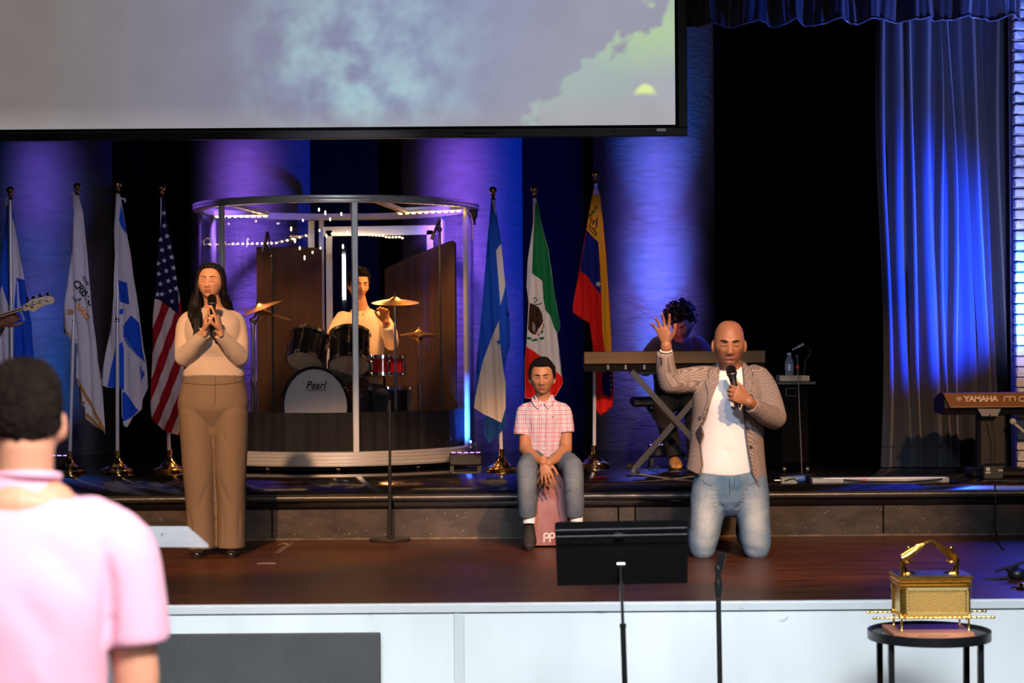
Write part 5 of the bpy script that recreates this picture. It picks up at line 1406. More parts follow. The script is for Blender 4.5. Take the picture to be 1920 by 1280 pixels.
from mathutils.bvhtree import BVHTree
class Onto:
    def __init__(s, *obs):
        vs, fs = [], []
        for o in obs:
            off = rootloc(o); n = len(vs); vs += [v.co + off for v in o.data.vertices]; fs += [tuple(i + n for i in p.vertices) for p in o.data.polygons]
        s.t = BVHTree.FromPolygons(vs, fs); s.last = None
    def __call__(s, x, y, out=.004):
        """point on the garment under photograph pixel (x, y), lifted off by out"""
        d = P(x, y, 1.0) - Vector((0, 0, EYE)); d.normalize()
        h = s.t.ray_cast(Vector((0, 0, EYE)), d)
        if h[0] is None: return s.last or P(x, y, Y0)
        s.last = h[0] - d * out; return s.last
    def line(s, pts, out=.003, k=4):
        r = []
        for a, b in zip(pts, pts[1:]): r += [s(a[0] + (b[0] - a[0]) * t / k, a[1] + (b[1] - a[1]) * t / k, out) for t in range(k)]
        return r + [s(*pts[-1], out)]
black_hair = mat('glossy_black_hair', (.005, .004, .005), .55, spec=.18, bump=.3, bscale=160, stretch=(1, 1, .12))
brow_m = mat('black_brow_hair', (.012, .008, .006), .8); lash_m = mat('dark_lash', (.012, .008, .007), .6)
short_black = mat('short_black_hair', (.004, .003, .003), .75, spec=.15, bump=.9, bscale=260)

# ------------------------------------------------------------------ the standing woman
Y0 = 11.32
q = lambda x, y, d=0: P(x, y, Y0 + d)
wm_ = person((q(402, 1035).x, Y0, ZS), 'woman in beige top and taupe trousers standing eyes closed, hands clasped round a microphone')
H = Head(q(395, 530, -.03), rotm(-4, -9, 2), .87, 1.08, 1.05, True, .85, .95)
b = MB(); H.mesh(b)
b.limb([H.w((0, .018, -.05)), q(399, 570, .0), q(400, 590, .01)], [(.052, .052), (.050, .050), (.085, .06)], n=20)
b.limb([q(400, 592, .02), q(402, 650, .02), q(402, 720, .02), q(402, 790, .03)], [(.11, .06), (.11, .07), (.12, .08), (.12, .08)])
for e, sx, ex, hx in ((-1, 354, 345, 385), (1, 440, 449, 409)):
    b.limb([q(sx - e * 6, 612, .02), q(ex, 672, -.06)], [.034, .036]); b.limb([q(ex, 672, -.06), q(hx, 618, -.235)], [.036, .024])
    b.limb([q(402 + e * 18, 790, .03), q(402 + e * 26, 900, .01), q(402 + e * 28, 1015, .04)], [.07, .05, .036]); 
# clasped hands round the microphone, index fingers raised to a point
c4 = [(4, 4, 4), (62, 62, 22), (62, 62, 22), (60, 62, 22)]
hand(b, q(384, 621, -.235), (.16, -.24, .96), (1, .10, .1), -1, c4, .94, thumb=[(.6, .3, .75), (.6, .35, .9), (.1, .3, 1)], spread=.06)
hand(b, q(413, 621, -.235), (-.16, -.24, .96), (-1, .10, .1), 1, [(4, 4, 4), (66, 60, 22), (66, 60, 22), (64, 60, 22)], .94, thumb=[(.6, .3, .75), (.6, .35, .9), (.1, .3, 1)], spread=.06)
skinW = (.56, .30, .19)
remesh(b, 'body', skin_m, wm_, .0036, 2, paint=H.paint(skinW, (.40, .13, .11), blush=.3))
H.brows(wm_, brow_m, .0030, .001, .2); H.lashes(wm_, lash_m, -.006, .005)
# hair: cap with centre parting, long locks in front of one shoulder and behind the other
hb = MB()
line = [(-1, .078), (-.75, .070), (-.55, .045), (-.35, .0), (-.15, -.05), (.2, -.09), (1, -.11)]
hc = H.hair(wm_, black_hair, line, lambda u: .017 + .004 * abs(u.x), .001, 30, name='hair')
lk = MB()
lk.limb([H.w((-.066, .02, .05)), H.w((-.082, .01, 0)), H.w((-.084, .005, -.06)), q(366, 580, -.05), q(368, 600, -.12), q(366, 622, -.15)], [(.014, .04), (.017, .045), (.02, .04), (.036, .03), (.034, .024), (.012, .010)], up=(0, -1, 0))
lk.limb([H.w((-.075, .03, .0)), q(363, 570, -.04), q(358, 590, -.10), q(361, 606, -.125)], [(.02, .04), (.03, .03), (.020, .018), (.008, .006)])
lk.limb([q(371, 590, -.10), q(372, 612, -.14), q(364, 630, -.16), q(361, 638, -.165)], [(.028, .02), (.022, .014), (.012, .01), (.004, .004)])
lk.limb([H.w((.066, .02, .05)), H.w((.082, .02, 0)), H.w((.088, .02, -.06)), q(428, 575, .03), q(432, 588, .04)], [(.012, .04), (.015, .045), (.019, .045), (.028, .04), (.02, .03)])
lk.limb([H.w((0, .08, .02)), H.w((0, .09, -.07)), q(400, 590, .12), q(400, 640, .13), q(400, 660, .12)], [(.06, .03), (.085, .04), (.10, .03), (.085, .02), (.05, .01)])
remesh(lk, 'long_locks', black_hair, wm_, .005, 5, disp=lambda co, nn: .0018 * np.sin(co[:, 0] * 420 + 3 * np.sin(co[:, 2] * 14)))
MB().ell(H.w((-.079, -.004, -.046)), .004, n=8, m=6).obj('earring', chrome, wm_)
MB().ell(H.w((.079, -.004, -.046)), .004, n=8, m=6).obj('earring', chrome, wm_)
# top
sw = MB()
sw.limb([q(401, 706, .02), q(401, 690, .02), q(401, 660, .01), q(400, 628, -.015), q(399, 604, .0), q(399, 587, .015), q(399, 578, .02)],
        [(.176, .118), (.174, .120), (.158, .118), (.166, .135), (.160, .105), (.118, .068), (.070, .056)], flat=(True, True), n=36)
for e, sx, ex, wx in ((-1, 352, 345.5, 386), (1, 441.5, 449, 410)):
    sw.limb([q(sx + 12 * -e, 594, .02), q(sx, 604, .02), q((sx + ex) / 2 - e * -1.5, 637, -.01), q(ex, 668, -.05)], [(.045, .045), (.057, .057), (.059, .057), (.053, .053)])
    sw.limb([q(ex, 669, -.05), q((ex * .62 + wx * .38), 652, -.12), q(wx, 624, -.215)], [(.055, .054), (.050, .048), (.034, .034)], flat=(False, True))
cl = []
rr_ = random.Random(4)
for k in range(9): cl.append((q(350 + rr_.uniform(-4, 40), 688 + k * 1.2, -.11), q(420 + rr_.uniform(-10, 30), 682 + k * 2.4, -.11), .006, -.004))
for e, ex, wx in ((-1, 345, 386), (1, 449, 410)):
    for k in range(5): cl.append((q(ex - e * (4 + 7 * k), 664 - 8 * k, -.17), q(ex - e * (14 + 7 * k), 686 - 11 * k, -.10), .007, -.003))
    cl.append((q(ex - e * 16, 650, -.12), q(ex - e * 6, 640, -.08), .008, -.006)); cl.append((q(399 + e * 35, 600, -.05), q(399 + e * 38, 640, -.06), .012, -.006))
cl.append((q(362, 664, -.12), q(446, 663, -.12), .006, -.004))
knit = mat('beige_fine_knit', (.50, .40, .335), .85, spec=.2, bump=.2, bscale=500, sheen=.15)
remesh(sw, 'long_sleeve_top', knit, wm_, .0055, 5, disp=lambda co, nn, f=creases(cl): f(co, nn) + .0022 * wob(co, 30, 2))
# trousers
tr_ = MB()
tr_.limb([q(401, 701, .02), q(401, 716, .02), q(400, 742, .02), q(400, 768, .02), q(402, 800, .02)], [(.172, .118), (.180, .125), (.198, .14), (.198, .142), (.13, .085)], flat=(True, False), n=40)
tr_.limb([q(369, 775, .02), q(371, 820, .01), q(373, 880, .0), q(376, 950, .01), q(378.5, 1028, .01)], [(.102, .125), (.099, .118), (.093, .105), (.083, .098), (.0825, .105)], flat=(False, True), n=30)
tr_.limb([q(433, 775, .02), q(433, 820, .01), q(433, 880, .0), q(434, 950, .01), q(434.5, 1026, .01)], [(.100, .125), (.096, .118), (.089, .105), (.080, .098), (.081, .105)], flat=(False, True), n=30)
cl = [(q(404, 720, -.12), q(405, 790, -.13), .006, -.004), (q(373, 730, -.12), q(377, 1020, -.10), .006, .0035), (q(432, 730, -.12), q(434, 1020, -.10), .006, .0035), (q(404, 790, -.1), q(380, 830, -.11), .012, -.005),
      (q(405, 795, -.1), q(430, 838, -.11), .012, -.005), (q(345, 712, -.06), q(338, 745, -.05), .006, -.005), (q(455, 712, -.06), q(463, 745, -.05), .006, -.005), (q(395, 900, -.08), q(370, 960, -.1), .014, -.006),
      (q(412, 900, -.08), q(440, 970, -.1), .014, -.006), (q(355, 960, -.06), q(362, 1020, -.08), .012, -.006), (q(448, 960, -.06), q(452, 1020, -.08), .012, -.006), (q(420, 960, -.08), q(422, 1024, -.08), .010, -.006)]
taupe = mat('taupe_suiting', (.165, .118, .082), .85, spec=.2, bump=.2, bscale=500)
tro = remesh(tr_, 'trousers', taupe, wm_, .007, 5, disp=lambda co, nn, f=creases(cl): f(co, nn) + .003 * wob(co * np.array([1, 1, .35]), 26, 4))
on = Onto(tro)
MB().tube(on.line([(346, 718), (370, 720), (401, 722), (404, 721), (430, 719), (455, 715)], .001, 6), .0022, 5).obj('waist_seam', mat('taupe_seam', (.07, .05, .035), .9), wm_)
MB().tube(on.line([(403, 704), (404, 735), (402, 758)], .001, 6), .0020, 5).obj('fly_seam', mat('taupe_seam', (.07, .05, .035), .9), wm_)
for x in (365, 438): MB().tube(on.line([(x, 703), (x, 719)], .002, 3), .0048, 6).obj('belt_loop', taupe, wm_)
for pts in ([(341, 722), (337, 745), (340, 760)], [(459, 720), (464, 742), (461, 760)]): MB().tube(on.line(pts, .001, 4), .0018, 5).obj('pocket_seam', mat('taupe_seam', (.07, .05, .035), .9), wm_)
shm = mat('black_leather', (.008, .007, .007), .25)
shoe('shoe', shm, rubber, wm_, q(381, 1030, .09) * 1 + Vector((0, 0, -.0)), Vector((q(376, 1036, 0).x, Y0 - .17, ZS)), .038, .06)
shoe('shoe', shm, rubber, wm_, Vector((q(434, 1030).x, Y0 + .09, ZS)), Vector((q(441, 1030).x, Y0 - .17, ZS)), .038, .06)
make_mic('black handheld microphone in the clasped hands of the woman', q(397, 551, -.215), q(401, 628, -.225), .027)
MB().tube([q(379 + 4.5 * math.cos(a), 617.5 + 2.5 * math.cos(a + .6), -.225 + .026 * math.sin(a)) for a in [2 * PI * k / 16 for k in range(16)]], .003, 6, closed=True).obj('bracelet', mat('pearl', (.75, .7, .65), .3), wm_)

# ------------------------------------------------------------------ the kneeling man
Y0 = 10.98
q = lambda x, y, d=0: P(x, y, Y0 + d)
pm = person((q(1368, 1048).x, Y0, ZS), 'bald man in checked blazer and jeans kneeling with one hand raised, speaking into a microphone')
H = Head(q(1367, 645, -.02), rotm(-3, 3, 1), 1.13, 1.0, .72, True, 1.05, 1.05, open_mouth=.010)
b = MB(); H.mesh(b)
b.limb([H.w((0, .015, -.05)), q(1370, 690, .05), q(1371, 712, .07)], [(.062, .062), (.066, .066), (.11, .07)], n=20)
b.limb([q(1370, 712, .07), q(1368, 800, .07), q(1366, 890, .08)], [(.13, .08), (.12, .08), (.13, .09)])
b.limb([q(1322, 712, .07), q(1253, 716, -.02)], [.045, .042]); b.limb([q(1253, 716, -.02), q(1249, 648, -.10)], [.042, .031])
b.limb([q(1420, 712, .07), q(1452, 785, -.03)], [.05, .042]); b.limb([q(1452, 785, -.03), q(1404, 753, -.245)], [.042, .029])
for sx in (1326, 1412): b.limb([q(sx, 915, .08), q(sx, 1005, .03)], [.07, .045]); b.limb([q(sx, 1010, .05), Vector((q(sx, 1022).x, Y0 + .40, ZS + .08))], [.04, .035])
# raised open hand, palm up and turned to the left
hand(b, q(1249.5, 645, -.105), (-.22, -.10, 1), (-.35, -.95, .1), 1, [(4, 16, 10), (8, 18, 12), (14, 20, 12), (20, 24, 12)], 1.0, fr=1.05, thumb=[(.75, .25, .65), (.55, .3, .85), (.4, .2, 1)], spread=.24)
# right hand gripping the microphone
hand(b, q(1404, 752, -.245), (-.78, -.30, .42), (-.25, 1, -.1), -1, [(44, 58, 28), (54, 66, 30), (60, 68, 32), (68, 72, 34)], 1.05, thumb=[(.7, .55, .6), (.5, .6, .8), (.1, .5, .9)], spread=.05)
skinP = (.30, .135, .07)
remesh(b, 'body', skin_m, pm, .0038, 2, paint=H.paint(skinP, (.36, .13, .10), beard=.42, beardc=(.05, .03, .024), blush=.15, scalp=(.25, .11, .07, .35)))
H.brows(pm, brow_m, .0042, -.002, .15, inner=.012, z0=.017); H.lashes(pm, lash_m, -.003, .004, .0018)
MB().limb([H.at(-.011, -.0695, -.001), H.at(0, -.0700, -.003), H.at(.011, -.0695, -.004)], [(.003, .003)] * 3, n=8).obj('teeth', mat('tooth_white', (.6, .55, .5), .3), pm)
# t-shirt
ts = MB()
ts.limb([q(1363, 889, .06), q(1364, 860, .06), q(1366, 800, .06), q(1369, 748, .05), q(1371, 716, .06), q(1372, 698, .07), q(1371, 688, .07)],
        [(.176, .135), (.172, .138), (.168, .135), (.182, .145), (.175, .12), (.13, .09), (.078, .072)], flat=(True, True), n=40)
cl = [(q(1350, 775, -.09), q(1410, 870, -.08), .010, -.008), (q(1340, 800, -.09), q(1380, 880, -.08), .012, -.005), (q(1352, 700, -.03), q(1366, 760, -.09), .010, -.005), (q(1392, 705, -.03), q(1382, 760, -.08), .010, -.005), (q(1330, 840, -.08), q(1395, 850, -.09), .014, -.004)]
remesh(ts, 'tee_shirt', mat('white_cotton', (.68, .70, .74), .85, spec=.2, bump=.12, bscale=400), pm, .0065, 5, disp=lambda co, nn, f=creases(cl): f(co, nn) + .003 * wob(co, 22, 1))
# checked blazer, open in front
def houndstooth():
    m = bpy.data.materials.new('brown_white_houndstooth'); m.use_nodes = True; nt = m.node_tree; bs = nt.nodes['Principled BSDF']
    tc = nd(nt, 'ShaderNodeTexCoord'); mp = nd(nt, 'ShaderNodeMapping'); mp.inputs['Rotation'].default_value = (.3, .25, .6)
    nt.links.new(tc.outputs['Object'], mp.inputs[0])
    ch = nd(nt, 'ShaderNodeTexChecker'); ch.inputs['Scale'].default_value = 175
    nt.links.new(mp.outputs[0], ch.inputs[0]); ch.inputs[1].default_value = (.36, .31, .285, 1); ch.inputs[2].default_value = (.085, .066, .060, 1)
    nt.links.new(ch.outputs[0], bs.inputs['Base Color']); bs.inputs['Roughness'].default_value = .9; bs.inputs['Specular IOR Level'].default_value = .15
    bp = nd(nt, 'ShaderNodeBump'); bp.inputs['Strength'].default_value = .3; bp.inputs['Distance'].default_value = .002; nt.links.new(ch.outputs[1], bp.inputs['Height']); nt.links.new(bp.outputs[0], bs.inputs['Normal'])
    return m
hound = houndstooth()
jk = MB()
jk.limb([q(1362, 925, .07), q(1362, 890, .07), q(1363, 850, .07), q(1364, 800, .07), q(1368, 752, .06), q(1370, 718, .07), q(1371, 700, .08), q(1371, 688, .085), q(1371, 680, .09)],
        [(.238, .168), (.228, .165), (.212, .16), (.203, .158), (.208, .165), (.205, .14), (.165, .105), (.10, .085), (.085, .078)], flat=(True, True), n=48)
jk.limb([q(1345, 708, .08), q(1322, 709, .07), q(1290, 713, .03), q(1256, 717, -.02)], [(.06, .06), (.074, .074), (.073, .07), (.065, .063)], n=22)
jk.limb([q(1256, 717, -.02), q(1249, 692, -.06), q(1247, 660, -.10)], [(.066, .064), (.056, .056), (.047, .046)], flat=(False, True), n=22)
jk.limb([q(1398, 708, .08), q(1420, 709, .07), q(1440, 745, .02), q(1452, 783, -.03)], [(.06, .06), (.075, .074), (.073, .07), (.066, .064)], n=22)
jk.limb([q(1452, 783, -.03), q(1432, 774, -.12), q(1408, 758, -.21)], [(.067, .065), (.058, .056), (.046, .046)], flat=(False, True), n=22)
cl = []
rr_ = random.Random(9)
for k in range(4):
    cl.append((q(1268 + 9 * k, 695, -.03), q(1262 + 10 * k, 735, -.04), .010, -.006)); cl.append((q(1250 + 3 * k, 700 + 6 * k, -.12), q(1275 + 3 * k, 712 + 6 * k, -.08), .009, -.006))
    cl.append((q(1425 - 2 * k, 755 + 5 * k, -.14), q(1470 - 4 * k, 762 + 9 * k, -.05), .009, -.006)); cl.append((q(1425, 730 + 6 * k, -.06), q(1455, 735 + 8 * k, -.03), .010, -.005))
cl += [(q(1308, 720, -.02), q(1302, 780, -.06), .012, -.008), (q(1300, 790, -.05), q(1312, 850, -.06), .012, -.007), (q(1420, 800, -.06), q(1428, 880, -.06), .012, -.006), (q(1405, 712, -.02), q(1430, 730, -.03), .010, -.005)]
jo = remesh(jk, 'blazer', hound, pm, .0065, 4, disp=lambda co, nn, f=creases(cl): f(co, nn) + .003 * wob(co, 24, 3))
opening = [(1343, 660), (1349, 684), (1347, 712), (1333, 745), (1322, 785), (1314, 795), (1319, 814), (1313, 834), (1317, 871), (1311, 892), (1309, 960), (1440, 960), (1424, 919), (1412, 888), (1404, 850), (1398, 810), (1395, 761), (1395, 712), (1392, 676), (1395, 660)]
def hemline(px): return 876 + (px - 1279) * .42 if px < 1330 else (919 - max(0, px - 1428) * .9)
def cutj(px, py, n, c):
    if py > hemline(px) and py > 860: return True
    sleeve = (py < 765 and px > 1400 and c.y < Y0 - .09)
    return c.y < Y0 + .03 and not sleeve and pip(px, py, opening)
onj = Onto(jo); cutmesh(jo, pm, cutj); solid(jo, .006)
def lap(name, poly, out=.006, m=hound):
    """flat cloth piece lying on the garment"""
    o = sheet(name, poly, [], lambda x, y: onj(x, y, out), m, pm, step=4); md = o.modifiers.new('thickness', 'SOLIDIFY'); md.thickness = .004; md.offset = 0; return o
edge_m = mat('brown_blazer_edge', (.10, .08, .072), .9)
for pts in ([(1347, 684), (1347, 712), (1333, 745), (1322, 785), (1314, 795), (1319, 814), (1313, 834), (1317, 871), (1311, 890)], [(1392, 678), (1395, 712), (1395, 761), (1398, 810), (1404, 850), (1412, 888), (1424, 917)]):
    MB().tube(onj.line(pts, .001, 5), .0045, 6).obj('front_edge', edge_m, pm)
lap('lapel', [(1346, 679), (1349, 690), (1348, 713), (1340, 731), (1328, 764), (1319, 786), (1318, 776), (1326, 752), (1327, 735), (1322, 715), (1330, 708), (1326, 700), (1334, 688)])
lap('lapel', [(1392, 677), (1395, 695), (1396.5, 730), (1396, 762), (1401, 762), (1407, 740), (1412, 716), (1405, 709), (1413, 702), (1406, 688)])
btn = mat('dark_brown_button', (.03, .018, .014), .3)
for x, y in ((1313, 783), (1402, 803), (1408, 838)): MB().lathe(onj(x, y, .004), [(.001, -.004), (.007, -.004), (.0095, 0), (.0095, .003), (.001, .003)], (0, 1, 0), 14).obj('button', btn, pm)
for k in range(3): MB().ell(q(1239 + .8 * k, 671 + 5 * k, -.135), (.006, .004, .006), n=10, m=6).obj('cuff_button', btn, pm); MB().ell(q(1411 + 5 * k, 771 + 2.4 * k, -.205 + .02 * k), (.006, .006, .006), n=10, m=6).obj('cuff_button', btn, pm)
# lining glimpse and pocket flap
lap('lining', [(1304, 812), (1314, 795), (1319, 814), (1313, 834), (1309, 826)], .003, mat('dark_plum_lining', (.035, .025, .035), .4))
# jeans with faded fronts
dn = MB()
dn.limb([q(1366, 884, .07), q(1367, 905, .07), q(1368, 922, .07)], [(.185, .14), (.197, .15), (.185, .145)], flat=(True, False), n=36)
dn.limb([q(1337, 902, .07), q(1330, 935, .05), q(1324, 980, .03), q(1318.5, 1018, .02), q(1318, 1026, .02)], [(.110, .13), (.103, .115), (.090, .095), (.080, .082), (.076, .07)], n=30)
dn.limb([q(1403, 902, .07), q(1408, 935, .05), q(1414, 980, .03), q(1418, 1018, .02), q(1418, 1026, .02)], [(.110, .13), (.103, .115), (.092, .095), (.084, .083), (.080, .07)], n=30)
for sx in (1318, 1418):
    x = q(sx, 1022).x; dn.limb([Vector((x, Y0 + .03, ZS + .078)), Vector((x, Y0 + .25, ZS + .085)), Vector((x, Y0 + .42, ZS + .075))], [(.078, .072), (.072, .072), (.06, .06)], up=(0, 0, 1), flat=(False, True), n=24)
cl = []
for e, cx_ in ((-1, 1366), (1, 1368)):
    for k in range(6):
        cl.append((q(cx_ + e * 3, 926 + 3.5 * k, -.03), q(cx_ + e * (38 - 2 * k), 920 + 9 * k, -.07), .0085, -.008))
    for k in range(4): cl.append((q(cx_ + e * 28, 1004 + 8 * k, -.07), q(cx_ + e * 44, 1012 + 8 * k, -.08), .007, -.004))
cl.append((q(1366, 892, -.08), q(1366, 922, -.08), .006, -.005))
cen = [np.array(q(1324, 975, -.07)), np.array(q(1416, 975, -.07))]
def paintj(co):
    base_ = np.array((.060, .145, .255)); fade = np.array((.42, .48, .50))
    f = np.zeros(len(co))
    for c in cen:
        d = co - c; f = np.maximum(f, np.exp(-(d[:, 0] / .055) ** 2 - (d[:, 2] / .17) ** 2) * (co[:, 1] < Y0 + .05))
    f = np.clip(f * .85 + .10 * wob(co, 55, 2) + .08, 0, 1)[:, None]
    return base_ * (1 - f) + fade * f
denim = mat('washed_blue_denim', (1, 1, 1), .85, spec=.2, bump=.3, bscale=600, attr='Col', vary=.12, vscale=60)
jo2 = remesh(dn, 'jeans', denim, pm, .0065, 4, disp=lambda co, nn, f=creases(cl): f(co, nn) + .003 * wob(co, 30, 5), paint=paintj)
fly = mat('dark_denim_seam', (.03, .06, .11), .8)
on = Onto(jo2)
for pts in ([(1377, 895), (1377, 908), (1369, 922)], [(1368, 895), (1368, 928)], [(1316, 899), (1322, 906), (1334, 910)], [(1420, 899), (1414, 906), (1402, 910)]): MB().tube(on.line(pts, .001, 4), .0017, 5).obj('denim_seam', fly, pm)
for sx in (1322, 1414):
    x = q(sx, 1022).x; shoe('shoe', shm, rubber, pm, Vector((x, Y0 + .47, ZS + .22)), Vector((x, Y0 + .50, ZS + .015)), .045, .08)
make_mic('black handheld microphone held to the mouth of the kneeling man', q(1369, 684, -.205), q(1385, 764, -.245), .029)
wst = MB().tube([q(1407 + 4.5 * math.cos(a), 749 + 9.5 * math.sin(a), -.225 - .03 * math.cos(a + .6)) for a in [2 * PI * k / 20 for k in range(20)]], .0055, 8, closed=True).obj('watch_band', mat('gold_watch_band', (.7, .5, .3), .25, .9), pm)
MB().tube([q(1249 + 10.5 * math.cos(a), 657 + 3.6 * math.sin(a) - 5 * math.cos(a) * 0, -.10 - .032 * math.sin(a)) for a in [2 * PI * k / 20 for k in range(20)]], .003, 6, closed=True).obj('bracelet_cord', mat('pearl', (.75, .7, .65), .3), pm)
for k in range(22):
    a = 2 * PI * k / 22; MB().ell(q(1249 + 10.5 * math.cos(a), 657 + 3.6 * math.sin(a), -.10 - .032 * math.sin(a)), .0048, n=8, m=6).obj('bead', mat('pearl', (.75, .7, .65), .3), pm)

# ------------------------------------------------------------------ cajon and the seated boy
Y0 = 11.60
q = lambda x, y, d=0: P(x, y, Y0 + d)
xc = q(1033, 1028).x; cz = ZS
cj = empty('cajon', (xc, Y0 + .13, ZS), 'upright wooden box drum with burgundy front and pale logo under the boy', 'box drum')
m = MB(); hw = .155; hh = .47; pr = []
def rrect(w, h, r, n=5):
    out = []
    for cx_, cz_, a0 in ((w - r, h - r, 0), (-w + r, h - r, 90), (-w + r, r, 180), (w - r, r, 270)):
        for k in range(n + 1): a = math.radians(a0 + 90 * k / n); out.append((cx_ + r * math.cos(a), cz_ + r * math.sin(a)))
    return out
rp_ = rrect(hw, hh - .01, .02)
m.prism(rp_, (0, .28, 0), lambda x, z: Vector((xc + x, Y0 - .01, cz + .01 + z))).obj('body', mat('warm_orange_wood', (.55, .20, .05), .45, vary=.25, vscale=6, stretch=(1, 1, .15)), cj, smooth=False)
def front_mat():
    m = bpy.data.materials.new('worn_burgundy_front'); m.use_nodes = True; nt = m.node_tree; bs = nt.nodes['Principled BSDF']
    tc = nd(nt, 'ShaderNodeTexCoord'); n = nd(nt, 'ShaderNodeTexNoise'); n.inputs['Scale'].default_value = 5; n.inputs['Detail'].default_value = 6; nt.links.new(tc.outputs['Object'], n.inputs[0])
    r = nd(nt, 'ShaderNodeValToRGB'); r.color_ramp.elements[0].position = .35; r.color_ramp.elements[1].position = .65
    r.color_ramp.elements[0].color = (.30, .15, .16, 1); r.color_ramp.elements[1].color = (.19, .045, .05, 1)
    nt.links.new(n.outputs[0], r.inputs[0]); nt.links.new(r.outputs[0], bs.inputs[0]); bs.inputs['Roughness'].default_value = .45
    return m
m = MB(); m.prism(rp_, (0, -.005, 0), lambda x, z: Vector((xc + x * .985, Y0 - .011, cz + .012 + z * .985))).obj('playing_face', front_mat(), cj, smooth=False)
def lp(x, z): return Vector((q(1020, 1014).x + x, Y0 - .0185, q(1020, 1014).z + z))
lw_ = .0085
arcp = lambda cx_, cz_, r, a0, a1, n=12: [(cx_ + r * math.cos(math.radians(a0 + (a1 - a0) * k / n)), cz_ + r * math.sin(math.radians(a0 + (a1 - a0) * k / n))) for k in range(n + 1)]
logo = [stroke([(0, -.005), (0, .034)], lw_), stroke(arcp(.014, .034, .014, 180, -150), lw_), stroke([(.034, -.005), (.034, .034)], lw_), stroke(arcp(.048, .034, .014, 180, -150), lw_),
        stroke([(.09, -.005), (.09, .048)], lw_), stroke([(.108, -.005), (.108, .048)], lw_)]
decal('printed_logo', logo, mat('cream_logo', (.7, .62, .6), .5), cj, lp)

by = person((xc, Y0 - .02, ZS), 'boy in red and blue checked short sleeve shirt sitting on a box drum')
H = Head(q(1016.5, 708, .05), rotm(-3, 1, -1), .885, 1.04, .72, False, .9, .85)
b = MB(); H.mesh(b)
b.limb([H.w((0, .016, -.05)), q(1018, 742, .09), q(1019, 758, .10)], [(.048, .05), (.048, .05), (.085, .06)], n=20)
b.limb([q(1020, 770, .10), q(1020, 800, .12), q(1020, 850, .16)], [(.08, .05), (.10, .07), (.11, .08)])
for e, sx, ex, wx, wy in ((-1, 981, 985, 1018, 866), (1, 1060, 1061, 1029, 868)):
    b.limb([q(sx - e * 4, 780, .10), q(ex, 812, .08), q(ex, 842, .03)], [.030, .036, .036]); b.limb([q(ex, 842, .03), q((ex + wx) / 2, 857, -.08), q(wx, wy, -.17)], [.037, .032, .022])
    b.limb([q(1020 + e * 22, 858, .16), q(1030 + e * 40, 880, -.11)], [.05, .036]); b.limb([q(1030 + e * 41, 882, -.11), q(1034 + e * 44, 975, -.08)], [.036, .030])
hand(b, q(1019, 864, -.165), (.20, -.25, -.95), (.15, 1, -.3), 1, [(8, 14, 10), (10, 16, 10), (12, 18, 10), (14, 20, 12)], .88, thumb=[(.7, .2, .7), (.4, .2, .9), (.2, .2, 1)], spread=.12)
hand(b, q(1031, 866, -.14), (-.30, -.1, -.90), (.0, 1, -.3), -1, [(10, 14, 10), (10, 16, 10), (12, 18, 10), (14, 20, 12)], .86, thumb=[(.5, .3, .8), (.3, .2, .9), (.2, .2, 1)], spread=.06)
remesh(b, 'body', skin_m, by, .0036, 2, paint=H.paint((.36, .165, .085), (.34, .12, .08), blush=.15))
H.brows(by, brow_m, .0038, .0, .1, inner=.009, outer=.047, z0=.0185); H.eyes(by, gaze=(-.1, -.12))
H.hair(by, short_black, [(-1, .068), (-.7, .070), (-.5, .055), (-.36, .015), (-.22, -.02), (-.05, -.005), (.25, -.03), (1, -.055)], lambda u: .012 + .010 * max(0, u.z) + .005 * math.sin(u.x * 5 + 1) * max(0, u.z), .004, 70, name='hair')
tf = MB(); rr_ = random.Random(2)
for k in range(70):
    a = rr_.uniform(-1.2, 1.25); r0 = H.w((a * .055, -.062 + .03 * abs(a) + rr_.uniform(-.005, .06), .088 - .025 * abs(a) + rr_.uniform(-.004, .018)))
    tf.tube([r0, r0 + Vector((.012, -.008, .006)), r0 + Vector((.026, -.012, -.002 + rr_.uniform(-.006, .006)))], [.0045, .004, .001], 5)
tf.obj('fringe', short_black, by, kind='stuff')
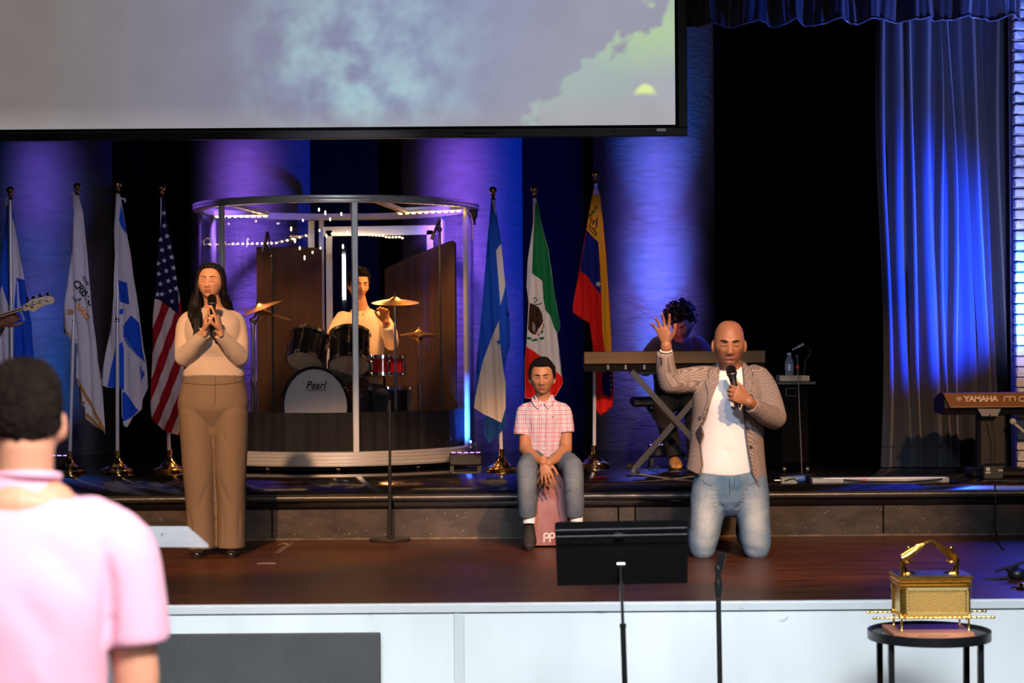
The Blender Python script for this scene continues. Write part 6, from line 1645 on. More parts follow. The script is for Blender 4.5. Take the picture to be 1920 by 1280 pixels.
# shirt
def plaid():
    m = bpy.data.materials.new('white_red_blue_check'); m.use_nodes = True; nt = m.node_tree; bs = nt.nodes['Principled BSDF']
    tc = nd(nt, 'ShaderNodeTexCoord'); sx = nd(nt, 'ShaderNodeSeparateXYZ'); nt.links.new(tc.outputs['Object'], sx.inputs[0])
    col = None
    def lines(sock, per, wd, ph):
        a = nd(nt, 'ShaderNodeMath', operation='MULTIPLY_ADD'); a.inputs[1].default_value = 1 / per; a.inputs[2].default_value = ph; nt.links.new(sock, a.inputs[0])
        f = nd(nt, 'ShaderNodeMath', operation='FRACT'); nt.links.new(a.outputs[0], f.inputs[0])
        l = nd(nt, 'ShaderNodeMath', operation='LESS_THAN'); l.inputs[1].default_value = wd / per; nt.links.new(f.outputs[0], l.inputs[0]); return l.outputs[0]
    cur = (.54, .50, .57, 1)
    ad = nd(nt, 'ShaderNodeMath', operation='ADD'); nt.links.new(sx.outputs[0], ad.inputs[0])
    my = nd(nt, 'ShaderNodeMath', operation='MULTIPLY'); my.inputs[1].default_value = .25; nt.links.new(sx.outputs[1], my.inputs[0]); nt.links.new(my.outputs[0], ad.inputs[1])
    last = None
    for sock, per, wd, ph, c, fac in ((ad.outputs[0], .0215, .0030, .1, (.12, .12, .30, 1), .55), (ad.outputs[0], .0430, .0038, .33, (.50, .05, .07, 1), .8), (sx.outputs[2], .0260, .0034, .2, (.55, .03, .05, 1), .85), (sx.outputs[2], .0260, .0022, .7, (.16, .14, .32, 1), .5)):
        mx = nd(nt, 'ShaderNodeMix', data_type='RGBA'); ml = nd(nt, 'ShaderNodeMath', operation='MULTIPLY'); ml.inputs[1].default_value = fac
        nt.links.new(lines(sock, per, wd, ph), ml.inputs[0]); nt.links.new(ml.outputs[0], mx.inputs[0])
        if last is None: mx.inputs[6].default_value = cur
        else: nt.links.new(last, mx.inputs[6])
        mx.inputs[7].default_value = c; last = mx.outputs[2]
    nt.links.new(last, bs.inputs[0]); bs.inputs['Roughness'].default_value = .85; bs.inputs['Specular IOR Level'].default_value = .2
    return m
pl = plaid(); sh = MB()
sh.limb([q(1021, 862, .16), q(1020, 840, .14), q(1019, 805, .11), q(1019, 780, .10), q(1019, 764, .105), q(1018.5, 754, .11), q(1018, 747, .11)],
        [(.140, .110), (.128, .105), (.130, .10), (.142, .10), (.128, .08), (.09, .066), (.058, .058)], flat=(True, True), n=36)
for e, sx, ex in ((-1, 984, 978.5), (1, 1056.5, 1061.5)):
    sh.limb([q(sx - e * 12, 766, .105), q(sx, 772, .10), q((sx + ex) / 2, 793, .09), q(ex, 816 - (e > 0) * 4, .08)], [(.04, .04), (.050, .052), (.051, .053), (.050, .055)], flat=(False, True), n=22)
cl = [(q(985, 835, 0), q(1050, 842, 0), .010, -.006), (q(992, 822, 0), q(1040, 830, .0), .010, -.004), (q(1005, 848, 0), q(1048, 824, 0), .010, -.005), (q(990, 780, .02), q(996, 815, .02), .010, -.006), (q(1048, 780, .02), q(1045, 815, .02), .010, -.006), (q(1020, 760, 0), q(1020, 850, 0), .006, .004)]
cso = remesh(sh, 'checked_shirt', pl, by, .0055, 4, disp=lambda co, nn, f=creases(cl): f(co, nn) + .003 * wob(co, 30, 3))
on = Onto(cso)
MB().tube([q(1018 + 19.5 * math.sin(a), 747.5 + 6 * math.cos(a), .11 - .062 * math.cos(a)) for a in [2 * PI * k / 32 + .25 for k in range(31)]], [.009] * 31, 8).obj('collar_band', mat('check_ground_cotton', (.50, .46, .53), .85), by)
for e in (-1, 1): sheet('collar', [(1018 + e * 2, 757), (1018 + e * 9, 751), (1018 + e * 15, 741), (1018 + e * 19, 742), (1018 + e * 22, 752), (1018 + e * 14, 763), (1018 + e * 9, 767)], [], lambda x, y: on(x, max(y, 750 - abs(x - 1018) * .1), .008) + Vector((0, 0, (max(y, 750) - y) / 319)), pl, by, step=3, thick=.004)
MB().tube(on.line([(1024, 758), (1023.5, 800), (1023, 846)], .001, 8), .0014, 5).obj('placket_seam', mat('grey_thread', (.35, .3, .36), .9), by)
for k in range(5): p_ = on(1020, 772 + 17 * k, .001); MB().cyl(p_, p_ + Vector((0, -.003, 0)), .0042, n=8).obj('button', mat('pearl', (.75, .7, .65), .3), by)
MB().box(on(1036, 781, .002), (.010, .003, .005)).obj('chest_emblem', mat('dark_thread', (.05, .05, .06), .8), by, smooth=False)
# jeans
jb = MB()
jb.limb([q(1021, 852, .17), q(1024, 872, .16)], [(.14, .12), (.145, .12)], flat=(True, False), n=30)
for e, hx, kx, fx_, ky in ((-1, 1004, 988, 989, 878), (1, 1046, 1074, 1078, 876)):
    jb.limb([q(hx, 866, .13), q((hx + kx) / 2, 866, -.02), q(kx, ky, -.15)], [(.072, .075), (.070, .068), (.062, .060)], up=(0, 0, 1), n=26)
    jb.limb([q(kx, ky, -.15), q(kx + (fx_ - kx) * .4, ky + 35, -.145), q(fx_, 965, -.10)], [(.062, .062), (.060, .062), (.056, .062)], flat=(False, True), n=26)
cl = []
for e, kx in ((-1, 988), (1, 1074)):
    for k in range(5): cl.append((q(kx - 14, 868 + 6 * k, -.21), q(kx + 16, 874 + 7 * k, -.21), .007, -.004))
    for k in range(3): cl.append((q(kx - e * 4, 905 + 14 * k, -.2), q(kx - e * 18, 915 + 15 * k, -.16), .008, -.004))
cenb = [np.array(q(988, 905, -.21)), np.array(q(1076, 905, -.21))]
def paintb(co):
    f = np.zeros(len(co))
    for c in cenb:
        d = co - c; f = np.maximum(f, np.exp(-(d[:, 0] / .045) ** 2 - (d[:, 2] / .13) ** 2) * (co[:, 1] < Y0 - .05))
    f = np.clip(f * .5 + .07 * wob(co, 60, 2) + .05, 0, 1)[:, None]
    return np.array((.075, .105, .150)) * (1 - f) + np.array((.25, .29, .32)) * f
remesh(jb, 'jeans', denim, by, .006, 4, disp=lambda co, nn, f=creases(cl): f(co, nn) + .0025 * wob(co, 34, 5), paint=paintb)
sock = mat('white_sock', (.70, .72, .78), .9, bump=.4, bscale=300)
bs_m = mat('black_canvas_shoe', (.006, .006, .007), .7)
for kx in (992, 1081):
    MB().limb([q(kx, 958, -.10), q(kx, 982, -.115)], [(.040, .045), (.036, .042)], n=20, flat=(True, True)).obj('sock', sock, by)
    x = q(kx, 1000).x
    t_ = Vector((x + (.0 if kx < 1000 else .01), Y0 - .215, ZS + .004)); h_ = Vector((x, Y0 - .075, ZS + .105))
    shoe('shoe', bs_m, mat('dark_brown_sole', (.03, .02, .016), .6), by, h_, t_, .041, .068)
# ------------------------------------------------------------------ the drummer
Y0 = 15.15
q = lambda x, y, d=0: P(x, y, Y0 + d)
dz = ZD
# throne
ty = empty('drum_throne', (q(676, 700).x, Y0 + .05, ZD), 'round black drum stool under the drummer', 'stool')
tzs = q(676, 742).z
MB().lathe((q(676, 700).x, Y0 + .05, tzs - .08), [(.002, 0), (.15, 0), (.165, .02), (.165, .06), (.14, .08), (.002, .08)], (0, 0, 1), 32).obj('seat', mat('black_vinyl', (.012, .012, .014), .3), ty)
MB().cyl((q(676, 700).x, Y0 + .05, ZD), (q(676, 700).x, Y0 + .05, tzs - .08), .02).obj('post', chrome, ty)
dm = person((q(676, 700).x, Y0, ZD), 'young man in cream shirt seated at the drums inside the booth')
H = Head(q(672, 534, -.02), rotm(24, 4, 2), .98, 1.0, 1.0, False, 1.1, 1.0)
b = MB(); H.mesh(b, 80, 64)
b.limb([H.w((0, .015, -.05)), q(676, 572, .03), q(677, 585, .04)], [(.052, .052), (.055, .055), (.09, .06)], n=18)
b.limb([q(678, 590, .04), q(678, 660, .06), q(677, 730, .06)], [(.10, .06), (.10, .07), (.12, .09)])
b.limb([q(637, 600, .04), q(622, 640, -.08)], [.045, .038]); b.limb([q(622, 640, -.08), q(650, 622, -.25)], [.038, .026])
b.limb([q(722, 600, .04), q(734, 640, -.06)], [.045, .038]); b.limb([q(734, 640, -.06), q(724, 603, -.22)], [.038, .027])
for e in (-1, 1):
    b.limb([q(677 + e * 18, 733, .05), q(677 + e * 36, 738, -.26)], [.06, .05]); b.limb([q(677 + e * 36, 738, -.26), Vector((q(677 + e * 36, 738).x, Y0 - .22, ZD + .10))], [.05, .035])
hand(b, q(650, 624, -.25), (.5, -.5, .3), (.2, .2, -1), 1, [(40, 60, 30)] * 4, .9)
hand(b, q(723, 606, -.22), (-.1, -.1, 1), (-.3, -.9, -.1), -1, [(35, 45, 25)] * 4, .98, spread=.05)
remesh(b, 'body', skin_m, dm, .005, 2, paint=H.paint((.50, .24, .13), (.40, .14, .1)))
H.brows(dm, brow_m, .0045, z0=.018); H.eyes(dm)
H.hair(dm, short_black, [(-1, .062), (-.6, .062), (-.4, .04), (-.2, -.02), (.1, -.02), (1, -.06)], lambda u: .012 + .018 * max(0, u.z), .010, 60, n=90, mm=70)
sh = MB()
sh.limb([q(677, 742, .06), q(677, 700, .06), q(678, 650, .05), q(678, 610, .04), q(678, 590, .05), q(677, 578, .05)], [(.17, .13), (.165, .12), (.18, .125), (.175, .11), (.13, .08), (.065, .062)], flat=(True, True), n=30)
for e, sx, ex, wx, wy in ((-1, 644, 624, 643, 630), (1, 714, 734, 727, 612)):
    sh.limb([q(sx, 598, .04), q(sx + (ex - sx) * .6, 616, .0), q(ex, 642, -.07)], [(.066, .066), (.064, .062), (.058, .058)], n=20)
    sh.limb([q(ex, 642, -.07), q((ex + wx) / 2, (642 + wy) / 2, -.15), q(wx, wy, -.21)], [(.058, .056), (.05, .05), (.042, .042)], flat=(False, True), n=20)
remesh(sh, 'shirt', mat('cream_shirt', (.62, .50, .36), .85, sheen=.1), dm, .008, 4, disp=lambda co, nn: .005 * wob(co, 26, 3))
for e in (-1, 1): sheet('collar', [(677 + e * 2, 589), (677 + e * 12, 574), (677 + e * 17, 580), (677 + e * 13, 590), (677 + e * 7, 594)], [], lambda x, y: q(x, y, -.045 + .06 * ((x - 677) / 16) ** 2), mat('cream_shirt', (.62, .50, .36), .85), dm, step=3, thick=.004)
tb = MB()
for e in (-1, 1):
    tb.limb([q(677 + e * 14, 736, .06), q(677 + e * 36, 738, -.27)], [.08, .07]); tb.limb([q(677 + e * 36, 738, -.27), Vector((q(677 + e * 36, 738).x, Y0 - .22, ZD + .12))], [.068, .055], flat=(False, True))
    x = q(677 + e * 36, 738).x; shoe('shoe', shm, rubber, dm, Vector((x, Y0 - .16, ZD)), Vector((x, Y0 - .42, ZD)))
remesh(tb, 'trousers', mat('dark_trousers', (.02, .02, .025), .9), dm, .009, 3)

# ------------------------------------------------------------------ the keyboard player, head bowed
Y0 = 14.6
q = lambda x, y, d=0: P(x, y, Y0 + d)
kp = person((q(1270, 760).x, Y0, ZU), 'man with curly black hair in black shirt bowing his head over the stage piano')
H = Head(q(1279, 606, -.12), rotm(-22, 34, -8), 1.0, 1.0, 1.0, True, 1.05, 1.0)
b = MB(); H.mesh(b, 80, 64)
b.limb([H.w((0, .03, -.04)), q(1275, 632, .0), q(1271, 645, .06)], [(.055, .055), (.06, .06), (.09, .07)], n=18)
b.limb([q(1271, 648, .05), q(1271, 700, .12), q(1271, 748, .14)], [(.11, .07), (.11, .07), (.12, .09)])
for e in (-1, 1):
    b.limb([q(1271 + e * 44, 648, .03), q(1271 + e * 58, 690, -.14)], [.045, .038]); b.limb([q(1271 + e * 58, 690, -.14), q(1271 + e * 40, 664, -.36)], [.038, .026])
    hand(b, q(1271 + e * 40, 662, -.36), (-.1 * e, -1, .0), (0, -.1, -1), -e, [(25, 25, 15)] * 4, .9)
    b.limb([q(1271 + e * 18, 750, .12), q(1271 + e * 30, 762, -.22)], [.07, .055]); b.limb([q(1271 + e * 30, 762, -.22), Vector((q(1278 + e * 19, 762).x, Y0 - .28, ZU + .12))], [.05, .030])
remesh(b, 'body', skin_m, kp, .005, 2, paint=H.paint((.42, .20, .12), (.30, .10, .09), beard=.6, beardc=(.02, .012, .012)))
H.brows(kp, brow_m, .005, z0=.018); H.lashes(kp, lash_m, -.004, .004, .0018)
H.hair(kp, short_black, [(-1, .052), (-.6, .052), (-.35, .03), (-.15, .0), (.2, -.02), (1, -.05)], lambda u: .022 + .020 * max(0, u.z), .0, 60, n=90, mm=70)
cm = MB(); rr_ = random.Random(8)
for k in range(260):
    th = math.acos(rr_.uniform(-.05, 1)); ph = rr_.uniform(0, 2 * PI); u = Vector((math.sin(th) * math.cos(ph), math.sin(th) * math.sin(ph), math.cos(th)))
    p = H.surf(*u, f=False)
    if p.z < (.058 if u.y < -.4 else .01): continue
    c = p + u * (.030 + .016 * max(0, u.z) + rr_.uniform(-.006, .008)); a = u.orthogonal().normalized(); bb = u.cross(a); a0 = rr_.uniform(0, 6)
    cm.tube([H.w(c + (a * math.cos(a0 + t) + bb * math.sin(a0 + t)) * .010 + u * .004 * t) for t in [k2 * .9 for k2 in range(7)]], .0042, 5)
cm.obj('curls', mat('glossy_black_curls', (.010, .008, .010), .35, spec=.6), kp, kind='stuff')
sh = MB()
sh.limb([q(1271, 758, .14), q(1271, 720, .13), q(1271, 680, .09), q(1271, 652, .05), q(1272, 638, .04), q(1273, 630, .03)], [(.18, .14), (.18, .13), (.20, .13), (.20, .11), (.14, .09), (.07, .066)], flat=(True, True), n=30)
for e in (-1, 1):
    sh.limb([q(1271 + e * 36, 646, .04), q(1271 + e * 50, 664, -.03), q(1271 + e * 60, 690, -.13)], [(.066, .068), (.066, .064), (.06, .06)], n=20)
    sh.limb([q(1271 + e * 60, 690, -.13), q(1271 + e * 44, 668, -.32)], [(.058, .056), (.042, .042)], flat=(False, True), n=20)
remesh(sh, 'shirt', mat('black_cotton', (.012, .012, .016), .7, sheen=.4), kp, .008, 4, disp=lambda co, nn: .005 * wob(co, 24, 3))
tb = MB()
for e in (-1, 1):
    tb.limb([q(1271 + e * 14, 752, .13), q(1271 + e * 30, 764, -.23)], [.085, .075]); x = q(1278 + e * 19, 762).x
    tb.limb([q(1271 + e * 30, 764, -.23), Vector((x, Y0 - .29, ZU + .09))], [.072, .062], flat=(False, True))
remesh(tb, 'trousers', mat('black_jeans_cloth', (.008, .008, .010), .9), kp, .009, 3)
tan_sh = mat('tan_orange_suede', (.55, .26, .07), .7, vary=.4, vscale=30, bump=.4, bscale=60)
x = q(1259, 880).x; shoe('shoe', tan_sh, mat('dark_brown_sole', (.03, .02, .016), .6), kp, Vector((x, Y0 - .22, ZU)), Vector((x, Y0 - .48, ZU)), .05, .095)
x = q(1297, 880).x; shoe('shoe', tan_sh, mat('dark_brown_sole', (.03, .02, .016), .6), kp, Vector((x, Y0 - .22, ZU)), Vector((x, Y0 - .46, ZU)), .047, .085)

spot('player_rim', (1.5, 16.3, 4.6), (1.22, 14.5, 1.8), 45, (.50, .34, 1), 24, .7, .05)
spot('player_face_fill', (.62, 14.05, 1.72), (1.22, 14.42, 1.82), 22.0, (1, .20, .34), 50, .6, .03)  # unseen magenta spot added to fill the player's face
# ------------------------------------------------------------------ man in pink in the foreground, seen from behind
Y0 = 4.1
q = lambda x, y, d=0: P(x, y, Y0 + d)
mp_ = person((q(40, 900).x, Y0, 0), 'man in pink short sleeve shirt in the left foreground with his back to the camera')
Rb = rotm(180 + 14, 0, 0)
H = Head(q(46, 790, .0), Rb, 1.0, 1.0, 1.0, True)
b = MB(); H.mesh(b, 80, 64)
b.limb([H.w((0, .02, -.04)), q(42, 900, -.01), q(38, 950, -.02)], [(.062, .066), (.066, .066), (.11, .08)], n=22)
b.limb([q(40, 950, -.02), q(35, 1200, -.03), P(35, 1500, Y0)], [(.12, .07), (.13, .08), (.13, .08)])
bxs = q(35, 1500).x
for e in (-1, 1):
    sx = 38 + e * 178; ex = 38 + e * 218
    b.limb([q(sx, 1030, .0), q(ex - e * 4, 1225, .0), q(ex, 1330, .0)], [.048, .049, .044]); b.limb([q(ex, 1330, .0), q(38 + e * 215, 1480, .12), q(38 + e * 200, 1540, .2)], [.043, .035, .03])
    hand(b, q(38 + e * 200, 1540, .2), (0, .6, -.8), (-e, 0, 0), e, [(15, 20, 12)] * 4, 1.0)
    b.limb([Vector((bxs + e * .1, Y0, .9)), Vector((bxs + e * .12, Y0, .5)), Vector((bxs + e * .12, Y0, .1))], [.08, .06, .045])
remesh(b, 'body', skin_m, mp_, .006, 3, paint=lambda co: np.tile(np.array((.58, .27, .17)), (len(co), 1)))
hm_ = mat('dark_brown_short_hair', (.010, .006, .004), .8, spec=.1, bump=.8, bscale=220, vary=.5, vscale=24)
H.hair(mp_, hm_, [(-1, .07), (-.5, .06), (-.25, .0), (-.1, -.010), (.1, .0), (.35, -.035), (1, -.060)], lambda u: .003 + .016 * max(0, u.z) ** 1.2 + .004 * max(0, u.y), .006, 90, n=160, mm=120, blend=.030)
tp = MB(); rr_ = random.Random(12)
pk = MB()
pk.limb([P(34, 1560, Y0), q(34, 1400, -.02), q(34, 1250, -.03), q(36, 1120, -.03), q(38, 1030, -.02), q(39, 975, -.01), q(40, 940, -.005), q(41, 908, .0), q(42, 888, .005)],
        [(.19, .14), (.185, .14), (.185, .135), (.20, .135), (.205, .12), (.185, .10), (.13, .085), (.082, .078), (.074, .074)], flat=(True, True), n=48)
for e in (-1, 1):
    pk.limb([q(38 + e * 130, 985, .0), q(38 + e * 182, 1030, .0), q(38 + e * 205, 1110, .0), q(38 + e * 216, 1205, .0)], [(.065, .07), (.078, .082), (.074, .080), (.070, .078)], flat=(False, True), n=30)
cl = [(q(60, 1010, -.14), q(190, 1090, -.13), .03, -.007), (q(120, 1060, -.14), q(200, 1140, -.12), .02, -.006), (q(20, 1100, -.16), q(110, 1220, -.16), .03, -.007), (q(205, 1060, -.08), q(203, 1230, -.07), .014, -.012), (q(60, 1240, -.16), q(100, 1330, -.16), .02, .005)]
remesh(pk, 'pink_shirt', mat('pale_pink_cotton', (.70, .36, .48), .85, spec=.2, bump=.1, bscale=300, sheen=.1), mp_, .009, 4, disp=lambda co, nn, f=creases(cl): f(co, nn) + .004 * wob(co, 14, 3))
MB().tube([q(41.5 + 68 * math.cos(a), 893 + 4 * math.sin(a), .075 * math.sin(a)) for a in [2 * PI * k / 32 for k in range(32)]], [.009] * 32, 8, closed=True).obj('collar_band', mat('pale_pink_cotton', (.70, .36, .48)), mp_)
tb = MB()
tb.limb([Vector((bxs, Y0, .98)), Vector((bxs, Y0, .84))], [(.175, .13), (.18, .13)])
for e in (-1, 1): tb.limb([Vector((bxs + e * .09, Y0, .86)), Vector((bxs + e * .11, Y0, .5)), Vector((bxs + e * .12, Y0, .05))], [.10, .08, .065], flat=(False, True)); shoe('shoe', shm, rubber, mp_, Vector((bxs + e * .12, Y0 - .08, 0)), Vector((bxs + e * .13, Y0 + .2, 0)))
remesh(tb, 'trousers', mat('dark_trousers', (.02, .02, .025), .9), mp_, .012, 3)

# ------------------------------------------------------------------ bass player at the left edge with his guitar
Y0 = 13.2
q = lambda x, y, d=0: P(x, y, Y0 + d)
bp_ = person((q(-78, 800).x, Y0 + .1, ZU), 'bass player in black at the left edge, only his fretting hand in view')
H = Head(q(-78, 500, .05), rotm(10, 8, 0), 1.0)
b = MB(); H.mesh(b, 60, 50)
b.limb([H.w((0, .015, -.05)), q(-78, 545, .1), q(-78, 562, .12)], [(.055, .055), (.06, .06), (.10, .07)])
b.limb([q(-78, 565, .12), q(-78, 640, .12), q(-78, 720, .12)], [(.12, .07), (.12, .08), (.13, .09)])
b.limb([q(-36, 575, .1), q(-22, 640, -.02)], [.045, .04]); b.limb([q(-22, 640, -.02), q(2, 606, -.14)], [.04, .028])
b.limb([q(-120, 575, .1), q(-135, 640, .0)], [.045, .04]); b.limb([q(-135, 640, .0), q(-105, 665, -.16)], [.04, .028])
zf = ZU
for e in (-1, 1): b.limb([q(-78 + e * 24, 725, .12), Vector((q(-78 + e * 28, 800).x, Y0 + .1, ZU + .1))], [.08, .04])
hand(b, q(1, 607, -.14), (.75, -.15, .45), (.1, .95, .1), -1, [(62, 70, 40), (66, 72, 40), (70, 74, 40), (72, 74, 40)], 1.1, spread=.06)
hand(b, q(-105, 665, -.16), (.8, -.3, -.2), (0, 1, 0), 1, [(20, 30, 15)] * 4, .95)
remesh(b, 'body', skin_m, bp_, .005, 2, paint=lambda co: np.tile(np.array((.30, .12, .07)), (len(co), 1)))
H.hair(bp_, short_black, [(-1, .065), (-.4, .04), (-.2, -.01), (1, -.06)], .014, .004, 60, n=70, mm=50)
sh = MB()
sh.limb([q(-78, 725, .12), q(-78, 650, .12), q(-78, 590, .11), q(-78, 565, .12), q(-78, 555, .12)], [(.18, .13), (.18, .13), (.20, .13), (.15, .09), (.07, .07)], flat=(True, True), n=28)
sh.limb([q(-44, 578, .1), q(-36, 600, .06), q(-23, 640, -.02)], [.07, .066, .06]); sh.limb([q(-23, 641, -.02), q(-2, 611, -.125)], [.058, .045], flat=(False, True))
sh.limb([q(-112, 578, .1), q(-135, 640, .0)], [.07, .06]); sh.limb([q(-135, 640, .0), q(-112, 660, -.14)], [.058, .045], flat=(False, True))
remesh(sh, 'shirt', mat('black_cotton', (.012, .012, .016), .7), bp_, .009, 4)
tb = MB()
for e in (-1, 1):
    x = q(-78 + e * 28, 800).x; tb.limb([q(-78 + e * 22, 715, .12), Vector((x, Y0 + .1, ZU + .06))], [.105, .07], flat=(False, True)); shoe('shoe', shm, rubber, bp_, Vector((x, Y0 + .16, ZU)), Vector((x, Y0 - .12, ZU)))
remesh(tb, 'trousers', mat('dark_trousers', (.02, .02, .025), .9), bp_, .010, 3)
# bass guitar: neck from lower left up to the headstock
bg = empty('bass_guitar', q(-80, 640, -.18), 'electric bass guitar with pale maple headstock pointing right at the left edge', 'guitar')
dG = -.20
maple = mat('pale_maple', (.72, .55, .30), .35, coat=.3); rose = mat('dark_fretboard', (.06, .03, .02), .5)
A = q(-60, 611, dG); B_ = q(45, 577.5, dG)
MB().bar(A, B_, .022, .042, (0, 1, 0)).obj('neck', maple, bg, smooth=False)
MB().bar(A + Vector((0, -.014, 0)), B_ + Vector((0, -.014, 0)), .006, .042, (0, 1, 0)).obj('fretboard', rose, bg, smooth=False)
for k in range(10):
    t = 1 - .085 * k; c = A + (B_ - A) * t + Vector((0, -.0175, 0)); dv = Vector((-(B_ - A).z, 0, (B_ - A).x)).normalized() * .02
    MB().cyl(c - dv, c + dv, .0012, n=5).obj('fret', chrome, bg)
hs = [(43, 571), (52, 567), (60, 561), (72, 558), (88, 555), (97, 555), (102, 560), (101, 567), (96, 570), (88, 571), (79, 574), (71, 580), (64, 585), (58, 583), (53, 581), (46, 583)]
MB().prism(sm(hs), (0, .016, 0), lambda x, y: q(x, y, dG - .012)).obj('headstock', maple, bg, smooth=False)
MB().bar(q(44.5, 571, dG - .02), q(46, 583, dG - .02), .006, .008, (0, 1, 0)).obj('nut', mat('bone', (.7, .65, .55), .4), bg, smooth=False)
for x, y, px_, py_ in ((50, 570, 52, 560), (63, 568, 63, 558), (76, 565, 76, 554), (89, 562, 90, 551)):
    t_ = MB().cyl(q(x, y, dG - .03), q(x, y, dG), .0075, n=12).lathe(q(x, y, dG - .012), [(.001, -.002), (.012, -.002), (.012, .0), (.001, .0)], (0, 1, 0), 16).obj('tuning_post', chrome, bg)
    MB().cyl(q(x, y, dG + .015), q(px_, py_, dG + .012), .003, n=6).ell(q(px_, py_, dG + .012), (.014, .004, .012)).obj('tuning_key', mat('dark_chrome', (.08, .08, .09), .2, .9), t_)
    MB().cyl(q(x, y, dG - .022), B_ + Vector((0, -.022, (y - 566) * -.0009)), .0008, n=4).obj('string', chrome, bg)
MB().lathe(q(60, 575.5, dG - .0125), [(.001, -.001), (.008, -.001), (.008, .0005)], (0, 1, 0), 14).obj('string_guide', blk, bg)
text_obj('script_marks', 'Bass', .030, mat('black_print', (.01, .01, .01), .5), bg, lambda x, y: q(68, 581, dG - .0135) + Vector((x * .95 - y * .0, 0, y * .5 + x * .28)), shear=.3) if False else None
mk = MB()
for (a_, b_) in (((69, 578), (75, 572)), ((75, 574), (82, 570)), ((83, 571), (96, 567))): mk.bar(q(*a_, dG - .0125), q(*b_, dG - .0125), .001, .004, (0, 1, 0))
mk.obj('script_marks', mat('black_print', (.01, .01, .01), .5), bg, smooth=False, kind='stuff')
body2 = [(-60, 600), (-52, 622), (-66, 628), (-72, 648), (-66, 668), (-80, 690), (-110, 700), (-140, 690), (-152, 664), (-140, 640), (-122, 632), (-104, 620), (-96, 600), (-84, 596), (-78, 610)]
MB().prism(sm(body2), (0, .042, 0), lambda x, y: q(x, y, dG - .01)).obj('body', mat('sunburst_lacquer', (.12, .03, .01), .2, coat=.6), bg, smooth=False)

# ------------------------------------------------------------------ clear acrylic lectern
YL = 7.6
lec = empty('lectern', (P(262, 640, YL).x, YL, 0), 'clear acrylic lectern with a pale slanted top, left in front of the stage', 'lectern')
a_, b2, c_, d_ = P(120, 992, YL + .10), P(352, 992, YL + .10), P(391, 1026, YL - .16), P(140, 1024, YL - .16)
hz = acrylic('frosted_clear_acrylic', haze=.22, rough=.12)
up_ = Vector((0, 0, .012))
MB().add([a_, b2, c_, d_, a_ + up_, b2 + up_, c_ + up_, d_ + up_], [(0, 1, 2, 3), (7, 6, 5, 4), (0, 4, 5, 1), (1, 5, 6, 2), (2, 6, 7, 3), (3, 7, 4, 0)]).obj('top', hz, lec, smooth=False)
for px in (266, 150):
    p = P(px, 1010, YL); m = MB().box((p.x, YL + .0, p.z / 2 - .01), (.022, .12, p.z - .02), bev=.003); m.obj('upright', glass_hazy, lec, smooth=False)
MB().box((P(208, 640, YL).x, YL, P(200, 1010, YL).z / 2), (P(255, 640, YL).x - P(160, 640, YL).x, .010, P(200, 1010, YL).z - .02)).obj('front_pane', glass_hazy, lec, smooth=False)
for px in (266, 150):
    for dx in (-.006, .006): MB().bar((P(px, 1, YL).x + dx * 1.9, YL - .062, .02), (P(px, 1, YL).x + dx * 1.9, YL - .062, P(px, 1012, YL).z), .002, .002, (0, 1, 0)).obj('bright_edge', mat('polished_acrylic_edge', (.55, .56, .6), .2), lec, smooth=False)
MB().box((P(208, 640, YL).x, YL, .012), (.52, .40, .024), bev=.004).obj('base', hz, lec, smooth=False)
for x, y in ((305, 1004), (280, 1012)): MB().cyl(P(x, y, YL - .05), P(x, y, YL - .05) + Vector((0, -.006, .006)), .004, n=8).obj('screw', chrome, lec)

# ------------------------------------------------------------------ round tray table with the golden ark model
YT = 8.3
tc_ = P(1742, 1187, YT); rt = .256
tt = empty('side_table', (tc_.x, YT, 0), 'round black metal tray table with glass top in front of the stage', 'table')
bk = mat('satin_black_metal', (.009, .009, .012), .30)
n = 72; rr = []
for k in range(n):
    a = 2 * PI * k / n; ca_, sa_ = math.cos(a), math.sin(a)
    rr.append([Vector((tc_.x + r * ca_, YT + r * sa_, tc_.z + z)) for r, z in ((rt, -.022), (rt, .016), (rt - .004, .018), (rt - .008, .016), (rt - .008, -.022))])
MB().rings(rr, False, True).obj('rim', bk, tt, auto=30)
MB().lathe((tc_.x, YT, tc_.z - .008), [(.002, 0), (rt - .009, 0), (rt - .009, .006), (.002, .006)], (0, 0, 1), 64).obj('glass_top', mat('pale_mirror_glass', (.55, .60, .63), .06, .75), tt, auto=30)
for a in (-145, -35, 35, 145):
    an = math.radians(a); ca_, sa_ = math.cos(an), math.sin(an)
    x, y = tc_.x + (rt - .03) * ca_, YT + (rt - .03) * sa_
    MB().bar((x, y, 0), (x, y, tc_.z - .02), .024, .024, (0, 1, 0)).obj('leg', bk, tt, smooth=False)
MB().bar((tc_.x - .18, YT - .13, .10), (tc_.x + .18, YT + .13, .10), .015, .015).obj('brace', bk, tt, smooth=False)
MB().bar((tc_.x + .18, YT - .13, .085), (tc_.x - .18, YT + .13, .085), .015, .015).obj('brace', bk, tt, smooth=False)
zt = tc_.z - .002
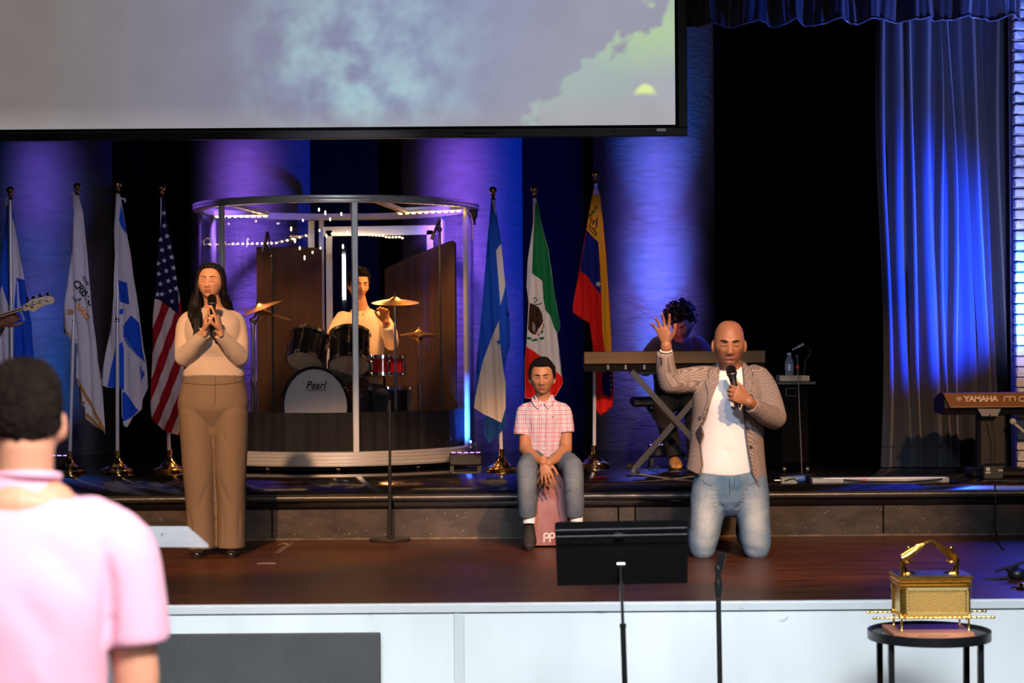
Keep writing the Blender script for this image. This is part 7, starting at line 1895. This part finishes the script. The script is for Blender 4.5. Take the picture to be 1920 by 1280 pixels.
# red-brown book under the ark
bkx0, bkx1 = P(1676, 1190, YT - .16).x, P(1829, 1190, YT - .16).x
bo = empty('wooden_plinth', ((bkx0 + bkx1) / 2, YT - .02, zt), 'flat reddish wooden plinth with engraved lettering under the golden ark', 'plinth')
MB().box(((bkx0 + bkx1) / 2, YT - .02, zt + .013), (bkx1 - bkx0, .26, .026), bev=.003).obj('slab', mat('reddish_wood', (.42, .16, .08), .35, vary=.3, vscale=5, stretch=(.6, 3, 3)), bo, smooth=False)
gm = mat('engraved_dark_print', (.16, .05, .03), .6)
text_obj('engraving', 'ARK OF THE COVENANT', .011, gm, bo, lambda x, y: Vector(((bkx0 + bkx1) / 2 + x - .065, YT - .1512, zt + .009 + y)))
ax0, ax1 = P(1686, 1150, YT - .08).x, P(1817, 1150, YT - .08).x
axc = (ax0 + ax1) / 2; aw = (ax1 - ax0) / 2; yf, yb = YT - .10, YT + .07; ymid = (yf + yb) / 2
zf0 = zt + .026
ark = empty('golden_ark', (axc, ymid, zf0), 'golden ark of the covenant model with two winged figures and carrying poles', 'model')
zb1 = P(1750, 1156, yf).z; zb2 = P(1750, 1102, yf).z
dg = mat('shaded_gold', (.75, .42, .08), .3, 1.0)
MB().box((axc, ymid, (zb1 + zb2) / 2), (2 * aw - .012, yb - yf - .012, zb2 - zb1), bev=.002).obj('chest', gold, ark, smooth=False)
# front panel: pale frame and raised diagonal ribs
cream_g = mat('pale_gold', (.90, .66, .26), .34, .75)
fx0, fx1, fz0, fz1 = P(1693, 1, yf).x, P(1806, 1, yf).x, P(1750, 1151, yf).z, P(1750, 1104, yf).z
for a_, b_ in (((fx0, fz0), (fx1, fz0)), ((fx0, fz1), (fx1, fz1)), ((fx0, fz0), (fx0, fz1)), ((fx1, fz0), (fx1, fz1))):
    MB().bar((a_[0], yf + .002, a_[1]), (b_[0], yf + .002, b_[1]), .012 if a_[1] == b_[1] else .006, .014, (0, 1, 0)).obj('panel_frame', cream_g, ark, smooth=False)
w_, h_ = fx1 - fx0 - .014, fz1 - fz0 - .014
for k in range(-7, 24):
    x0_ = k * .0118; p0 = (x0_, 0); p1 = (x0_ + h_ * .85, h_)
    xa_, za_ = p0; xb_, zb_2 = p1
    if xa_ < 0: za_ = -xa_ / .85; xa_ = 0
    if xb_ > w_: zb_2 = (w_ - p0[0]) / .85; xb_ = w_
    if za_ >= h_ - .003 or zb_2 <= .003 or xa_ >= w_: continue
    MB().bar((fx0 + .007 + xa_, yf + .002, fz0 + .007 + za_), (fx0 + .007 + xb_, yf + .002, fz0 + .007 + zb_2), .004, .0045, (0, 1, 0)).obj('rib', cream_g, ark, smooth=False)
# lid, mouldings, corner columns, feet, lower band
zl0 = zb2; zl1 = P(1750, 1079.5, yf - .01).z
MB().box((axc, ymid, zl0 + .006), (2 * aw + .004, yb - yf + .01, .012), bev=.002).obj('moulding', gold, ark, smooth=False)
MB().box((axc, ymid, zl0 + .021), (2 * aw + .016, yb - yf + .024, .020), bev=.005).obj('lid', gold, ark, smooth=False)
MB().box((axc, ymid, zl1 - .007), (2 * aw + .022, yb - yf + .030, .016), bev=.002).obj('lid_rim', gold, ark, smooth=False)
fr_ = MB()
for k in range(26):
    x = axc - aw - .006 + (2 * aw + .012) * (k + .5) / 26
    fr_.lathe((x, yf - .0135, zl1 - .006), [(.001, -.002), (.0045, -.002), (.0055, .0)], (0, 1, 0), 8)
fr_.obj('rim_beading', gold, ark, kind='stuff')
for sx in (-1, 1):
    for sy, yy in ((-1, yf), (1, yb)):
        MB().lathe((axc + sx * (aw - .003), yy, zb1 - .004), [(.001, 0), (.0085, 0), (.0085, .006), (.006, .010), (.005, .03), (.0048, zb2 - zb1 - .02), (.0075, zb2 - zb1 - .008), (.0085, zb2 - zb1 + .002), (.001, zb2 - zb1 + .002)], (0, 0, 1), 14).obj('corner_column', gold, ark)
        MB().lathe((axc + sx * (aw - .006), yy, zf0), [(.001, 0), (.0055, 0), (.007, .004), (.0045, .008), (.0045, zb1 - zf0 - .004), (.007, zb1 - zf0), (.001, zb1 - zf0)], (0, 0, 1), 12).obj('foot', gold, ark)
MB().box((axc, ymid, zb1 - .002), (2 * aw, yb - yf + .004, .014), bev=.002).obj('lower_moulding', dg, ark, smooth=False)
# carrying poles with twisted surface
def pole(y, z, x0, x1):
    m = MB(); rr = []; n = 12; L = x1 - x0; N = 120
    for i in range(N + 1):
        t = i / N; x = x0 + L * t; r = .0042 + .0012 * math.sin(t * L / .010 * PI)
        if t < .03 or t > .97: r = .0058
        if t in (0, 1): r = .003
        rr.append([Vector((x, y + r * math.cos(2 * PI * k / n), z + r * math.sin(2 * PI * k / n))) for k in range(n)])
    m.rings(rr).obj('carrying_pole', gold, ark)
pole(yf - .012, P(1700, 1158, yf - .012).z, P(1636, 1158, yf - .012).x, P(1866, 1158, yf - .012).x)
pole(yb + .012, P(1700, 1146.5, yb + .012).z, P(1624, 1147, yb + .012).x, P(1850, 1147, yb + .012).x)
for sx in (-1, 1):
    for yy, zz in ((yf - .012, P(1700, 1158, yf - .012).z), (yb + .012, P(1700, 1146.5, yb + .012).z)):
        MB().tube([(axc + sx * aw * .86, yy + .009 * math.cos(a), zz + .009 * math.sin(a)) for a in [2 * PI * k / 14 for k in range(14)]], .0022, 6, closed=True).obj('pole_ring', gold, ark)
# winged figures kneeling and facing each other, wings meeting
g2 = mat('dark_reflecting_gold', (.85, .48, .09), .14, 1.0)
A2 = lambda x, y, d=0: P(x, y, ymid + d)
for e in (-1, 1):
    X = lambda v: 1743 + e * v     # v: distance from the centre line
    f = MB(); s_ = 1
    f.limb([A2(X(46), 1076), A2(X(36), 1077), A2(X(22), 1079)], [(.016, .018), (.016, .017), (.008, .010)], up=(0, 0, 1), n=14)   # folded legs
    f.limb([A2(X(48), 1074), A2(X(50), 1062), A2(X(50), 1050), A2(X(47), 1040)], [(.016, .016), (.0125, .014), (.012, .015), (.008, .009)], n=14)  # trunk
    f.limb([A2(X(47), 1040), A2(X(41), 1032)], [.007, .006]); f.ell(A2(X(38), 1028), (.0095, .0085, .0115)); f.ell(A2(X(40), 1027), (.0100, .0095, .0105))
    f.limb([A2(X(48), 1046, -.012), A2(X(40), 1054, -.016), A2(X(32), 1050, -.008)], [.0055, .005, .004], n=10)
    f.limb([A2(X(48), 1046, .012), A2(X(40), 1054, .016), A2(X(32), 1050, .008)], [.0055, .005, .004], n=10)
    fo = remesh(f, 'winged_figure', g2, ark, .0016, 2)
    for k, dd in enumerate((-.016, .016)):
        wv = []; pts_t = [(53, 1040), (44, 1034), (34, 1027.5), (24, 1021.5), (12, 1016), (1.5, 1012)]; pts_b = [(51, 1053), (42, 1050), (32, 1043), (22, 1034.5), (12, 1025), (1.5, 1016)]
        m = MB(); rr = []
        for (xt, yt), (xb_, yb_) in zip(pts_t, pts_b):
            a_ = A2(X(xt), yt, dd); b_ = A2(X(xb_), yb_, dd * 1.3); th_ = .0028; md_ = (a_ + b_) / 2
            rr.append([a_, md_ + Vector((0, -th_, 0)), b_, md_ + Vector((0, th_, 0))])
        m.rings(rr).obj('wing', g2, fo, auto=50)
        fe = MB()
        for t in (.08, .30, .52, .74, .95):
            fe.limb([A2(X(xt + (xb_ - xt) * t), yt + (yb_ - yt) * t, dd * (1 + .3 * t) - .003) for (xt, yt), (xb_, yb_) in list(zip(pts_t, pts_b))[:6 - int(t * 1.5)]], [(.0014, .0014)] * (6 - int(t * 1.5)), n=6)
        fe.obj('feathers', gold, fo, kind='stuff')
